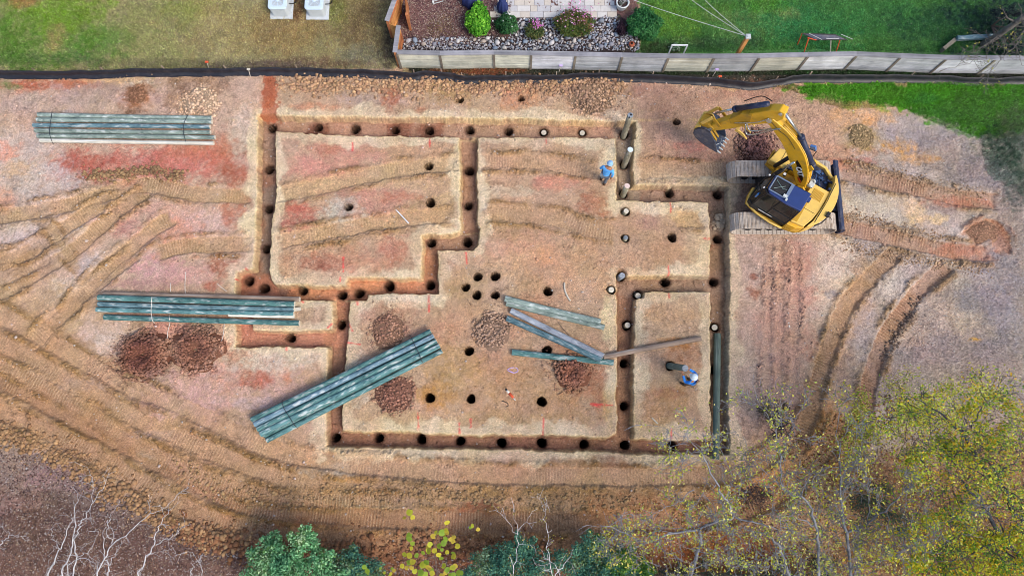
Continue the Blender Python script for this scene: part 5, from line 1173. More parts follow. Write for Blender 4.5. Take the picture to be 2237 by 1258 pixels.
# =====================================================================
#                             excavator
# =====================================================================
EO = W(1714, 423, .9); EO.z = 0
HD = R(32); EM = frame(EO, -math.cos(HD), math.sin(HD)); EW = Matrix.Translation(EO)
ex = thing('excavator', EO, 'yellow crawler excavator with dark blue cab roof and raised boom', 'excavator')
# --- crawler undercarriage, aligned with the ruts
def belt(y0, nm='track'):
    tr = MB(EW); half = 1.72; rad = .40; zc = .46; per = 2 * (2 * half) + 2 * math.pi * rad; nS = int(per / .165)
    root_o = None; m = MB(EW)
    for k in range(nS):
        s = (k + .5) * per / nS
        if s < 2 * half: x, z, a = -half + s, zc + rad, 0
        elif s < 2 * half + math.pi * rad: q = (s - 2 * half) / rad; x, z, a = half + rad * math.sin(q), zc + rad * math.cos(q), q
        elif s < 4 * half + math.pi * rad: x, z, a = half - (s - 2 * half - math.pi * rad), zc - rad, math.pi
        else: q = (s - 4 * half - math.pi * rad) / rad; x, z, a = -half - rad * math.sin(q), zc - rad * math.cos(q), math.pi + q
        sg = .018 * math.sin(math.pi * (x + half) / (2 * half)) * (1 if z > zc else 0)
        rot = Matrix.Rotation(a, 3, 'Y'); c = Vector((x, y0, z - sg))
        m.box(c, (.150, .70, .026), rot); m.box(c + rot @ Vector((.052, 0, .022)), (.018, .69, .026), rot); m.box(c + rot @ Vector((-.025, 0, .016)), (.014, .69, .012), rot)
    b = m.build('track_belt', M_TRK, ex)
    f = MB(EW); f.prism([(-1.6, .34), (1.6, .34), (1.7, .5), (1.55, .62), (-1.55, .62), (-1.7, .5)], y0 - .16, y0 + .16); f.build('track_frame', M_BLK, ex, bevel=.01)
    w_ = MB(EW)
    for x in [-1.35 + .45 * k for k in range(7)]: w_.cyl((x, y0 - .2, .22), (x, y0 + .2, .22), .13, n=16)
    w_.build('road_wheels', M_BLK, ex)
    MB(EW).cyl((1.72, y0 - .12, .46), (1.72, y0 + .12, .46), .33, n=20).build('sprocket', M_YELD, ex); MB(EW).cyl((-1.72, y0 - .12, .46), (-1.72, y0 + .12, .46), .33, n=20).build('idler', M_BLK, ex)
belt(1.10); belt(-1.13)
MB(EW).prism([(-1.0, .45), (1.0, .45), (.8, .85), (-.8, .85)], -.8, .8).lathe([(.0, .85), (.62, .85), (.62, 1.02), (0, 1.02)], n=28).build('car_body', M_BLK, ex, bevel=.01)
bl = MB(EW)
prof = [(2.18, .74), (2.26, .78), (2.42, .70), (2.52, .50), (2.54, .30), (2.48, .10), (2.36, .0), (2.28, .0), (2.36, .12), (2.40, .30), (2.37, .5), (2.28, .64)]
bl.prism(prof, -1.47, 1.52); bl.build('dozer_blade', M_NAVY, ex, bevel=.006)
MB(EW).prism([(1.0, .3), (2.2, .12), (2.3, .62), (2.05, .6), (1.7, .45), (1.0, .5)], -.62, -.5).prism([(1.0, .3), (2.2, .12), (2.3, .62), (2.05, .6), (1.7, .45), (1.0, .5)], .5, .62).prism([(1.9, .3), (2.34, .3), (2.3, .6), (1.95, .56)], -.5, .5).build('blade_arms', M_NAVY, ex)
# --- upper structure, turned towards the upper left
def slab(poly, z0, z1, name, mat, bv=.02, M=EM):
    m = MB(M); n = len(poly); m.add([(u, v, z0) for u, v in poly] + [(u, v, z1) for u, v in poly], [tuple(range(n))[::-1], tuple(range(n, 2 * n))] + [(i, (i + 1) % n, n + (i + 1) % n, n + i) for i in range(n)])
    return m.build(name, mat, ex, bevel=bv)
def arc(r, a0, a1, n, sx=1, c=(0, 0)): return [(c[0] + sx * r * math.cos(R(a0 + (a1 - a0) * k / (n - 1))), c[1] + r * math.sin(R(a0 + (a1 - a0) * k / (n - 1)))) for k in range(n)]
deck = [(1.28, 1.0), (1.2, 1.3), (.7, 1.46), (-.2, 1.52), (-.8, 1.42)] + arc(1.72, 128, 232, 14) + [(-.75, -1.5), (.1, -1.5), (1.2, -1.28), (1.3, -.6), (.9, -.5), (.9, .52), (1.28, .6)]
slab(deck, 1.02, 1.2, 'deck', M_YELD, .015)
cw = arc(1.74, 134, 226, 18) + [(-1.18, -1.22), (-1.30, -.9), (-1.36, 0), (-1.30, .9), (-1.18, 1.24)]
slab(cw, 1.05, 1.92, 'counterweight', M_YELP, .06)
slab([(-.56, .02), (-.56, 1.36), (-1.10, 1.30), (-1.24, .9), (-1.33, .4), (-1.34, -.5), (-.62, -.5)], 1.2, 1.86, 'engine_hood', M_YELP, .03)
slab([(-.58, .30), (-.58, 1.30), (-.78, 1.28), (-.78, .30)], 1.86, 1.874, 'hood_recess', M_YELD, .004)
m = MB(EM)
for k in range(9): m.box((-1.16 + .05 * k, -.12, 1.872), (.018, .42, .014), Matrix.Rotation(.3, 3, 'Y'))
m.build('hood_louvres', M_YEL, ex)
MB(EM).box((-.95, .62, 1.872), (.52, .012, .006)).build('hood_seam', M_BLK, ex)
MB(EM).tube([(-1.36, .95, 1.93), (-1.39, 0, 1.95), (-1.35, -.9, 1.93)], .012, 5).build('hood_edge_seam', M_BLK, ex)
# side quarter panel with pressed ribs
m = MB(EM)
side = [(-.52, 1.44), (-.95, 1.36), (-1.2, 1.22), (-1.12, 1.20), (-.9, 1.30), (-.52, 1.36)]
slab([(-.50, 1.50), (-.85, 1.46), (-1.16, 1.28), (-1.10, 1.16), (-.8, 1.30), (-.50, 1.34)], 1.2, 1.72, 'side_door', M_YEL, .02)
for k in range(4): m.tube([(-.55, 1.515 - .0 * k, 1.32 + .09 * k), (-.85, 1.475, 1.32 + .09 * k), (-1.1, 1.335, 1.32 + .09 * k)], .016, 5)
m.build('side_ribs', M_YELD, ex)
sill = MB(EM); sill.tube([(1.22, .62, 1.20), (1.22, 1.0, 1.21), (1.16, 1.34, 1.22), (.6, 1.50, 1.22), (0, 1.555, 1.22), (-.5, 1.52, 1.24)], .045, 8); sill.build('sill_rail', M_YELP, ex, True)
# right hand front box (tank, steps) and the dark hydraulic bay behind it
slab([(1.30, -.62), (1.16, -1.30), (.55, -1.46), (.45, -.62)], 1.2, 1.52, 'tool_box', M_YELP, .03)
MB(EM).prism([(1.30, 1.1), (1.30, 1.3), (1.26, 1.3), (1.2, 1.1)], -1.25, -.62).build('tool_box_front', M_YELD, ex)
MB(EM).box((.88, -1.02, 1.528), (.012, .74, .012)).build('box_lid_seam', M_BLK, ex)
slab([(.40, -.62), (.46, -1.46), (-.05, -1.5), (-.1, -.62)], 1.2, 1.60, 'fuel_tank', M_YEL, .03)
MB(EM).box((.30, -.74, 1.64), (.26, .22, .10)).box((.5, -.70, 1.60), (.2, .14, .12)).build('step_pads', M_NAVY, ex, bevel=.01)
slab([(-.14, -.62), (-.14, -1.46), (-.75, -1.42), (-1.16, -1.14), (-1.22, -.62)], 1.2, 1.50, 'hydraulic_bay', M_NAVY, .02)
m = MB(EM)
for k in range(26):
    u = random.uniform(-1.08, -.22); v = random.uniform(-1.28, -.7); r_ = random.uniform(.025, .06)
    m.cyl((u, v, 1.5), (u, v, 1.56 + random.random() * .1), r_, n=8)
for k in range(9):
    u = random.uniform(-1.0, -.3); v = random.uniform(-1.2, -.7); m.tube([(u, v, 1.58), (u + random.uniform(-.25, .25), v + random.uniform(-.1, .1), 1.66), (u + random.uniform(-.3, .3), v + random.uniform(-.25, .25), 1.56)], .02, 6)
m.build('hydraulic_valves', simple('blue steel fittings', (60, 92, 140), .4, .5, var=.3), ex)
slab([(-.1, -1.42), (-.1, -1.56), (-.8, -1.50), (-1.24, -1.22), (-1.15, -1.14), (-.75, -1.40)], 1.2, 1.66, 'right_side_panel', M_YELP, .015)
MB(EM).box((-1.22, -.98, 1.70), (.34, .07, .06)).cyl((-1.25, -.6, 1.7), (-1.25, -.6, 1.9), .05).build('exhaust', M_NAVY, ex)
# rear camera bracket
MB(EM).box((-1.66, .42, 1.96), (.12, .22, .08)).tube([(-1.66, .42, 1.95), (-1.9, .5, 1.9)], .012, 5).build('rear_camera', M_BLK, ex)
MB(EM).tube([(-1.45, 1.02, 1.78), (-1.63, .78, 1.80), (-1.71, .5, 1.81)], .028, 6).build('rear_grab_handle', M_BLK, ex)
# cab
CB = [(1.16, .56), (1.20, 1.28), (1.0, 1.42), (-.48, 1.44), (-.50, .52)]
def ins(poly, d):
    cx = sum(p[0] for p in poly) / len(poly); cy = sum(p[1] for p in poly) / len(poly); return [(cx + (p[0] - cx) * (1 - d), cy + (p[1] - cy) * (1 - d)) for p in poly]
slab(CB, 1.2, 1.52, 'cab_base', M_BLK, .02)
m = MB(EM)
bt_ = ins(CB, .0); tp_ = [(u * .90 - .02, .56 + (v - .56) * .92) for u, v in CB]
m.loft([[Vector((u, v, 1.52)) for u, v in bt_], [Vector((u, v, 2.3)) for u, v in ins(CB, .01)], [Vector((u, v, 2.86)) for u, v in tp_]], cap=False); m.build('cab_glass', M_GLS, ex)
m = MB(EM)
for i in range(5):
    a = Vector((*bt_[i], 1.5)); b = Vector((*ins(CB, .01)[i], 2.3)); c = Vector((*tp_[i], 2.88)); m.tube([a, b, c], .038, 6)
a = Vector((.35, 1.44, 1.5)); m.tube([a, Vector((.35, 1.43, 2.3)), Vector((.3, 1.37, 2.88))], .035, 6)
for z_, pl in ((1.54, bt_), (2.86, tp_)): m.tube([Vector((*p, z_)) for p in pl + [pl[0]]], .035, 6)
m.tube([(.4, 1.435, 2.12), (-.45, 1.44, 2.12)], .02, 5); m.build('cab_pillars', M_BLK, ex)
m = MB(EM); m.box((.1, 1.0, 1.8), (.5, .5, .14)).box((-.16, 1.0, 2.15), (.14, .5, .7)).box((.1, .72, 1.98), (.4, .12, .1)).box((.1, 1.28, 1.98), (.4, .12, .1)); m.build('operator_seat', M_BLK, ex, bevel=.03)
roof = [(.98, .58), (1.0, 1.18), (.84, 1.34), (.1, 1.40), (-.5, 1.36), (-.52, .54)]
slab(roof, 2.86, 2.96, 'cab_roof', M_CAB, .035)
m = MB(EM); fr = [(.92, .60), (.94, 1.24), (.28, 1.24), (.26, .60)]
fz = 2.99
for i in range(4): m.tube([(*fr[i], fz), (*fr[(i + 1) % 4], fz)], .028, 6)
m.box((.24, .92, 3.0), (.12, .66, .04)); m.build('roof_hatch_frame', simple('steel blue frame', (112, 130, 158), .5, .4), ex)
slab(ins(fr, .08), 2.962, 2.972, 'roof_window', M_GLS2 if 'M_GLS2' in globals() else M_BLK, 0)
m = MB(EM); m.tube([(.85, .75, 2.985), (.5, .95, 2.985), (.35, .9, 2.99)], .012, 5); m.tube([(.8, 1.1, 2.985), (.45, .8, 2.985)], .010, 5); m.build('window_glint', simple('green grey glint', (120, 144, 140), .3, .5), ex)  # glints on the roof window, built as thin pale tubes
MB(EM).box((.30, 1.18, 3.03), (.16, .12, .07)).box((.2, 1.28, 3.02), (.08, .10, .06)).build('hatch_latch', M_WIRE, ex, bevel=.01)
MB(EM).box((-.55, .78, 2.9), (.10, .2, .10)).build('roof_bracket', M_CAB, ex)
MB(EM).tube([(1.2, .6, 1.6), (1.28, .7, 2.0), (1.2, 1.1, 2.4)], .012, 5).build('wiper_arm', M_BLK, ex)
m = MB(EM); m.box((1.12, 1.28, 2.3), (.06, .2, .3)); m.tube([(1.1, 1.2, 2.6), (1.12, 1.28, 2.45)], .012, 5); m.build('left_mirror', simple('blue mirror glass', (70, 130, 200), .2, .6), ex)
MB(EM).box((1.16, .66, 2.86), (.06, .06, .05)).build('work_light', M_WHT, ex); MB(EM).box((1.1, 1.22, 2.86), (.06, .06, .05)).build('work_light', M_WHT, ex); MB(EM).box((.4, 1.46, 1.53), (.6, .02, .04)).build('side_trim', M_WHT, ex)
# right handrail and mirror
m = MB(EM); m.tube([(.45, -1.44, 1.6), (.48, -1.50, 2.15), (-.05, -1.56, 2.15), (-.1, -1.5, 1.6)], .02, 6); m.tube([(.22, -1.52, 2.15), (.22, -1.5, 1.7)], .016, 5); m.tube([(.48, -1.5, 2.12), (.9, -1.2, 1.7)], .014, 5); m.build('hand_rail', M_BLK, ex)
MB(EM).box((.12, -1.66, 2.12), (.22, .10, .26), Matrix.Rotation(.5, 3, 'Y')).build('right_mirror', simple('mirror blue', (92, 138, 204), .25, .6), ex, bevel=.01)
# --- boom
def plate(poly, v0, v1, name, mat, bv=.02, par=None):
    m = MB(EM); m.prism(poly, v0, v1); return m.build(name, mat, par or ex, bevel=bv)
BV = -.28
ctr = [(-.30, 1.72, .16), (-.02, 2.35, .26), (.32, 3.0, .33), (.80, 3.68, .36), (1.3, 4.2, .33), (1.85, 4.58, .27), (2.42, 4.86, .17)]
def ribbon(c):
    up, lo = [], []
    for i, (u, z, d) in enumerate(c):
        a = c[max(0, i - 1)]; b = c[min(len(c) - 1, i + 1)]; tu, tz = b[0] - a[0], b[1] - a[1]; l = math.hypot(tu, tz); nu, nz = -tz / l, tu / l
        up.append((u + nu * d, z + nz * d)); lo.append((u - nu * d, z - nz * d))
    return up, lo
ctr2 = []
for i in range(len(ctr) - 1):
    for k in range(4):
        t_ = k / 4; ctr2.append(tuple(ctr[i][j] + (ctr[i + 1][j] - ctr[i][j]) * t_ for j in range(3)))
ctr2.append(ctr[-1]); cs_ = np.array(ctr2); cs_[1:-1] = (cs_[:-2] + cs_[1:-1] * 2 + cs_[2:]) / 4; ctr2 = [tuple(r) for r in cs_]
up, lo = ribbon(ctr2)
boom = plate(up + lo[::-1], BV - .19, BV + .19, 'boom', M_YEL, .03)
MB(EM).prism([(-.42, 1.3), (-.05, 1.3), (-.1, 1.95), (-.3, 2.05), (-.46, 1.9)], BV - .30, BV - .22).prism([(-.42, 1.3), (-.05, 1.3), (-.1, 1.95), (-.3, 2.05), (-.46, 1.9)], BV + .22, BV + .30).cyl((-.28, BV - .33, 1.75), (-.28, BV + .33, 1.75), .09).build('boom_foot_bracket', M_YELD, ex, bevel=.01)
slab([(.85, -.60), (.9, .5), (-.5, .5), (-.5, -.60)], 1.2, 1.34, 'boom_well', M_YELD, .02)
# logo decal on the left flank
def dec(pts, off, name, mat, par): # polygon on the left side plate of the boom
    m = MB(EM); m.prism(pts, BV + .19 + off, BV + .19 + off + .004); return m.build(name, mat, par)
dec([(-.12, 2.18), (.10, 2.42), (.34, 2.86), (.62, 3.28), (.66, 3.48), (.36, 3.22), (.10, 2.80), (-.08, 2.42)], .001, 'decal_swoosh', M_LBL, ex)
dec([(-.16, 2.10), (-.02, 2.16), (.16, 2.40), (.08, 2.42), (-.12, 2.2)], .002, 'decal_red_stripe', simple('red decal', (190, 72, 34), .5, .3), ex)
def text_mesh(s, size, M, name, mat, par, depth=.004):
    cu = bpy.data.curves.new(name, 'FONT'); cu.body = s; cu.size = size; cu.extrude = depth; cu.offset = .008; cu.align_x = 'CENTER'; cu.align_y = 'CENTER'
    o = bpy.data.objects.new('tmp_text', cu); sc.collection.objects.link(o); dg = bpy.context.evaluated_depsgraph_get(); dg.update()
    me = bpy.data.meshes.new_from_object(o.evaluated_get(dg)); bpy.data.objects.remove(o)
    me.transform(Matrix.Translation(-par.location) @ M); me.materials.clear(); me.materials.append(mat)
    n = bpy.data.objects.new(name, me); sc.collection.objects.link(n); n.parent = par; return n
ang = math.atan2(.44, .30)
# the words run along the boom on its left face: local x -> along boom (downwards so it reads from the left), normal -> +v
du, dz = math.cos(ang), math.sin(ang)
tm = Matrix(((-du, dz * -1, 0, .28), (0, 0, 1, BV + .198), (-dz, du * 1, 0, 2.84), (0, 0, 0, 1)))
tm = Matrix(((-du, -(-dz) * -1, 0, .28), (0, 0, 1, BV + .198), (-dz, du, 0, 2.84), (0, 0, 0, 1)))
xax = Vector((-du, 0, -dz)); nrm = Vector((0, 1, 0)); yax = nrm.cross(xax)
tm = Matrix(((xax.x, yax.x, nrm.x, .26), (xax.y, yax.y, nrm.y, BV + .199), (xax.z, yax.z, nrm.z, 2.83), (0, 0, 0, 1)))
text_mesh('CAT', .30, EM @ tm, 'logo_letters', M_WHT, ex)
m = MB(EM @ tm); m.add([(-.055, -.105, .006), (.045, -.105, .006), (-.005, -.03, .006)], [(0, 1, 2)]); m.build('logo_triangle', M_YEL, ex)
# stick cylinder along the top of the boom
MB(EM).cyl((.10, BV, 3.42), (1.12, BV, 4.62), .105, n=16).cyl((1.05, BV, 4.54), (1.14, BV, 4.645), .125, n=16).tube([(.02, BV, 3.32), (.10, BV, 3.42)], .12, 12).build('stick_cylinder', M_NAVY, ex, True)
MB(EM).cyl((1.12, BV, 4.62), (2.24, BV, 5.5), .05, n=12).build('stick_cylinder_rod', M_CHR, ex, True)
MB(EM).prism([(-.02, 3.0), (.2, 3.35), (.1, 3.5), (-.08, 3.35)], BV - .15, BV - .12).prism([(-.02, 3.0), (.2, 3.35), (.1, 3.5), (-.08, 3.35)], BV + .12, BV + .15).build('cylinder_bracket', M_YEL, ex)
for sgn in (-1, 1):
    v = BV + sgn * .31
    MB(EM).cyl((.95, v, 1.38), (.80, v, 2.5), .085, n=14).build('boom_cylinder', M_BLK, ex, True); MB(EM).cyl((.80, v, 2.5), (.70, v, 3.45), .045, n=12).build('boom_cylinder_rod', M_CHR, ex, True)
# pipes along the boom
for v in (BV - .13, BV - .07, BV + .07, BV + .13):
    MB(EM).tube([(u + .0, v, z + .03) for (u, z) in up[2:-3]], .019, 6).build('hydraulic_pipe', M_YELP if abs(v - BV) > .1 else M_YEL, ex, True)
for k, v in enumerate((BV + .12, BV + .2)):
    MB(EM).tube(smooth3([(1.9, v, 4.75), (2.15, v + .05, 4.45), (2.45, v + .1, 4.0 - .15 * k), (2.75, v + .12, 3.75 - .2 * k), (3.0, v + .05, 4.0)]), .026, 6).build('hydraulic_hose', M_CHR, ex, True)
MB(EM).tube(smooth3([(2.45, BV + .2, 4.95), (2.7, BV + .26, 4.5), (3.1, BV + .24, 3.95), (3.35, BV + .2, 3.6)]), .022, 6).build('hydraulic_hose', M_CHR, ex, True)
MB(EM).tube(smooth3([(1.0, BV + .20, 4.05), (1.5, BV + .205, 4.5), (1.9, BV + .205, 4.62), (2.3, BV + .205, 4.85)]), .010, 5).build('thin_hose', M_BLK, ex, True)
MB(EM).box((.58, BV + .26, 2.2), (.12, .12, .10)).build('boom_lamp', M_BLK, ex, bevel=.01); MB(EM).box((.60, BV + .27, 2.27), (.10, .10, .02)).build('boom_lamp_glass', M_WHT, ex)
MB(EM).tube(smooth3([(-.35, BV + .1, 2.1), (-.5, BV + .15, 2.2), (-.6, BV + .05, 2.0)]), .035, 6).tube(smooth3([(-.35, BV - .1, 2.1), (-.52, BV - .12, 2.25), (-.62, BV, 2.0)]), .035, 6).box((-.5, BV + .02, 2.12), (.18, .26, .10)).build('hose_bundle', M_WIRE, ex)
# stick
stick = plate([(2.12, 5.62), (2.34, 5.62), (2.62, 5.35), (3.15, 4.45), (3.62, 3.45), (4.05, 2.42), (4.02, 2.25), (3.82, 2.22), (3.30, 3.05), (2.80, 3.95), (2.38, 4.55), (2.2, 4.75), (2.05, 5.3)], BV - .16, BV + .16, 'stick', M_YEL, .03)
MB(EM).cyl((2.40, BV - .24, 4.85), (2.40, BV + .24, 4.85), .10, n=16).cyl((2.24, BV - .2, 5.5), (2.24, BV + .2, 5.5), .07, n=14).cyl((3.98, BV - .24, 2.35), (3.98, BV + .24, 2.35), .07).build('pivot_pin', M_CHR, ex)
plate([(2.98, 4.6), (3.35, 4.35), (3.6, 3.6), (3.45, 3.4), (3.1, 3.7), (2.9, 4.2)], BV - .21, BV + .21, 'stick_boss', M_YELD, .03)
MB(EM).cyl((2.78, BV, 5.42), (3.62, BV, 4.12), .10, n=16).cyl((3.56, BV, 4.2), (3.64, BV, 4.08), .12, n=16).build('bucket_cylinder', M_NAVY, ex, True)
MB(EM).cyl((3.62, BV, 4.12), (4.12, BV, 3.22), .045, n=12).build('bucket_cylinder_rod', M_CHR, ex, True)
for v in (BV - .26, BV + .23):
    MB(EM).bar((4.14, v, 3.22), (3.72, v, 2.9), .04, .14).build('link_arm', M_YELD, ex); MB(EM).bar((4.14, v, 3.22), (4.38, v, 2.45), .045, .13).build('bucket_link', M_YELP, ex, bevel=.01)
MB(EM).tube(smooth3([(2.7, BV - .1, 5.5), (3.1, BV - .3, 5.15), (3.5, BV - .2, 4.5)]), .018, 6).build('hydraulic_hose', M_BLK, ex, True)
# coupler and bucket
plate([(3.85, 2.45), (4.15, 2.55), (4.5, 2.45), (4.48, 2.28), (4.3, 2.2), (3.9, 2.18)], BV - .2, BV + .2, 'coupler', M_YELD, .02)
bo = [(3.92, 2.30), (4.18, 2.28), (4.40, 2.14), (4.50, 1.85), (4.46, 1.55), (4.28, 1.32), (3.95, 1.18), (3.6, 1.12), (3.2, 1.12)]
bi = [(3.2, 1.15), (3.6, 1.155), (3.94, 1.215), (4.25, 1.35), (4.41, 1.57), (4.45, 1.85), (4.36, 2.10), (4.16, 2.23), (3.92, 2.25)]
bw = .40; m = MB(EM); m.prism(bo + bi, BV - .1 - bw, BV - .1 + bw)
for v in (BV - .1 - bw, BV - .1 + bw - .03): m.prism(bo + [(3.5, 1.75)], v, v + .03)
m.build('bucket', simple('scraped bucket steel', (74, 86, 108), .4, .5, var=.35, sc_=9, dirt=(160, 150, 140), dk=.7), ex)
for v_ in (BV - .34, BV + .12): MB(EM).prism([(3.95, 2.2), (4.2, 2.5), (4.5, 2.3), (4.46, 2.0), (4.2, 2.1)], v_, v_ + .05).build('bucket_ear', M_YELP, ex)
MB(EM).prism([(4.30, 1.9), (4.52, 1.7), (4.54, 2.1), (4.36, 2.3)], BV - .46, BV + .26).build('bucket_backing', M_YELP, ex, bevel=.01)
MB(EM).prism([(3.95, 2.05), (4.1, 2.12), (3.62, 1.6), (3.5, 1.6)], BV - .12, BV - .04).prism([(3.95, 2.05), (4.1, 2.12), (3.62, 1.6), (3.5, 1.6)], BV + .04, BV + .12).build('coupler_hook', M_YELD, ex)
for k in range(5):
    v = BV - .1 - bw + .06 + k * (2 * bw - .12) / 4
    MB(EM).prism([(3.27, 1.10), (3.27, 1.18), (3.15, 1.16), (3.06, 1.125), (3.15, 1.10)], v - .024, v + .024).build('bucket_tooth', M_WIRE, ex)
MB(EM).tube([Vector((3.55 + .24 * math.cos(a), BV - .12 + .24 * math.sin(a), 1.26 + .02 * math.sin(a))) for a in [2 * math.pi * k / 24 for k in range(25)]], .014, 6).build('lifting_ring', M_CHR, ex, True)
# thumb
MB(EM).bar((3.1, BV - .62, 3.0), (3.1, BV + .1, 3.0), .12, .16).prism([(3.5, 2.7), (3.6, 2.85), (3.1, 3.12), (3.02, 2.95)], BV - .34, BV - .22).build('thumb_body', M_YELP, ex, bevel=.01)
for v in (BV - .58, BV - .26, BV + .06): MB(EM).prism([(3.12, 2.95), (3.12, 3.08), (2.80, 2.98), (2.58, 2.78), (2.84, 2.86)], v - .03, v + .03).build('thumb_tine', M_YELP, ex)
MB(EM).cyl((3.0, BV + .02, 3.5), (3.45, BV + .02, 2.85), .05).build('thumb_cylinder', M_BLK, ex)

# =====================================================================
#                              people
# =====================================================================
import bmesh
def skin(name, V, E, rad, mat, parent, root=0, sub=2, org=Vector((0, 0, 0))):
    """V {joint: point}, E [(a,b)], rad {joint: r or (rx,ry)} -> one continuous skinned mesh"""
    keys = list(V); me = bpy.data.meshes.new(name); bmh = bmesh.new(); lay = bmh.verts.layers.skin.verify(); vs = {}
    for k in keys:
        v = bmh.verts.new(Vector(V[k]) - org); r = rad[k]; v[lay].radius = r if isinstance(r, tuple) else (r, r); v[lay].use_root = (k == keys[root]); vs[k] = v
    for a, b in E: bmh.edges.new((vs[a], vs[b]))
    bmh.to_mesh(me); bmh.free(); me.materials.append(mat); o = bpy.data.objects.new(name, me); sc.collection.objects.link(o); o.parent = parent
    s = o.modifiers.new('skin', 'SKIN'); s.use_smooth_shade = True; s.branch_smoothing = .4
    u = o.modifiers.new('sub', 'SUBSURF'); u.levels = sub; u.render_levels = sub
    return o
def person(base, hd, J, label, shirt, trousers, hat, brim=.03):
    """J: joints in a local frame (x forward, y left, z up)"""
    M = frame(base, hd[0], hd[1], base.z) @ Matrix.Scale(.92, 4); org = Vector(base)
    t = thing('person', base, label, 'person')
    w_ = lambda p: M @ Vector(p)
    P = {k: w_(v) for k, v in J.items()}
    V = {}; rad = {}; E = []
    def add(k, p, r, par=None):
        V[k] = p; rad[k] = r
        if par: E.append((par, k))
    add('pelvis', P['pelvis'], (.15, .12)); add('waist', P['waist'], (.15, .12), 'pelvis'); add('chest', P['chest'], (.185, .135), 'waist'); add('neck', P['neck'], .055, 'chest')
    add('jaw', P['head'] * .62 + P['neck'] * .38, .068, 'neck'); add('head', P['head'], (.082, .098), 'jaw'); add('crown', P['head'] * 1.5 - (P['head'] * .62 + P['neck'] * .38) * .5 + Vector((0, 0, .02)), .06, 'head')
    for s in ('L', 'R'):
        add('sh' + s, P['sh' + s], .062, 'chest'); add('el' + s, P['el' + s], .043, 'sh' + s); add('wr' + s, P['wr' + s], .029, 'el' + s)
        fd = (P['wr' + s] - P['el' + s]).normalized(); sd = fd.cross(Vector((0, 0, 1))); sd = sd.normalized() if sd.length > .1 else Vector((1, 0, 0))
        dn = fd.cross(sd).normalized(); g = -1 if s == 'L' else 1
        add('pm' + s, P['wr' + s] + fd * .06, (.036, .018), 'wr' + s)
        for i, ln in enumerate((.07, .08, .075, .06)):
            o_ = sd * ((i - 1.5) * .019); b0 = P['wr' + s] + fd * .1 + o_; add('f%d%s' % (i, s), b0, .0095, 'pm' + s)
            add('g%d%s' % (i, s), b0 + fd * ln * .5 - dn * .018 * g * 0 + Vector((0, 0, -.012)), .009, 'f%d%s' % (i, s)); add('h%d%s' % (i, s), b0 + fd * ln * .85 + Vector((0, 0, -.035)), .0075, 'g%d%s' % (i, s))
        th = P['wr' + s] + fd * .045 + sd * .045 * g; add('t0' + s, th, .012, 'pm' + s); add('t1' + s, th + fd * .035 + sd * .015 * g + Vector((0, 0, -.015)), .009, 't0' + s)
        add('hp' + s, P['hp' + s], .095, 'pelvis'); add('kn' + s, P['kn' + s], .06, 'hp' + s); add('an' + s, P['an' + s], .042, 'kn' + s); add('to' + s, P['to' + s], .04, 'an' + s)
    skin('body', V, E, rad, M_SKIN, t, org=org)
    # clothes grow from the same joints, slightly fuller
    def sub_(names, f, nm, mat, extra=None, edges=None):
        v2 = {k: V[k] for k in names}; r2 = {k: (tuple(x * f + .012 for x in rad[k]) if isinstance(rad[k], tuple) else rad[k] * f + .012) for k in names}
        if extra:
            for k, (p, r) in extra.items(): v2[k] = p; r2[k] = r
        e2 = edges or [(a, b) for a, b in E if a in v2 and b in v2]
        return skin(nm, v2, e2, r2, mat, t, org=org)
    lo = V['pelvis'] * .7 + V['waist'] * .3
    ext = {'hem': (V['pelvis'] + (V['pelvis'] - V['waist']).normalized() * .14, (.20, .17)), 'cfL': (V['wrL'] * .85 + V['elL'] * .15, .045), 'cfR': (V['wrR'] * .85 + V['elR'] * .15, .045), 'collar': (V['neck'] * .6 + V['chest'] * .4, .08)}
    sub_(['waist', 'chest', 'shL', 'elL', 'shR', 'elR'], 1.14, 'shirt', shirt, ext, [('hem', 'waist'), ('waist', 'chest'), ('chest', 'collar'), ('chest', 'shL'), ('shL', 'elL'), ('elL', 'cfL'), ('chest', 'shR'), ('shR', 'elR'), ('elR', 'cfR')])
    ext = {'cuL': (V['anL'] + Vector((0, 0, .03)), .062), 'cuR': (V['anR'] + Vector((0, 0, .03)), .062)}
    sub_(['pelvis', 'hpL', 'knL', 'hpR', 'knR'], 1.08, 'trousers', trousers, ext, [('pelvis', 'hpL'), ('hpL', 'knL'), ('knL', 'cuL'), ('pelvis', 'hpR'), ('hpR', 'knR'), ('knR', 'cuR')])
    for s in ('L', 'R'):
        d = (V['to' + s] - V['an' + s]); d.z = 0; d.normalize(); a0 = V['an' + s]; m = MB(); m.tube([(a0.x - d.x * .07, a0.y - d.y * .07, base.z + .05), (a0.x + d.x * .05, a0.y + d.y * .05, base.z + .055), (a0.x + d.x * .19, a0.y + d.y * .19, base.z + .04)], [.048, .055, .04], 10); m.tube([(a0.x, a0.y, base.z + .05), (a0.x, a0.y, base.z + .15)], .056, 10); m.build('boot', M_BOOT, t, True)
    # head details
    hc = V['head']; ax = (V['crown'] - V['jaw']).normalized(); fw = (M.to_3x3() @ Vector((1, 0, 0))); fw = (fw - ax * fw.dot(ax)).normalized(); sd = ax.cross(fw)
    m = MB(); [m.ball(hc + fw * .092 + sd * .032 * s + ax * .0, .011, 6, 4) for s in (-1, 1)]; m.build('eyes', M_BLK, t, True)
    m = MB(); m.tube([hc + fw * .09 + ax * .01, hc + fw * .115 - ax * .03, hc + fw * .09 - ax * .035], [.008, .014, .008], 6); m.build('nose', M_SKIN, t, True)
    m = MB(); [m.ball(hc + sd * .088 * s - ax * .01, .02, 6, 4) for s in (-1, 1)]; m.build('ears', M_SKIN, t, True)
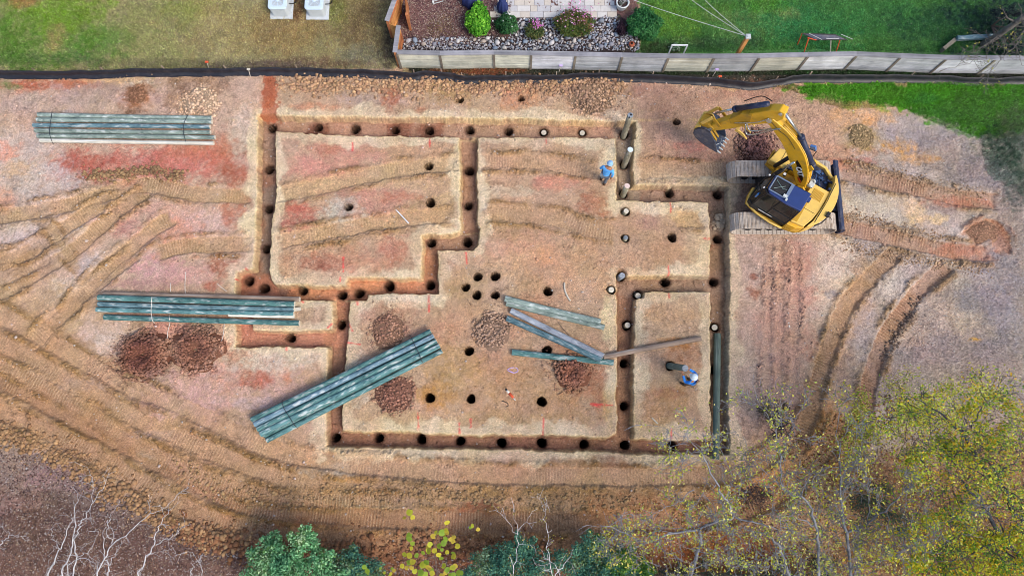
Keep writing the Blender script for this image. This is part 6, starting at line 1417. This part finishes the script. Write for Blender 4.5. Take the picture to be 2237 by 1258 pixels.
    m = MB(); m.ball(hc - fw * .02 + ax * .005, .098, 12, 8); m.build('hair', M_HAIR, t, True)
    Rm = Matrix((( fw.x, sd.x, ax.x, hc.x), (fw.y, sd.y, ax.y, hc.y), (fw.z, sd.z, ax.z, hc.z), (0, 0, 0, 1)))
    m = MB(Rm @ Matrix.Translation((0, 0, .03))); m.lathe([(.150 if brim > .03 else .13, .0), (.135, .012), (.122, .02), (.118, .06), (.095, .105), (.05, .128), (.002, .135)], n=24)
    m.add([(.10, -.085, .012), (.175, -.05, .002), (.19, 0, .0), (.175, .05, .002), (.10, .085, .012)], [(0, 1, 2, 3, 4)]); m.tube([(-.10, 0, .085), (0, 0, .14), (.10, 0, .085)], .012, 6); m.build('hard_hat', hat, t, True)
    return t
pb_ = W(1317, 397)
person(Vector((pb_.x, pb_.y, gz(pb_.x, pb_.y))), (.42, .9), dict(pelvis=(0, 0, .95), waist=(.03, 0, 1.12), chest=(.10, 0, 1.36), neck=(.15, 0, 1.52), head=(.2, 0, 1.66),
    shL=(.10, .2, 1.44), elL=(.06, .30, 1.16), wrL=(.2, .26, .93), shR=(.10, -.2, 1.44), elR=(.02, -.31, 1.17), wrR=(-.02, -.30, .9),
    hpL=(0, .1, .9), knL=(.14, .11, .5), anL=(.08, .12, .09), toL=(.2, .13, .05), hpR=(0, -.1, .9), knR=(.02, -.11, .5), anR=(-.1, -.12, .1), toR=(.01, -.13, .05)),
    'worker in a light blue shirt and pale cap walking beside the trench', M_SHIRT, M_JEAN, M_HATB)
pp = W(1499, 835); ht_ = Vector((W(1463, 799).x, W(1463, 799).y, 0)).lerp(W(1497, 804, 1.9), 1.42 / 1.9); dv = Vector((ht_.x - pp.x, ht_.y - pp.y)); dist = dv.length; dv.normalize(); print('reach', dist)
rx_ = (dist - .22) / .9
person(Vector((pp.x, pp.y, gz(pp.x, pp.y))), (dv.x, dv.y), dict(pelvis=(-.06, 0, .93), waist=(-.02, 0, 1.12), chest=(.04, 0, 1.36), neck=(.09, 0, 1.5), head=(.14, -.02, 1.64),
    shL=(.06, .2, 1.42), elL=(.22, .28, 1.2), wrL=(rx_, .14, 1.46), shR=(.06, -.2, 1.42), elR=(.22, -.28, 1.22), wrR=(rx_ - .02, -.15, 1.6),
    hpL=(-.06, .1, .88), knL=(.02, .13, .48), anL=(.0, .15, .09), toL=(.12, .17, .05), hpR=(-.06, -.1, .88), knR=(-.02, -.13, .48), anR=(-.1, -.15, .09), toR=(.02, -.17, .05)),
    'worker in a bright blue shirt and white hard hat steadying an upright pole', M_SHIRT2, M_KHAK, M_HAT, .04)

# =====================================================================
#                               trees
# =====================================================================
def tube_fast(acc, pts, rs, n=5):
    pts = [Vector(p) for p in pts]; V, F = acc; up = None; o = len(V)
    for i, p in enumerate(pts):
        d = pts[min(i + 1, len(pts) - 1)] - pts[max(i - 1, 0)]
        if d.length < 1e-6: d = Vector((0, 0, 1))
        d.normalize()
        up = d.orthogonal().normalized() if up is None else (up - d * up.dot(d)); up = up.normalized() if up.length > 1e-5 else d.orthogonal().normalized()
        sd = d.cross(up)
        for k in range(n):
            q = p + (up * math.cos(6.2832 * k / n) + sd * math.sin(6.2832 * k / n)) * rs[i]; V.append((q.x, q.y, q.z))
    for i in range(len(pts) - 1):
        for k in range(n): a = o + i * n + k; b = o + i * n + (k + 1) % n; F.append((a, b, b + n, a + n))
def grow(acc, p, d, L, r, depth, tips, zmin=.3, curl=.35, kids=3, upb=.15, spread=.9, n=4):
    pts = [p]; q = p.copy(); dd = d.normalized(); seg = 4 if depth else 3
    for i in range(seg):
        dd = (dd + Vector((random.gauss(0, curl), random.gauss(0, curl), random.gauss(0, curl * .6) + upb)) * .5).normalized(); q = q + dd * L / seg
        if q.z < zmin: q.z = zmin
        pts.append(q.copy())
        if depth > 0 and i >= 0:
            for _ in range(1 if random.random() < kids / seg else 0):
                nd_ = (dd + Vector((random.gauss(0, spread), random.gauss(0, spread), random.gauss(0, spread * .6)))).normalized()
                grow(acc, q.copy(), nd_, L * random.uniform(.45, .75), r * .6 * (1 - .6 * i / seg), depth - 1, tips, zmin, curl, kids, upb, spread, max(3, n - 1))
    tube_fast(acc, pts, [max(TMIN, r * (1 - .8 * i / seg)) for i in range(seg + 1)], n)
    tips.append((pts[-1], dd)); tips.append((pts[-2], dd))
THIN = .5; TMIN = .0045
def limb_tree(name, label, cat, root, limbs, mat, twig=(.7, 2, 3), step=.45, group=None, leafspec=None, upb=.1, curl=.35, extra=None):
    """limbs: lists of (px,py,z,r). Each first limb starts from the root on the ground"""
    rt = W(*root); rt.z = max(-2.2, gz(rt.x, rt.y)) - .05
    t = thing(name, rt, label, cat, group); acc = ([], []); tips = []
    for li, lb in enumerate(limbs):
        P = [W(a, b, z) for a, b, z, r in lb]; rr = [l[3] for l in lb]
        if li == 0 or lb[0][3] < 0 or len(lb[0]) == 5: pass
        if lb[0][1] > 1225 or lb[0][0] > 2225 or lb[0][0] < 5:      # comes from outside the picture: join it to the root
            P = [rt, rt.lerp(P[0], .5) + Vector((0, 0, .3))] + P; rr = [rr[0] * 1.5, rr[0] * 1.25] + rr
        S = []; SR = []
        for i in range(len(P) - 1):
            for k in range(4): S.append(P[i].lerp(P[i + 1], k / 4)); SR.append(rr[i] + (rr[i + 1] - rr[i]) * k / 4)
        S.append(P[-1]); SR.append(rr[-1])
        for _ in range(2): S = [S[0]] + [(S[i - 1] + S[i] * 2 + S[i + 1]) / 4 for i in range(1, len(S) - 1)] + [S[-1]]
        S = [s + Vector((random.gauss(0, .03), random.gauss(0, .03), random.gauss(0, .03))) for s in S]
        SR = [r_ * THIN for r_ in SR]; tube_fast(acc, S, SR, 7)
        L = 0
        for i in range(1, len(S)):
            L += (S[i] - S[i - 1]).length
            if twig and L > step:
                L = 0; d = (S[i] - S[i - 1]).normalized(); q = (d * .7 + Vector((random.gauss(0, .7), random.gauss(0, .7), random.gauss(0, .5)))).normalized()
                grow(acc, S[i].copy(), q, twig[0] * random.uniform(.5, 1.2), max(.006, SR[i] * .45), twig[1], tips, .3, curl, twig[2], upb)
        if twig: grow(acc, S[-1].copy(), (S[-1] - S[-2]).normalized(), twig[0] * .8, SR[-1] * .8, 1, tips, .3, curl, 2, upb)
    V = np.array(acc[0]); F = np.array(acc[1]); mesh_np('branches', V, F, mat, t, smooth_=True, loc=tuple(rt))
    if leafspec:
        n, sz, cols, sp = leafspec; sel = rng.choice(len(tips), max(8, int(len(tips) * .22)), replace=False); k = sel[rng.integers(0, len(sel), n)]; T = np.array([tuple(tips[i][0]) for i in k]); T = T + rng.normal(size=(n, 3)) * sp
        nn = rng.normal(size=(n, 3)) * .6; nn[:, 2] += .8; nn /= np.linalg.norm(nn, axis=1, keepdims=True)
        T[:, 2] = np.maximum(T[:, 2], .1)
        leaves('leaves', T, nn, sz * (.6 + .8 * rng.random(n)), cols, t, tuple(rt))
    if extra:
        bl, n, sz, cols = extra; B = []
        for a, b, z, r in bl:
            for _ in range(7):
                c0_ = W(a + random.gauss(0, 34 * r), b + random.gauss(0, 30 * r), z + random.uniform(-.9, .5)); q_ = random.uniform(.12, .42); B.append(tuple(c0_) + (q_ * 1.2, q_, q_ * .6))
        leafcloud('foliage', B, n, sz, cols, t, shell=.1, loc=tuple(rt))
    return t
# ---- bare pale branched saplings, bottom left
WG = 'bare pale barked saplings at the bottom left'
limb_tree('bare_sapling', 'bare pale barked sapling with many upright stems at the bottom left', 'sapling', (150, 1400), [
  [(97, 1258, 2.4, .05), (116, 1229, 2.8, .045), (132, 1199, 3.1, .035), (146, 1158, 3.4, .026), (159, 1131, 3.6, .016)],
  [(132, 1258, 2.6, .055), (151, 1215, 3.0, .045), (162, 1177, 3.3, .036), (165, 1150, 3.5, .03), (163, 1107, 3.8, .02), (173, 1080, 4.0, .010)],
  [(162, 1258, 2.6, .05), (165, 1218, 3.0, .045), (169, 1161, 3.4, .036), (173, 1148, 3.5, .034), (189, 1123, 3.8, .026), (205, 1094, 4.0, .02), (229, 1058, 4.3, .012), (231, 1029, 4.5, .006)],
  [(200, 1096, 4.0, .016), (204, 1069, 4.2, .012), (203, 1042, 4.4, .009), (186, 1015, 4.6, .005)],
  [(146, 1235, 2.9, .03), (165, 1218, 3.1, .026), (195, 1218, 3.3, .02), (216, 1232, 3.4, .010)],
  [(170, 1216, 3.1, .024), (190, 1205, 3.3, .018), (208, 1183, 3.5, .012), (217, 1158, 3.7, .006)],
  [(133, 1200, 3.1, .02), (118, 1184, 3.3, .016), (112, 1160, 3.5, .012), (118, 1149, 3.6, .008)]], M_BARKW, (.45, 1, 2), .5, WG, upb=.05)
limb_tree('bare_sapling', 'bare pale sapling with one long limb arching up right at the bottom left', 'sapling', (205, 1400), [
  [(211, 1258, 2.5, .05), (230, 1215, 2.9, .042), (243, 1188, 3.2, .035), (284, 1164, 3.4, .03), (319, 1129, 3.8, .022), (351, 1110, 4.0, .016), (378, 1096, 4.2, .010), (391, 1077, 4.4, .005)],
  [(243, 1188, 3.2, .02), (235, 1156, 3.5, .016), (238, 1131, 3.7, .012), (248, 1114, 3.8, .006)],
  [(236, 1258, 2.4, .035), (239, 1232, 2.7, .03), (228, 1214, 2.9, .026), (224, 1175, 3.2, .018), (232, 1150, 3.4, .008)], [(239, 1232, 2.7, .02), (252, 1208, 3.0, .014), (259, 1190, 3.2, .006)]], M_BARKW, (.45, 1, 2), .55, WG, upb=.05)
limb_tree('bare_sapling', 'bare pale sapling forking in two, rightmost of the bottom left group', 'sapling', (285, 1400), [
  [(301, 1258, 2.5, .05), (321, 1215, 2.9, .04), (339, 1188, 3.2, .032), (343, 1156, 3.5, .024), (357, 1129, 3.8, .018), (374, 1110, 4.0, .008)],
  [(339, 1188, 3.2, .026), (362, 1180, 3.3, .022), (384, 1166, 3.5, .018), (402, 1148, 3.7, .012), (417, 1145, 3.8, .006)], [(402, 1148, 3.7, .01), (401, 1126, 3.9, .005)], [(321, 1215, 2.9, .014), (342, 1206, 3.0, .010), (365, 1206, 3.1, .005)]], M_BARKW, (.4, 1, 2), .6, WG, upb=.05)
limb_tree('bare_sapling', 'small bare forked twig tree at the left edge near the bottom', 'sapling', (-60, 1300), [[(0, 1187, 3, .03), (12, 1178, 3.2, .024), (24, 1167, 3.4, .016), (48, 1172, 3.5, .006)], [(24, 1167, 3.4, .012), (8, 1155, 3.6, .006)]], M_BARKW, (.3, 1, 2), .5, WG)
limb_tree('bare_sapling', 'thin bare curved shoot left of the teal evergreen shrub', 'sapling', (440, 1400), [[(440, 1258, 2, .02), (439, 1235, 2.3, .016), (432, 1223, 2.5, .012), (416, 1205, 2.8, .005)], [(412, 1258, 2, .03), (420, 1240, 2.2, .02), (425, 1228, 2.4, .010)]], M_BARKW, (.4, 1, 2), .5, WG)
for rt_, lb, txt in (((1130, 1400), [[(1120, 1258, 2, .022), (1128, 1210, 2.6, .018), (1130, 1168, 3.1, .012), (1124, 1120, 3.6, .005)], [(1130, 1168, 3.1, .010), (1155, 1130, 3.5, .004)], [(1130, 1168, 3.1, .010), (1104, 1134, 3.5, .004)]], 'bare thin straight sapling in front of the dark teal shrub'),
                     ((1210, 1420), [[(1205, 1258, 2, .02), (1200, 1210, 2.6, .014), (1193, 1150, 3.2, .010), (1190, 1118, 3.6, .006)], [(1190, 1118, 3.6, .006), (1176, 1090, 3.9, .003)], [(1190, 1118, 3.6, .006), (1196, 1092, 3.9, .003)]], 'bare thin reddish sapling right of the dark teal shrub'),
                     ((1230, 1420), [[(1210, 1258, 2, .03), (1225, 1240, 2.3, .022), (1250, 1207, 2.8, .008)], [(1225, 1240, 2.3, .016), (1200, 1225, 2.4, .006)]], 'short bare grey forked sapling at the bottom edge')):
    limb_tree('bare_sapling', txt, 'sapling', rt_, lb, M_BARKW, (.5, 1, 2), .5, 'thin bare saplings along the bottom edge', (60, .03, [(206, 196, 90), (180, 170, 70)], .1))
# ---- evergreen shrubs along the bottom edge
TE = [(84, 142, 106), (108, 170, 124), (140, 198, 148), (96, 156, 104), (164, 212, 160), (100, 146, 84), (196, 224, 176)]
DT = [(60, 112, 98), (78, 134, 114), (108, 160, 130), (66, 118, 108), (104, 134, 86), (150, 184, 150)]
def big_shrub(blobs, n, sz, cols, label, group='evergreen shrubs along the bottom edge'):
    c = W(blobs[0][0], blobs[0][1], 1.0); t = thing('evergreen_shrub', (c.x, c.y, gz(c.x, c.y)), label, 'shrub', group)
    B = []
    for a, b, z, r in blobs:
        c0_ = W(a, b, z); B.append(tuple(c0_) + (r * .7, r * .65, r * .6))
        for _ in range(6):
            an = random.random() * 6.28; B.append((c0_.x + r * .72 * math.cos(an), c0_.y + r * .72 * math.sin(an), max(.2, c0_.z + random.uniform(-.4, .35) * r), r * random.uniform(.18, .4), r * random.uniform(.18, .4), r * .3))
    leafcloud('foliage', B, int(n * 1.1), sz * .72, cols, t, shell=.1, loc=tuple(t.location)); m = MB()
    for b in B[::7]: m.tube([(c.x, c.y, t.location.z), ((c.x + b[0]) / 2, (c.y + b[1]) / 2, b[2] * .5), (b[0], b[1], b[2])], [.05, .035, .015], 6)
    m.build('trunk', M_TWIG, t)
big_shrub([(620, 1230, 1.6, .9), (575, 1215, 1.4, .7), (660, 1185, 1.9, .6), (665, 1160, 2.0, .35), (700, 1225, 1.7, .7), (560, 1262, 1.5, .9), (640, 1268, 1.7, .9), (715, 1262, 1.6, .8), (590, 1180, 1.4, .4)], 17000, .07, TE, 'teal green leafy evergreen shrub, largest at the bottom edge')
big_shrub([(780, 1240, 1.3, .8), (750, 1225, 1.4, .6), (820, 1262, 1.2, .7), (740, 1262, 1.2, .6)], 7000, .06, DT + TE[:1], 'dark teal shrub joined to the right side of the big teal shrub')
big_shrub([(1100, 1215, 1.5, .8), (1140, 1195, 1.6, .6), (1060, 1240, 1.4, .7), (1170, 1240, 1.5, .8), (1120, 1262, 1.5, .9), (1020, 1258, 1.2, .5)], 13000, .055, DT, 'dark blue green evergreen shrub left of the bare thin saplings')
big_shrub([(1290, 1210, 1.5, .8), (1250, 1235, 1.4, .8), (1340, 1225, 1.5, .7), (1285, 1180, 1.7, .4), (1310, 1262, 1.4, .9), (1390, 1250, 1.3, .6)], 13000, .055, DT + [(60, 120, 80)], 'dark green evergreen shrub under the yellow leaved branches')
big_shrub([(1370, 1215, 1.8, .5), (1350, 1240, 1.6, .5), (1410, 1240, 1.7, .4)], 3600, .055, [(92, 140, 62), (70, 116, 60), (130, 166, 80)], 'light green leafy shrub right of the dark green one')
big_shrub([(1925, 1100, 1.4, .9), (1885, 1085, 1.3, .6), (1965, 1130, 1.3, .7), (1900, 1130, 1.2, .8)], 3400, .05, [(80, 98, 86), (96, 114, 88), (70, 82, 84), (116, 124, 98)], 'dark grey green thicket bush among the yellowing trees', None)
big_shrub([(1695, 910, .9, .7), (1680, 890, .9, .5), (1705, 935, .9, .5)], 2200, .045, [(86, 80, 86), (70, 70, 80), (116, 104, 84), (96, 100, 70)], 'sparse dark twiggy bush standing on the pinkish pad', None)
big_shrub([(1640, 1075, 1.0, .6), (1660, 1090, 1.0, .6)], 1800, .04, [(96, 84, 86), (120, 100, 84), (80, 70, 76)], 'purple grey twiggy bush by the lower rut', None)
grass('ground_cover', [(2140, 300), (2237, 286), (2300, 300), (2300, 430), (2225, 420), (2185, 392), (2150, 350)], 13000, .10, .04, 'dark green creeping ground cover at the right edge beside the lawn strip', .5, (.75, .95, .85), .7)
big_shrub([(1490, 1262, .6, .7), (1560, 1268, .6, .9), (1640, 1266, .6, .9), (1720, 1262, .7, .8), (1430, 1266, .8, .6), (1800, 1262, .8, .9)], 9000, .045, [(46, 60, 66), (60, 80, 66), (90, 110, 76), (40, 48, 60)], 'dark tangled undergrowth bush at the bottom edge below the yellow branches', None)
# ---- yellow round-leaved sapling
def round_leaves(t, pts, sz, cols, loc):
    V = []; F = []; C = []; cs = [lin(*c) for c in cols]
    for (p, s) in pts:
        nn = Vector((random.gauss(0, .35), random.gauss(0, .35), 1)).normalized(); u = nn.orthogonal().normalized(); u.rotate(Matrix.Rotation(random.random() * 6.28, 3, nn)); v = nn.cross(u); o = len(V); c = random.choice(cs) * random.uniform(.85, 1.2)
        for k in range(10):
            a = 2 * math.pi * k / 10; r = s * (1 if k not in (0,) else .62) * (1 + .06 * math.cos(2 * a)); q = p + u * r * math.cos(a) + v * r * math.sin(a) + nn * (-.18 * s * abs(math.sin(a))); V.append(tuple(q)); C.append((*c, 1))
        V.append(tuple(p)); C.append((*(c * .85), 1)); F += [(o + k, o + (k + 1) % 10, o + 10) for k in range(10)]
    mesh_np('leaves', np.array(V), np.array(F), M_LEAF, t, np.clip(np.array(C), 0, .95), loc=loc)
YS = [[(960, 1300, 1.5, .03), (950, 1220, 2.3, .026), (952, 1180, 2.8, .02), (958, 1150, 3.1, .015), (970, 1120, 3.4, .008)], [(952, 1190, 2.7, .015), (925, 1180, 3.0, .01), (890, 1175, 3.2, .005)], [(955, 1170, 2.9, .012), (990, 1170, 3.2, .006)], [(950, 1220, 2.3, .014), (915, 1215, 2.6, .006)], [(955, 1240, 2.2, .014), (985, 1230, 2.6, .006)]]
t = limb_tree('yellow_sapling', 'slender sapling with large round yellow leaves at the bottom centre', 'sapling', (965, 1420), YS, M_TWIG, (.35, 1, 2), .6)
LP = [(895, 1118, 11), (900, 1130, 8), (885, 1130, 6), (978, 1142, 10), (975, 1158, 8), (967, 1163, 11), (948, 1171, 9), (990, 1172, 8), (970, 1186, 10), (973, 1178, 10), (893, 1178, 11), (903, 1187, 8), (941, 1189, 9), (998, 1192, 9), (936, 1203, 10), (948, 1203, 9), (975, 1206, 7), (960, 1212, 9), (990, 1215, 9), (895, 1213, 10), (900, 1226, 10), (912, 1213, 8), (880, 1236, 8), (923, 1233, 11), (934, 1240, 11), (918, 1250, 11), (930, 1256, 12), (945, 1252, 9), (975, 1245, 10), (988, 1240, 10), (1000, 1250, 9), (965, 1256, 9), (840, 1250, 5), (862, 1245, 6), (802, 1248, 10), (1032, 1148, 7), (1044, 1156, 7), (1028, 1152, 5), (905, 1247, 9), (850, 1258, 6), (990, 1256, 9)]
round_leaves(t, [(W(a + random.uniform(-2, 2), b, random.uniform(2.6, 3.4)), s / 62.0 * .68) for a, b, s in LP for _ in (0,)] + [(W(a + random.uniform(-12, 12), b + random.uniform(-10, 10), random.uniform(2.2, 2.8)), s / 62.0 * .6) for a, b, s in LP if b > 1160], .1, [(196, 190, 62), (176, 184, 58), (150, 178, 60), (206, 186, 74), (128, 160, 54)], tuple(t.location))
THIN = .78; TMIN = .0075
# ---- sparse yellow green trees, bottom right
YG = [(216, 216, 104), (184, 196, 84), (230, 222, 130), (150, 178, 80), (206, 192, 76), (168, 176, 70)]
YD = [(172, 182, 44), (208, 198, 48), (130, 168, 48), (216, 178, 42), (100, 150, 58), (196, 210, 74)]
limb_tree('leafy_tree', 'sparse yellow green tree whose long limb curves up over the trench corner', 'tree', (1500, 1430), [
  [(1505, 1258, 3.2, .07), (1530, 1188, 3.8, .06), (1527, 1156, 4.0, .055), (1560, 1137, 4.2, .05), (1608, 1131, 4.4, .045), (1590, 1095, 4.7, .04), (1573, 1075, 4.9, .035), (1546, 1020, 5.3, .026), (1532, 985, 5.6, .018), (1490, 950, 5.8, .010), (1440, 930, 5.9, .006)],
  [(1527, 1156, 4.0, .05), (1478, 1161, 4.1, .045), (1411, 1184, 4.2, .032), (1384, 1177, 4.3, .026), (1346, 1150, 4.5, .018), (1316, 1148, 4.6, .008)],
  [(1411, 1184, 4.2, .02), (1370, 1205, 4.1, .012), (1340, 1215, 4.0, .006)],
  [(1608, 1131, 4.4, .04), (1650, 1140, 4.6, .03), (1700, 1155, 4.8, .02)], [(1515, 1070, 4.7, .02), (1480, 1096, 4.6, .016), (1430, 1120, 4.5, .006)], [(1530, 1188, 3.8, .03), (1560, 1210, 3.9, .02), (1600, 1240, 4.0, .01)]],
  M_BARKG, (.95, 3, 3.2), .30, 'sparse leafy trees at the bottom right', (2900, .045, YG, .10))
limb_tree('leafy_tree', 'twiggy grey tree with dark upright stem on the rut curve', 'tree', (1830, 1440), [
  [(1788, 1262, 3.0, .075), (1788, 1204, 3.5, .065), (1783, 1150, 3.9, .055), (1769, 1094, 4.3, .045), (1726, 1075, 4.6, .04), (1707, 1064, 4.7, .036), (1705, 999, 5.2, .026), (1691, 932, 5.7, .014), (1660, 880, 6.0, .006)],
  [(1705, 1010, 5.1, .02), (1722, 960, 5.5, .014), (1745, 900, 5.8, .006)], [(1723, 1262, 3, .07), (1707, 1205, 3.6, .06), (1691, 1172, 3.9, .05), (1653, 1161, 4.1, .03), (1610, 1150, 4.3, .012)],
  [(1707, 1064, 4.7, .018), (1660, 1020, 5.0, .012), (1640, 1000, 5.1, .006)], [(1783, 1150, 3.9, .03), (1740, 1130, 4.2, .02), (1690, 1120, 4.4, .008)]],
  M_BARKG, (1.0, 3, 3.2), .28, 'sparse leafy trees at the bottom right', (2800, .045, YG, .10))
limb_tree('leafy_tree', 'grey forked tree with thin rising twigs between ruts and yellow crown', 'tree', (1880, 1440), [
  [(1861, 1262, 3.0, .07), (1848, 1161, 3.8, .06), (1837, 1080, 4.5, .04), (1832, 999, 5.1, .025), (1828, 930, 5.5, .01)],
  [(1848, 1161, 3.8, .05), (1880, 1156, 4.0, .045), (1934, 1113, 4.4, .035), (1988, 1069, 4.8, .024), (1999, 1021, 5.1, .010)], [(1895, 1145, 4.0, .02), (1900, 1080, 4.6, .014), (1898, 1030, 5.0, .006)],
  [(1934, 1113, 4.4, .016), (1945, 1150, 4.5, .01), (1975, 1190, 4.5, .006)], [(1837, 1080, 4.5, .02), (1870, 1030, 4.9, .014), (1885, 960, 5.3, .006)], [(1861, 1230, 3.2, .03), (1934, 1223, 3.8, .026), (2029, 1169, 4.2, .018), (2123, 1102, 4.6, .008)]],
  M_BARKG, (1.0, 3, 3.2), .28, 'sparse leafy trees at the bottom right', (3000, .045, YG + YD[:2], .10))
YC1 = [(2110, 1000, 4.6, .95), (2060, 960, 4.6, .55), (2160, 1040, 4.6, 1.0), (2150, 960, 4.8, .7), (2010, 985, 4.4, .5), (2080, 1060, 4.3, .8), (1985, 1010, 4.2, .55), (2200, 900, 4.8, .7), (2120, 890, 4.7, .45), (2210, 970, 4.8, .7)]
limb_tree('leafy_tree', 'dense yellow and green tree with thick dark limb near the right edge', 'tree', (2330, 1300), [
  [(2242, 1134, 4.0, .11), (2210, 1123, 4.1, .10), (2199, 1075, 4.5, .09), (2164, 1037, 4.8, .08), (2123, 986, 5.2, .07), (2110, 953, 5.4, .06), (2069, 918, 5.6, .045), (2020, 880, 5.8, .022), (1985, 865, 5.9, .01)],
  [(2110, 953, 5.4, .03), (2140, 900, 5.6, .02), (2160, 860, 5.8, .01)], [(2164, 1037, 4.8, .03), (2215, 1010, 5.0, .02), (2240, 980, 5.1, .01)], [(2123, 986, 5.2, .03), (2060, 990, 5.3, .02), (1995, 960, 5.4, .008)]],
  M_BARKD, (1.2, 2, 4), .34, 'dense yellowing trees at the lower right corner', (5200, .044, YD + YG[:2], .16), extra=(YC1, 5600, .042, YD + [(120, 130, 110), (206, 196, 90)]))
YC2 = [(2130, 1180, 4.0, 1.0), (2180, 1230, 4.0, 1.1), (2060, 1200, 3.8, .9), (2100, 1250, 3.8, 1.0), (2215, 1180, 4.2, .7), (2060, 1120, 4.2, .55), (2000, 1240, 3.4, .6), (2230, 1250, 4, .8)]
limb_tree('leafy_tree', 'dense yellow green tree filling the bottom right corner of the picture', 'tree', (2300, 1480), [
  [(2240, 1230, 3.2, .11), (2194, 1175, 3.8, .09), (2156, 1118, 4.3, .075), (2137, 1091, 4.6, .06), (2096, 1045, 5.0, .03), (2060, 1020, 5.2, .012)], [(2156, 1118, 4.3, .03), (2100, 1130, 4.4, .02), (2040, 1150, 4.5, .008)], [(2194, 1175, 3.8, .04), (2120, 1210, 4.0, .03), (2040, 1230, 4.1, .01)]],
  M_BARKD, (1.2, 2, 4), .34, 'dense yellowing trees at the lower right corner', (4000, .044, YD, .16), extra=(YC2, 7600, .042, YD + [(74, 116, 60)]))
# tufts of yellow green saplings at the fringe
for (a, b, r, n, txt) in ((1870, 870, .45, 500, 'small loose yellow green sapling over the outer rut, upper one'), (1885, 925, .5, 700, 'small loose green sapling on the outer rut, beside the yellow tree'), (1960, 830, .35, 260, 'tiny yellowish sapling right of the outer rut'), (2075, 850, .4, 420, 'green and yellow sapling on the dry grass above the yellow tree'), (2150, 850, .35, 320, 'small bright green sapling on the dry grass near the right edge'), (1970, 900, .7, 900, 'yellow green sapling between the rut curve and the yellow tree'),
        (2050, 900, .6, 900, 'bright yellow sapling at the upper fringe of the yellow tree'), (1850, 960, .5, 520, 'thin olive sapling growing across the outer rut')):
    limb_tree('small_sapling', txt, 'sapling', (a + 20, b + 60), [[(a + 14, b + 40, 1.0, .02), (a + 6, b + 18, 1.6, .014), (a, b, 2.1, .006)], [(a + 6, b + 18, 1.6, .01), (a - 14, b + 8, 2.0, .005)], [(a + 6, b + 18, 1.6, .01), (a + 18, b - 6, 2.1, .005)]], M_TWIG, (r, 1, 3), .3, 'small yellow green saplings at the edge of the trees', (n, .04, YG + YD[:3], .17))
# upper right: leaning trunk and bare twigs over the fence
limb_tree('leaning_tree', 'pale leaning tree trunk with bare twigs at the upper right corner', 'tree', (2150, 98), [
  [(2150, 96, .1, .20), (2180, 78, .8, .18), (2215, 52, 1.6, .16), (2260, 20, 2.4, .14), (2330, -30, 3.6, .12)], [(2180, 78, .8, .03), (2200, 95, 1.3, .02), (2190, 120, 1.6, .012), (2160, 160, 1.9, .006)], [(2240, 40, 2.0, .03), (2228, 90, 2.2, .02), (2195, 122, 2.3, .012), (2150, 170, 2.4, .006)], [(2180, 78, .8, .03), (2140, 110, 1.4, .016), (2120, 140, 1.7, .01), (2075, 150, 1.9, .005)]],
  simple('trunk bark', (120, 116, 112), .9, .1, var=.35, sc_=7, bumpd=.02), (.8, 2, 3), .4, leafspec=(160, .045, [(150, 170, 60), (190, 190, 90), (70, 100, 60)], .12))
big_shrub([(2200, 30, 1.0, .6), (2230, 60, 1.0, .6), (2225, 110, .8, .5), (2190, 110, .5, .35)], 4200, .045, [(34, 46, 60), (46, 60, 66), (60, 80, 70), (40, 44, 56)], 'dark bluish bush behind the leaning trunk', None)
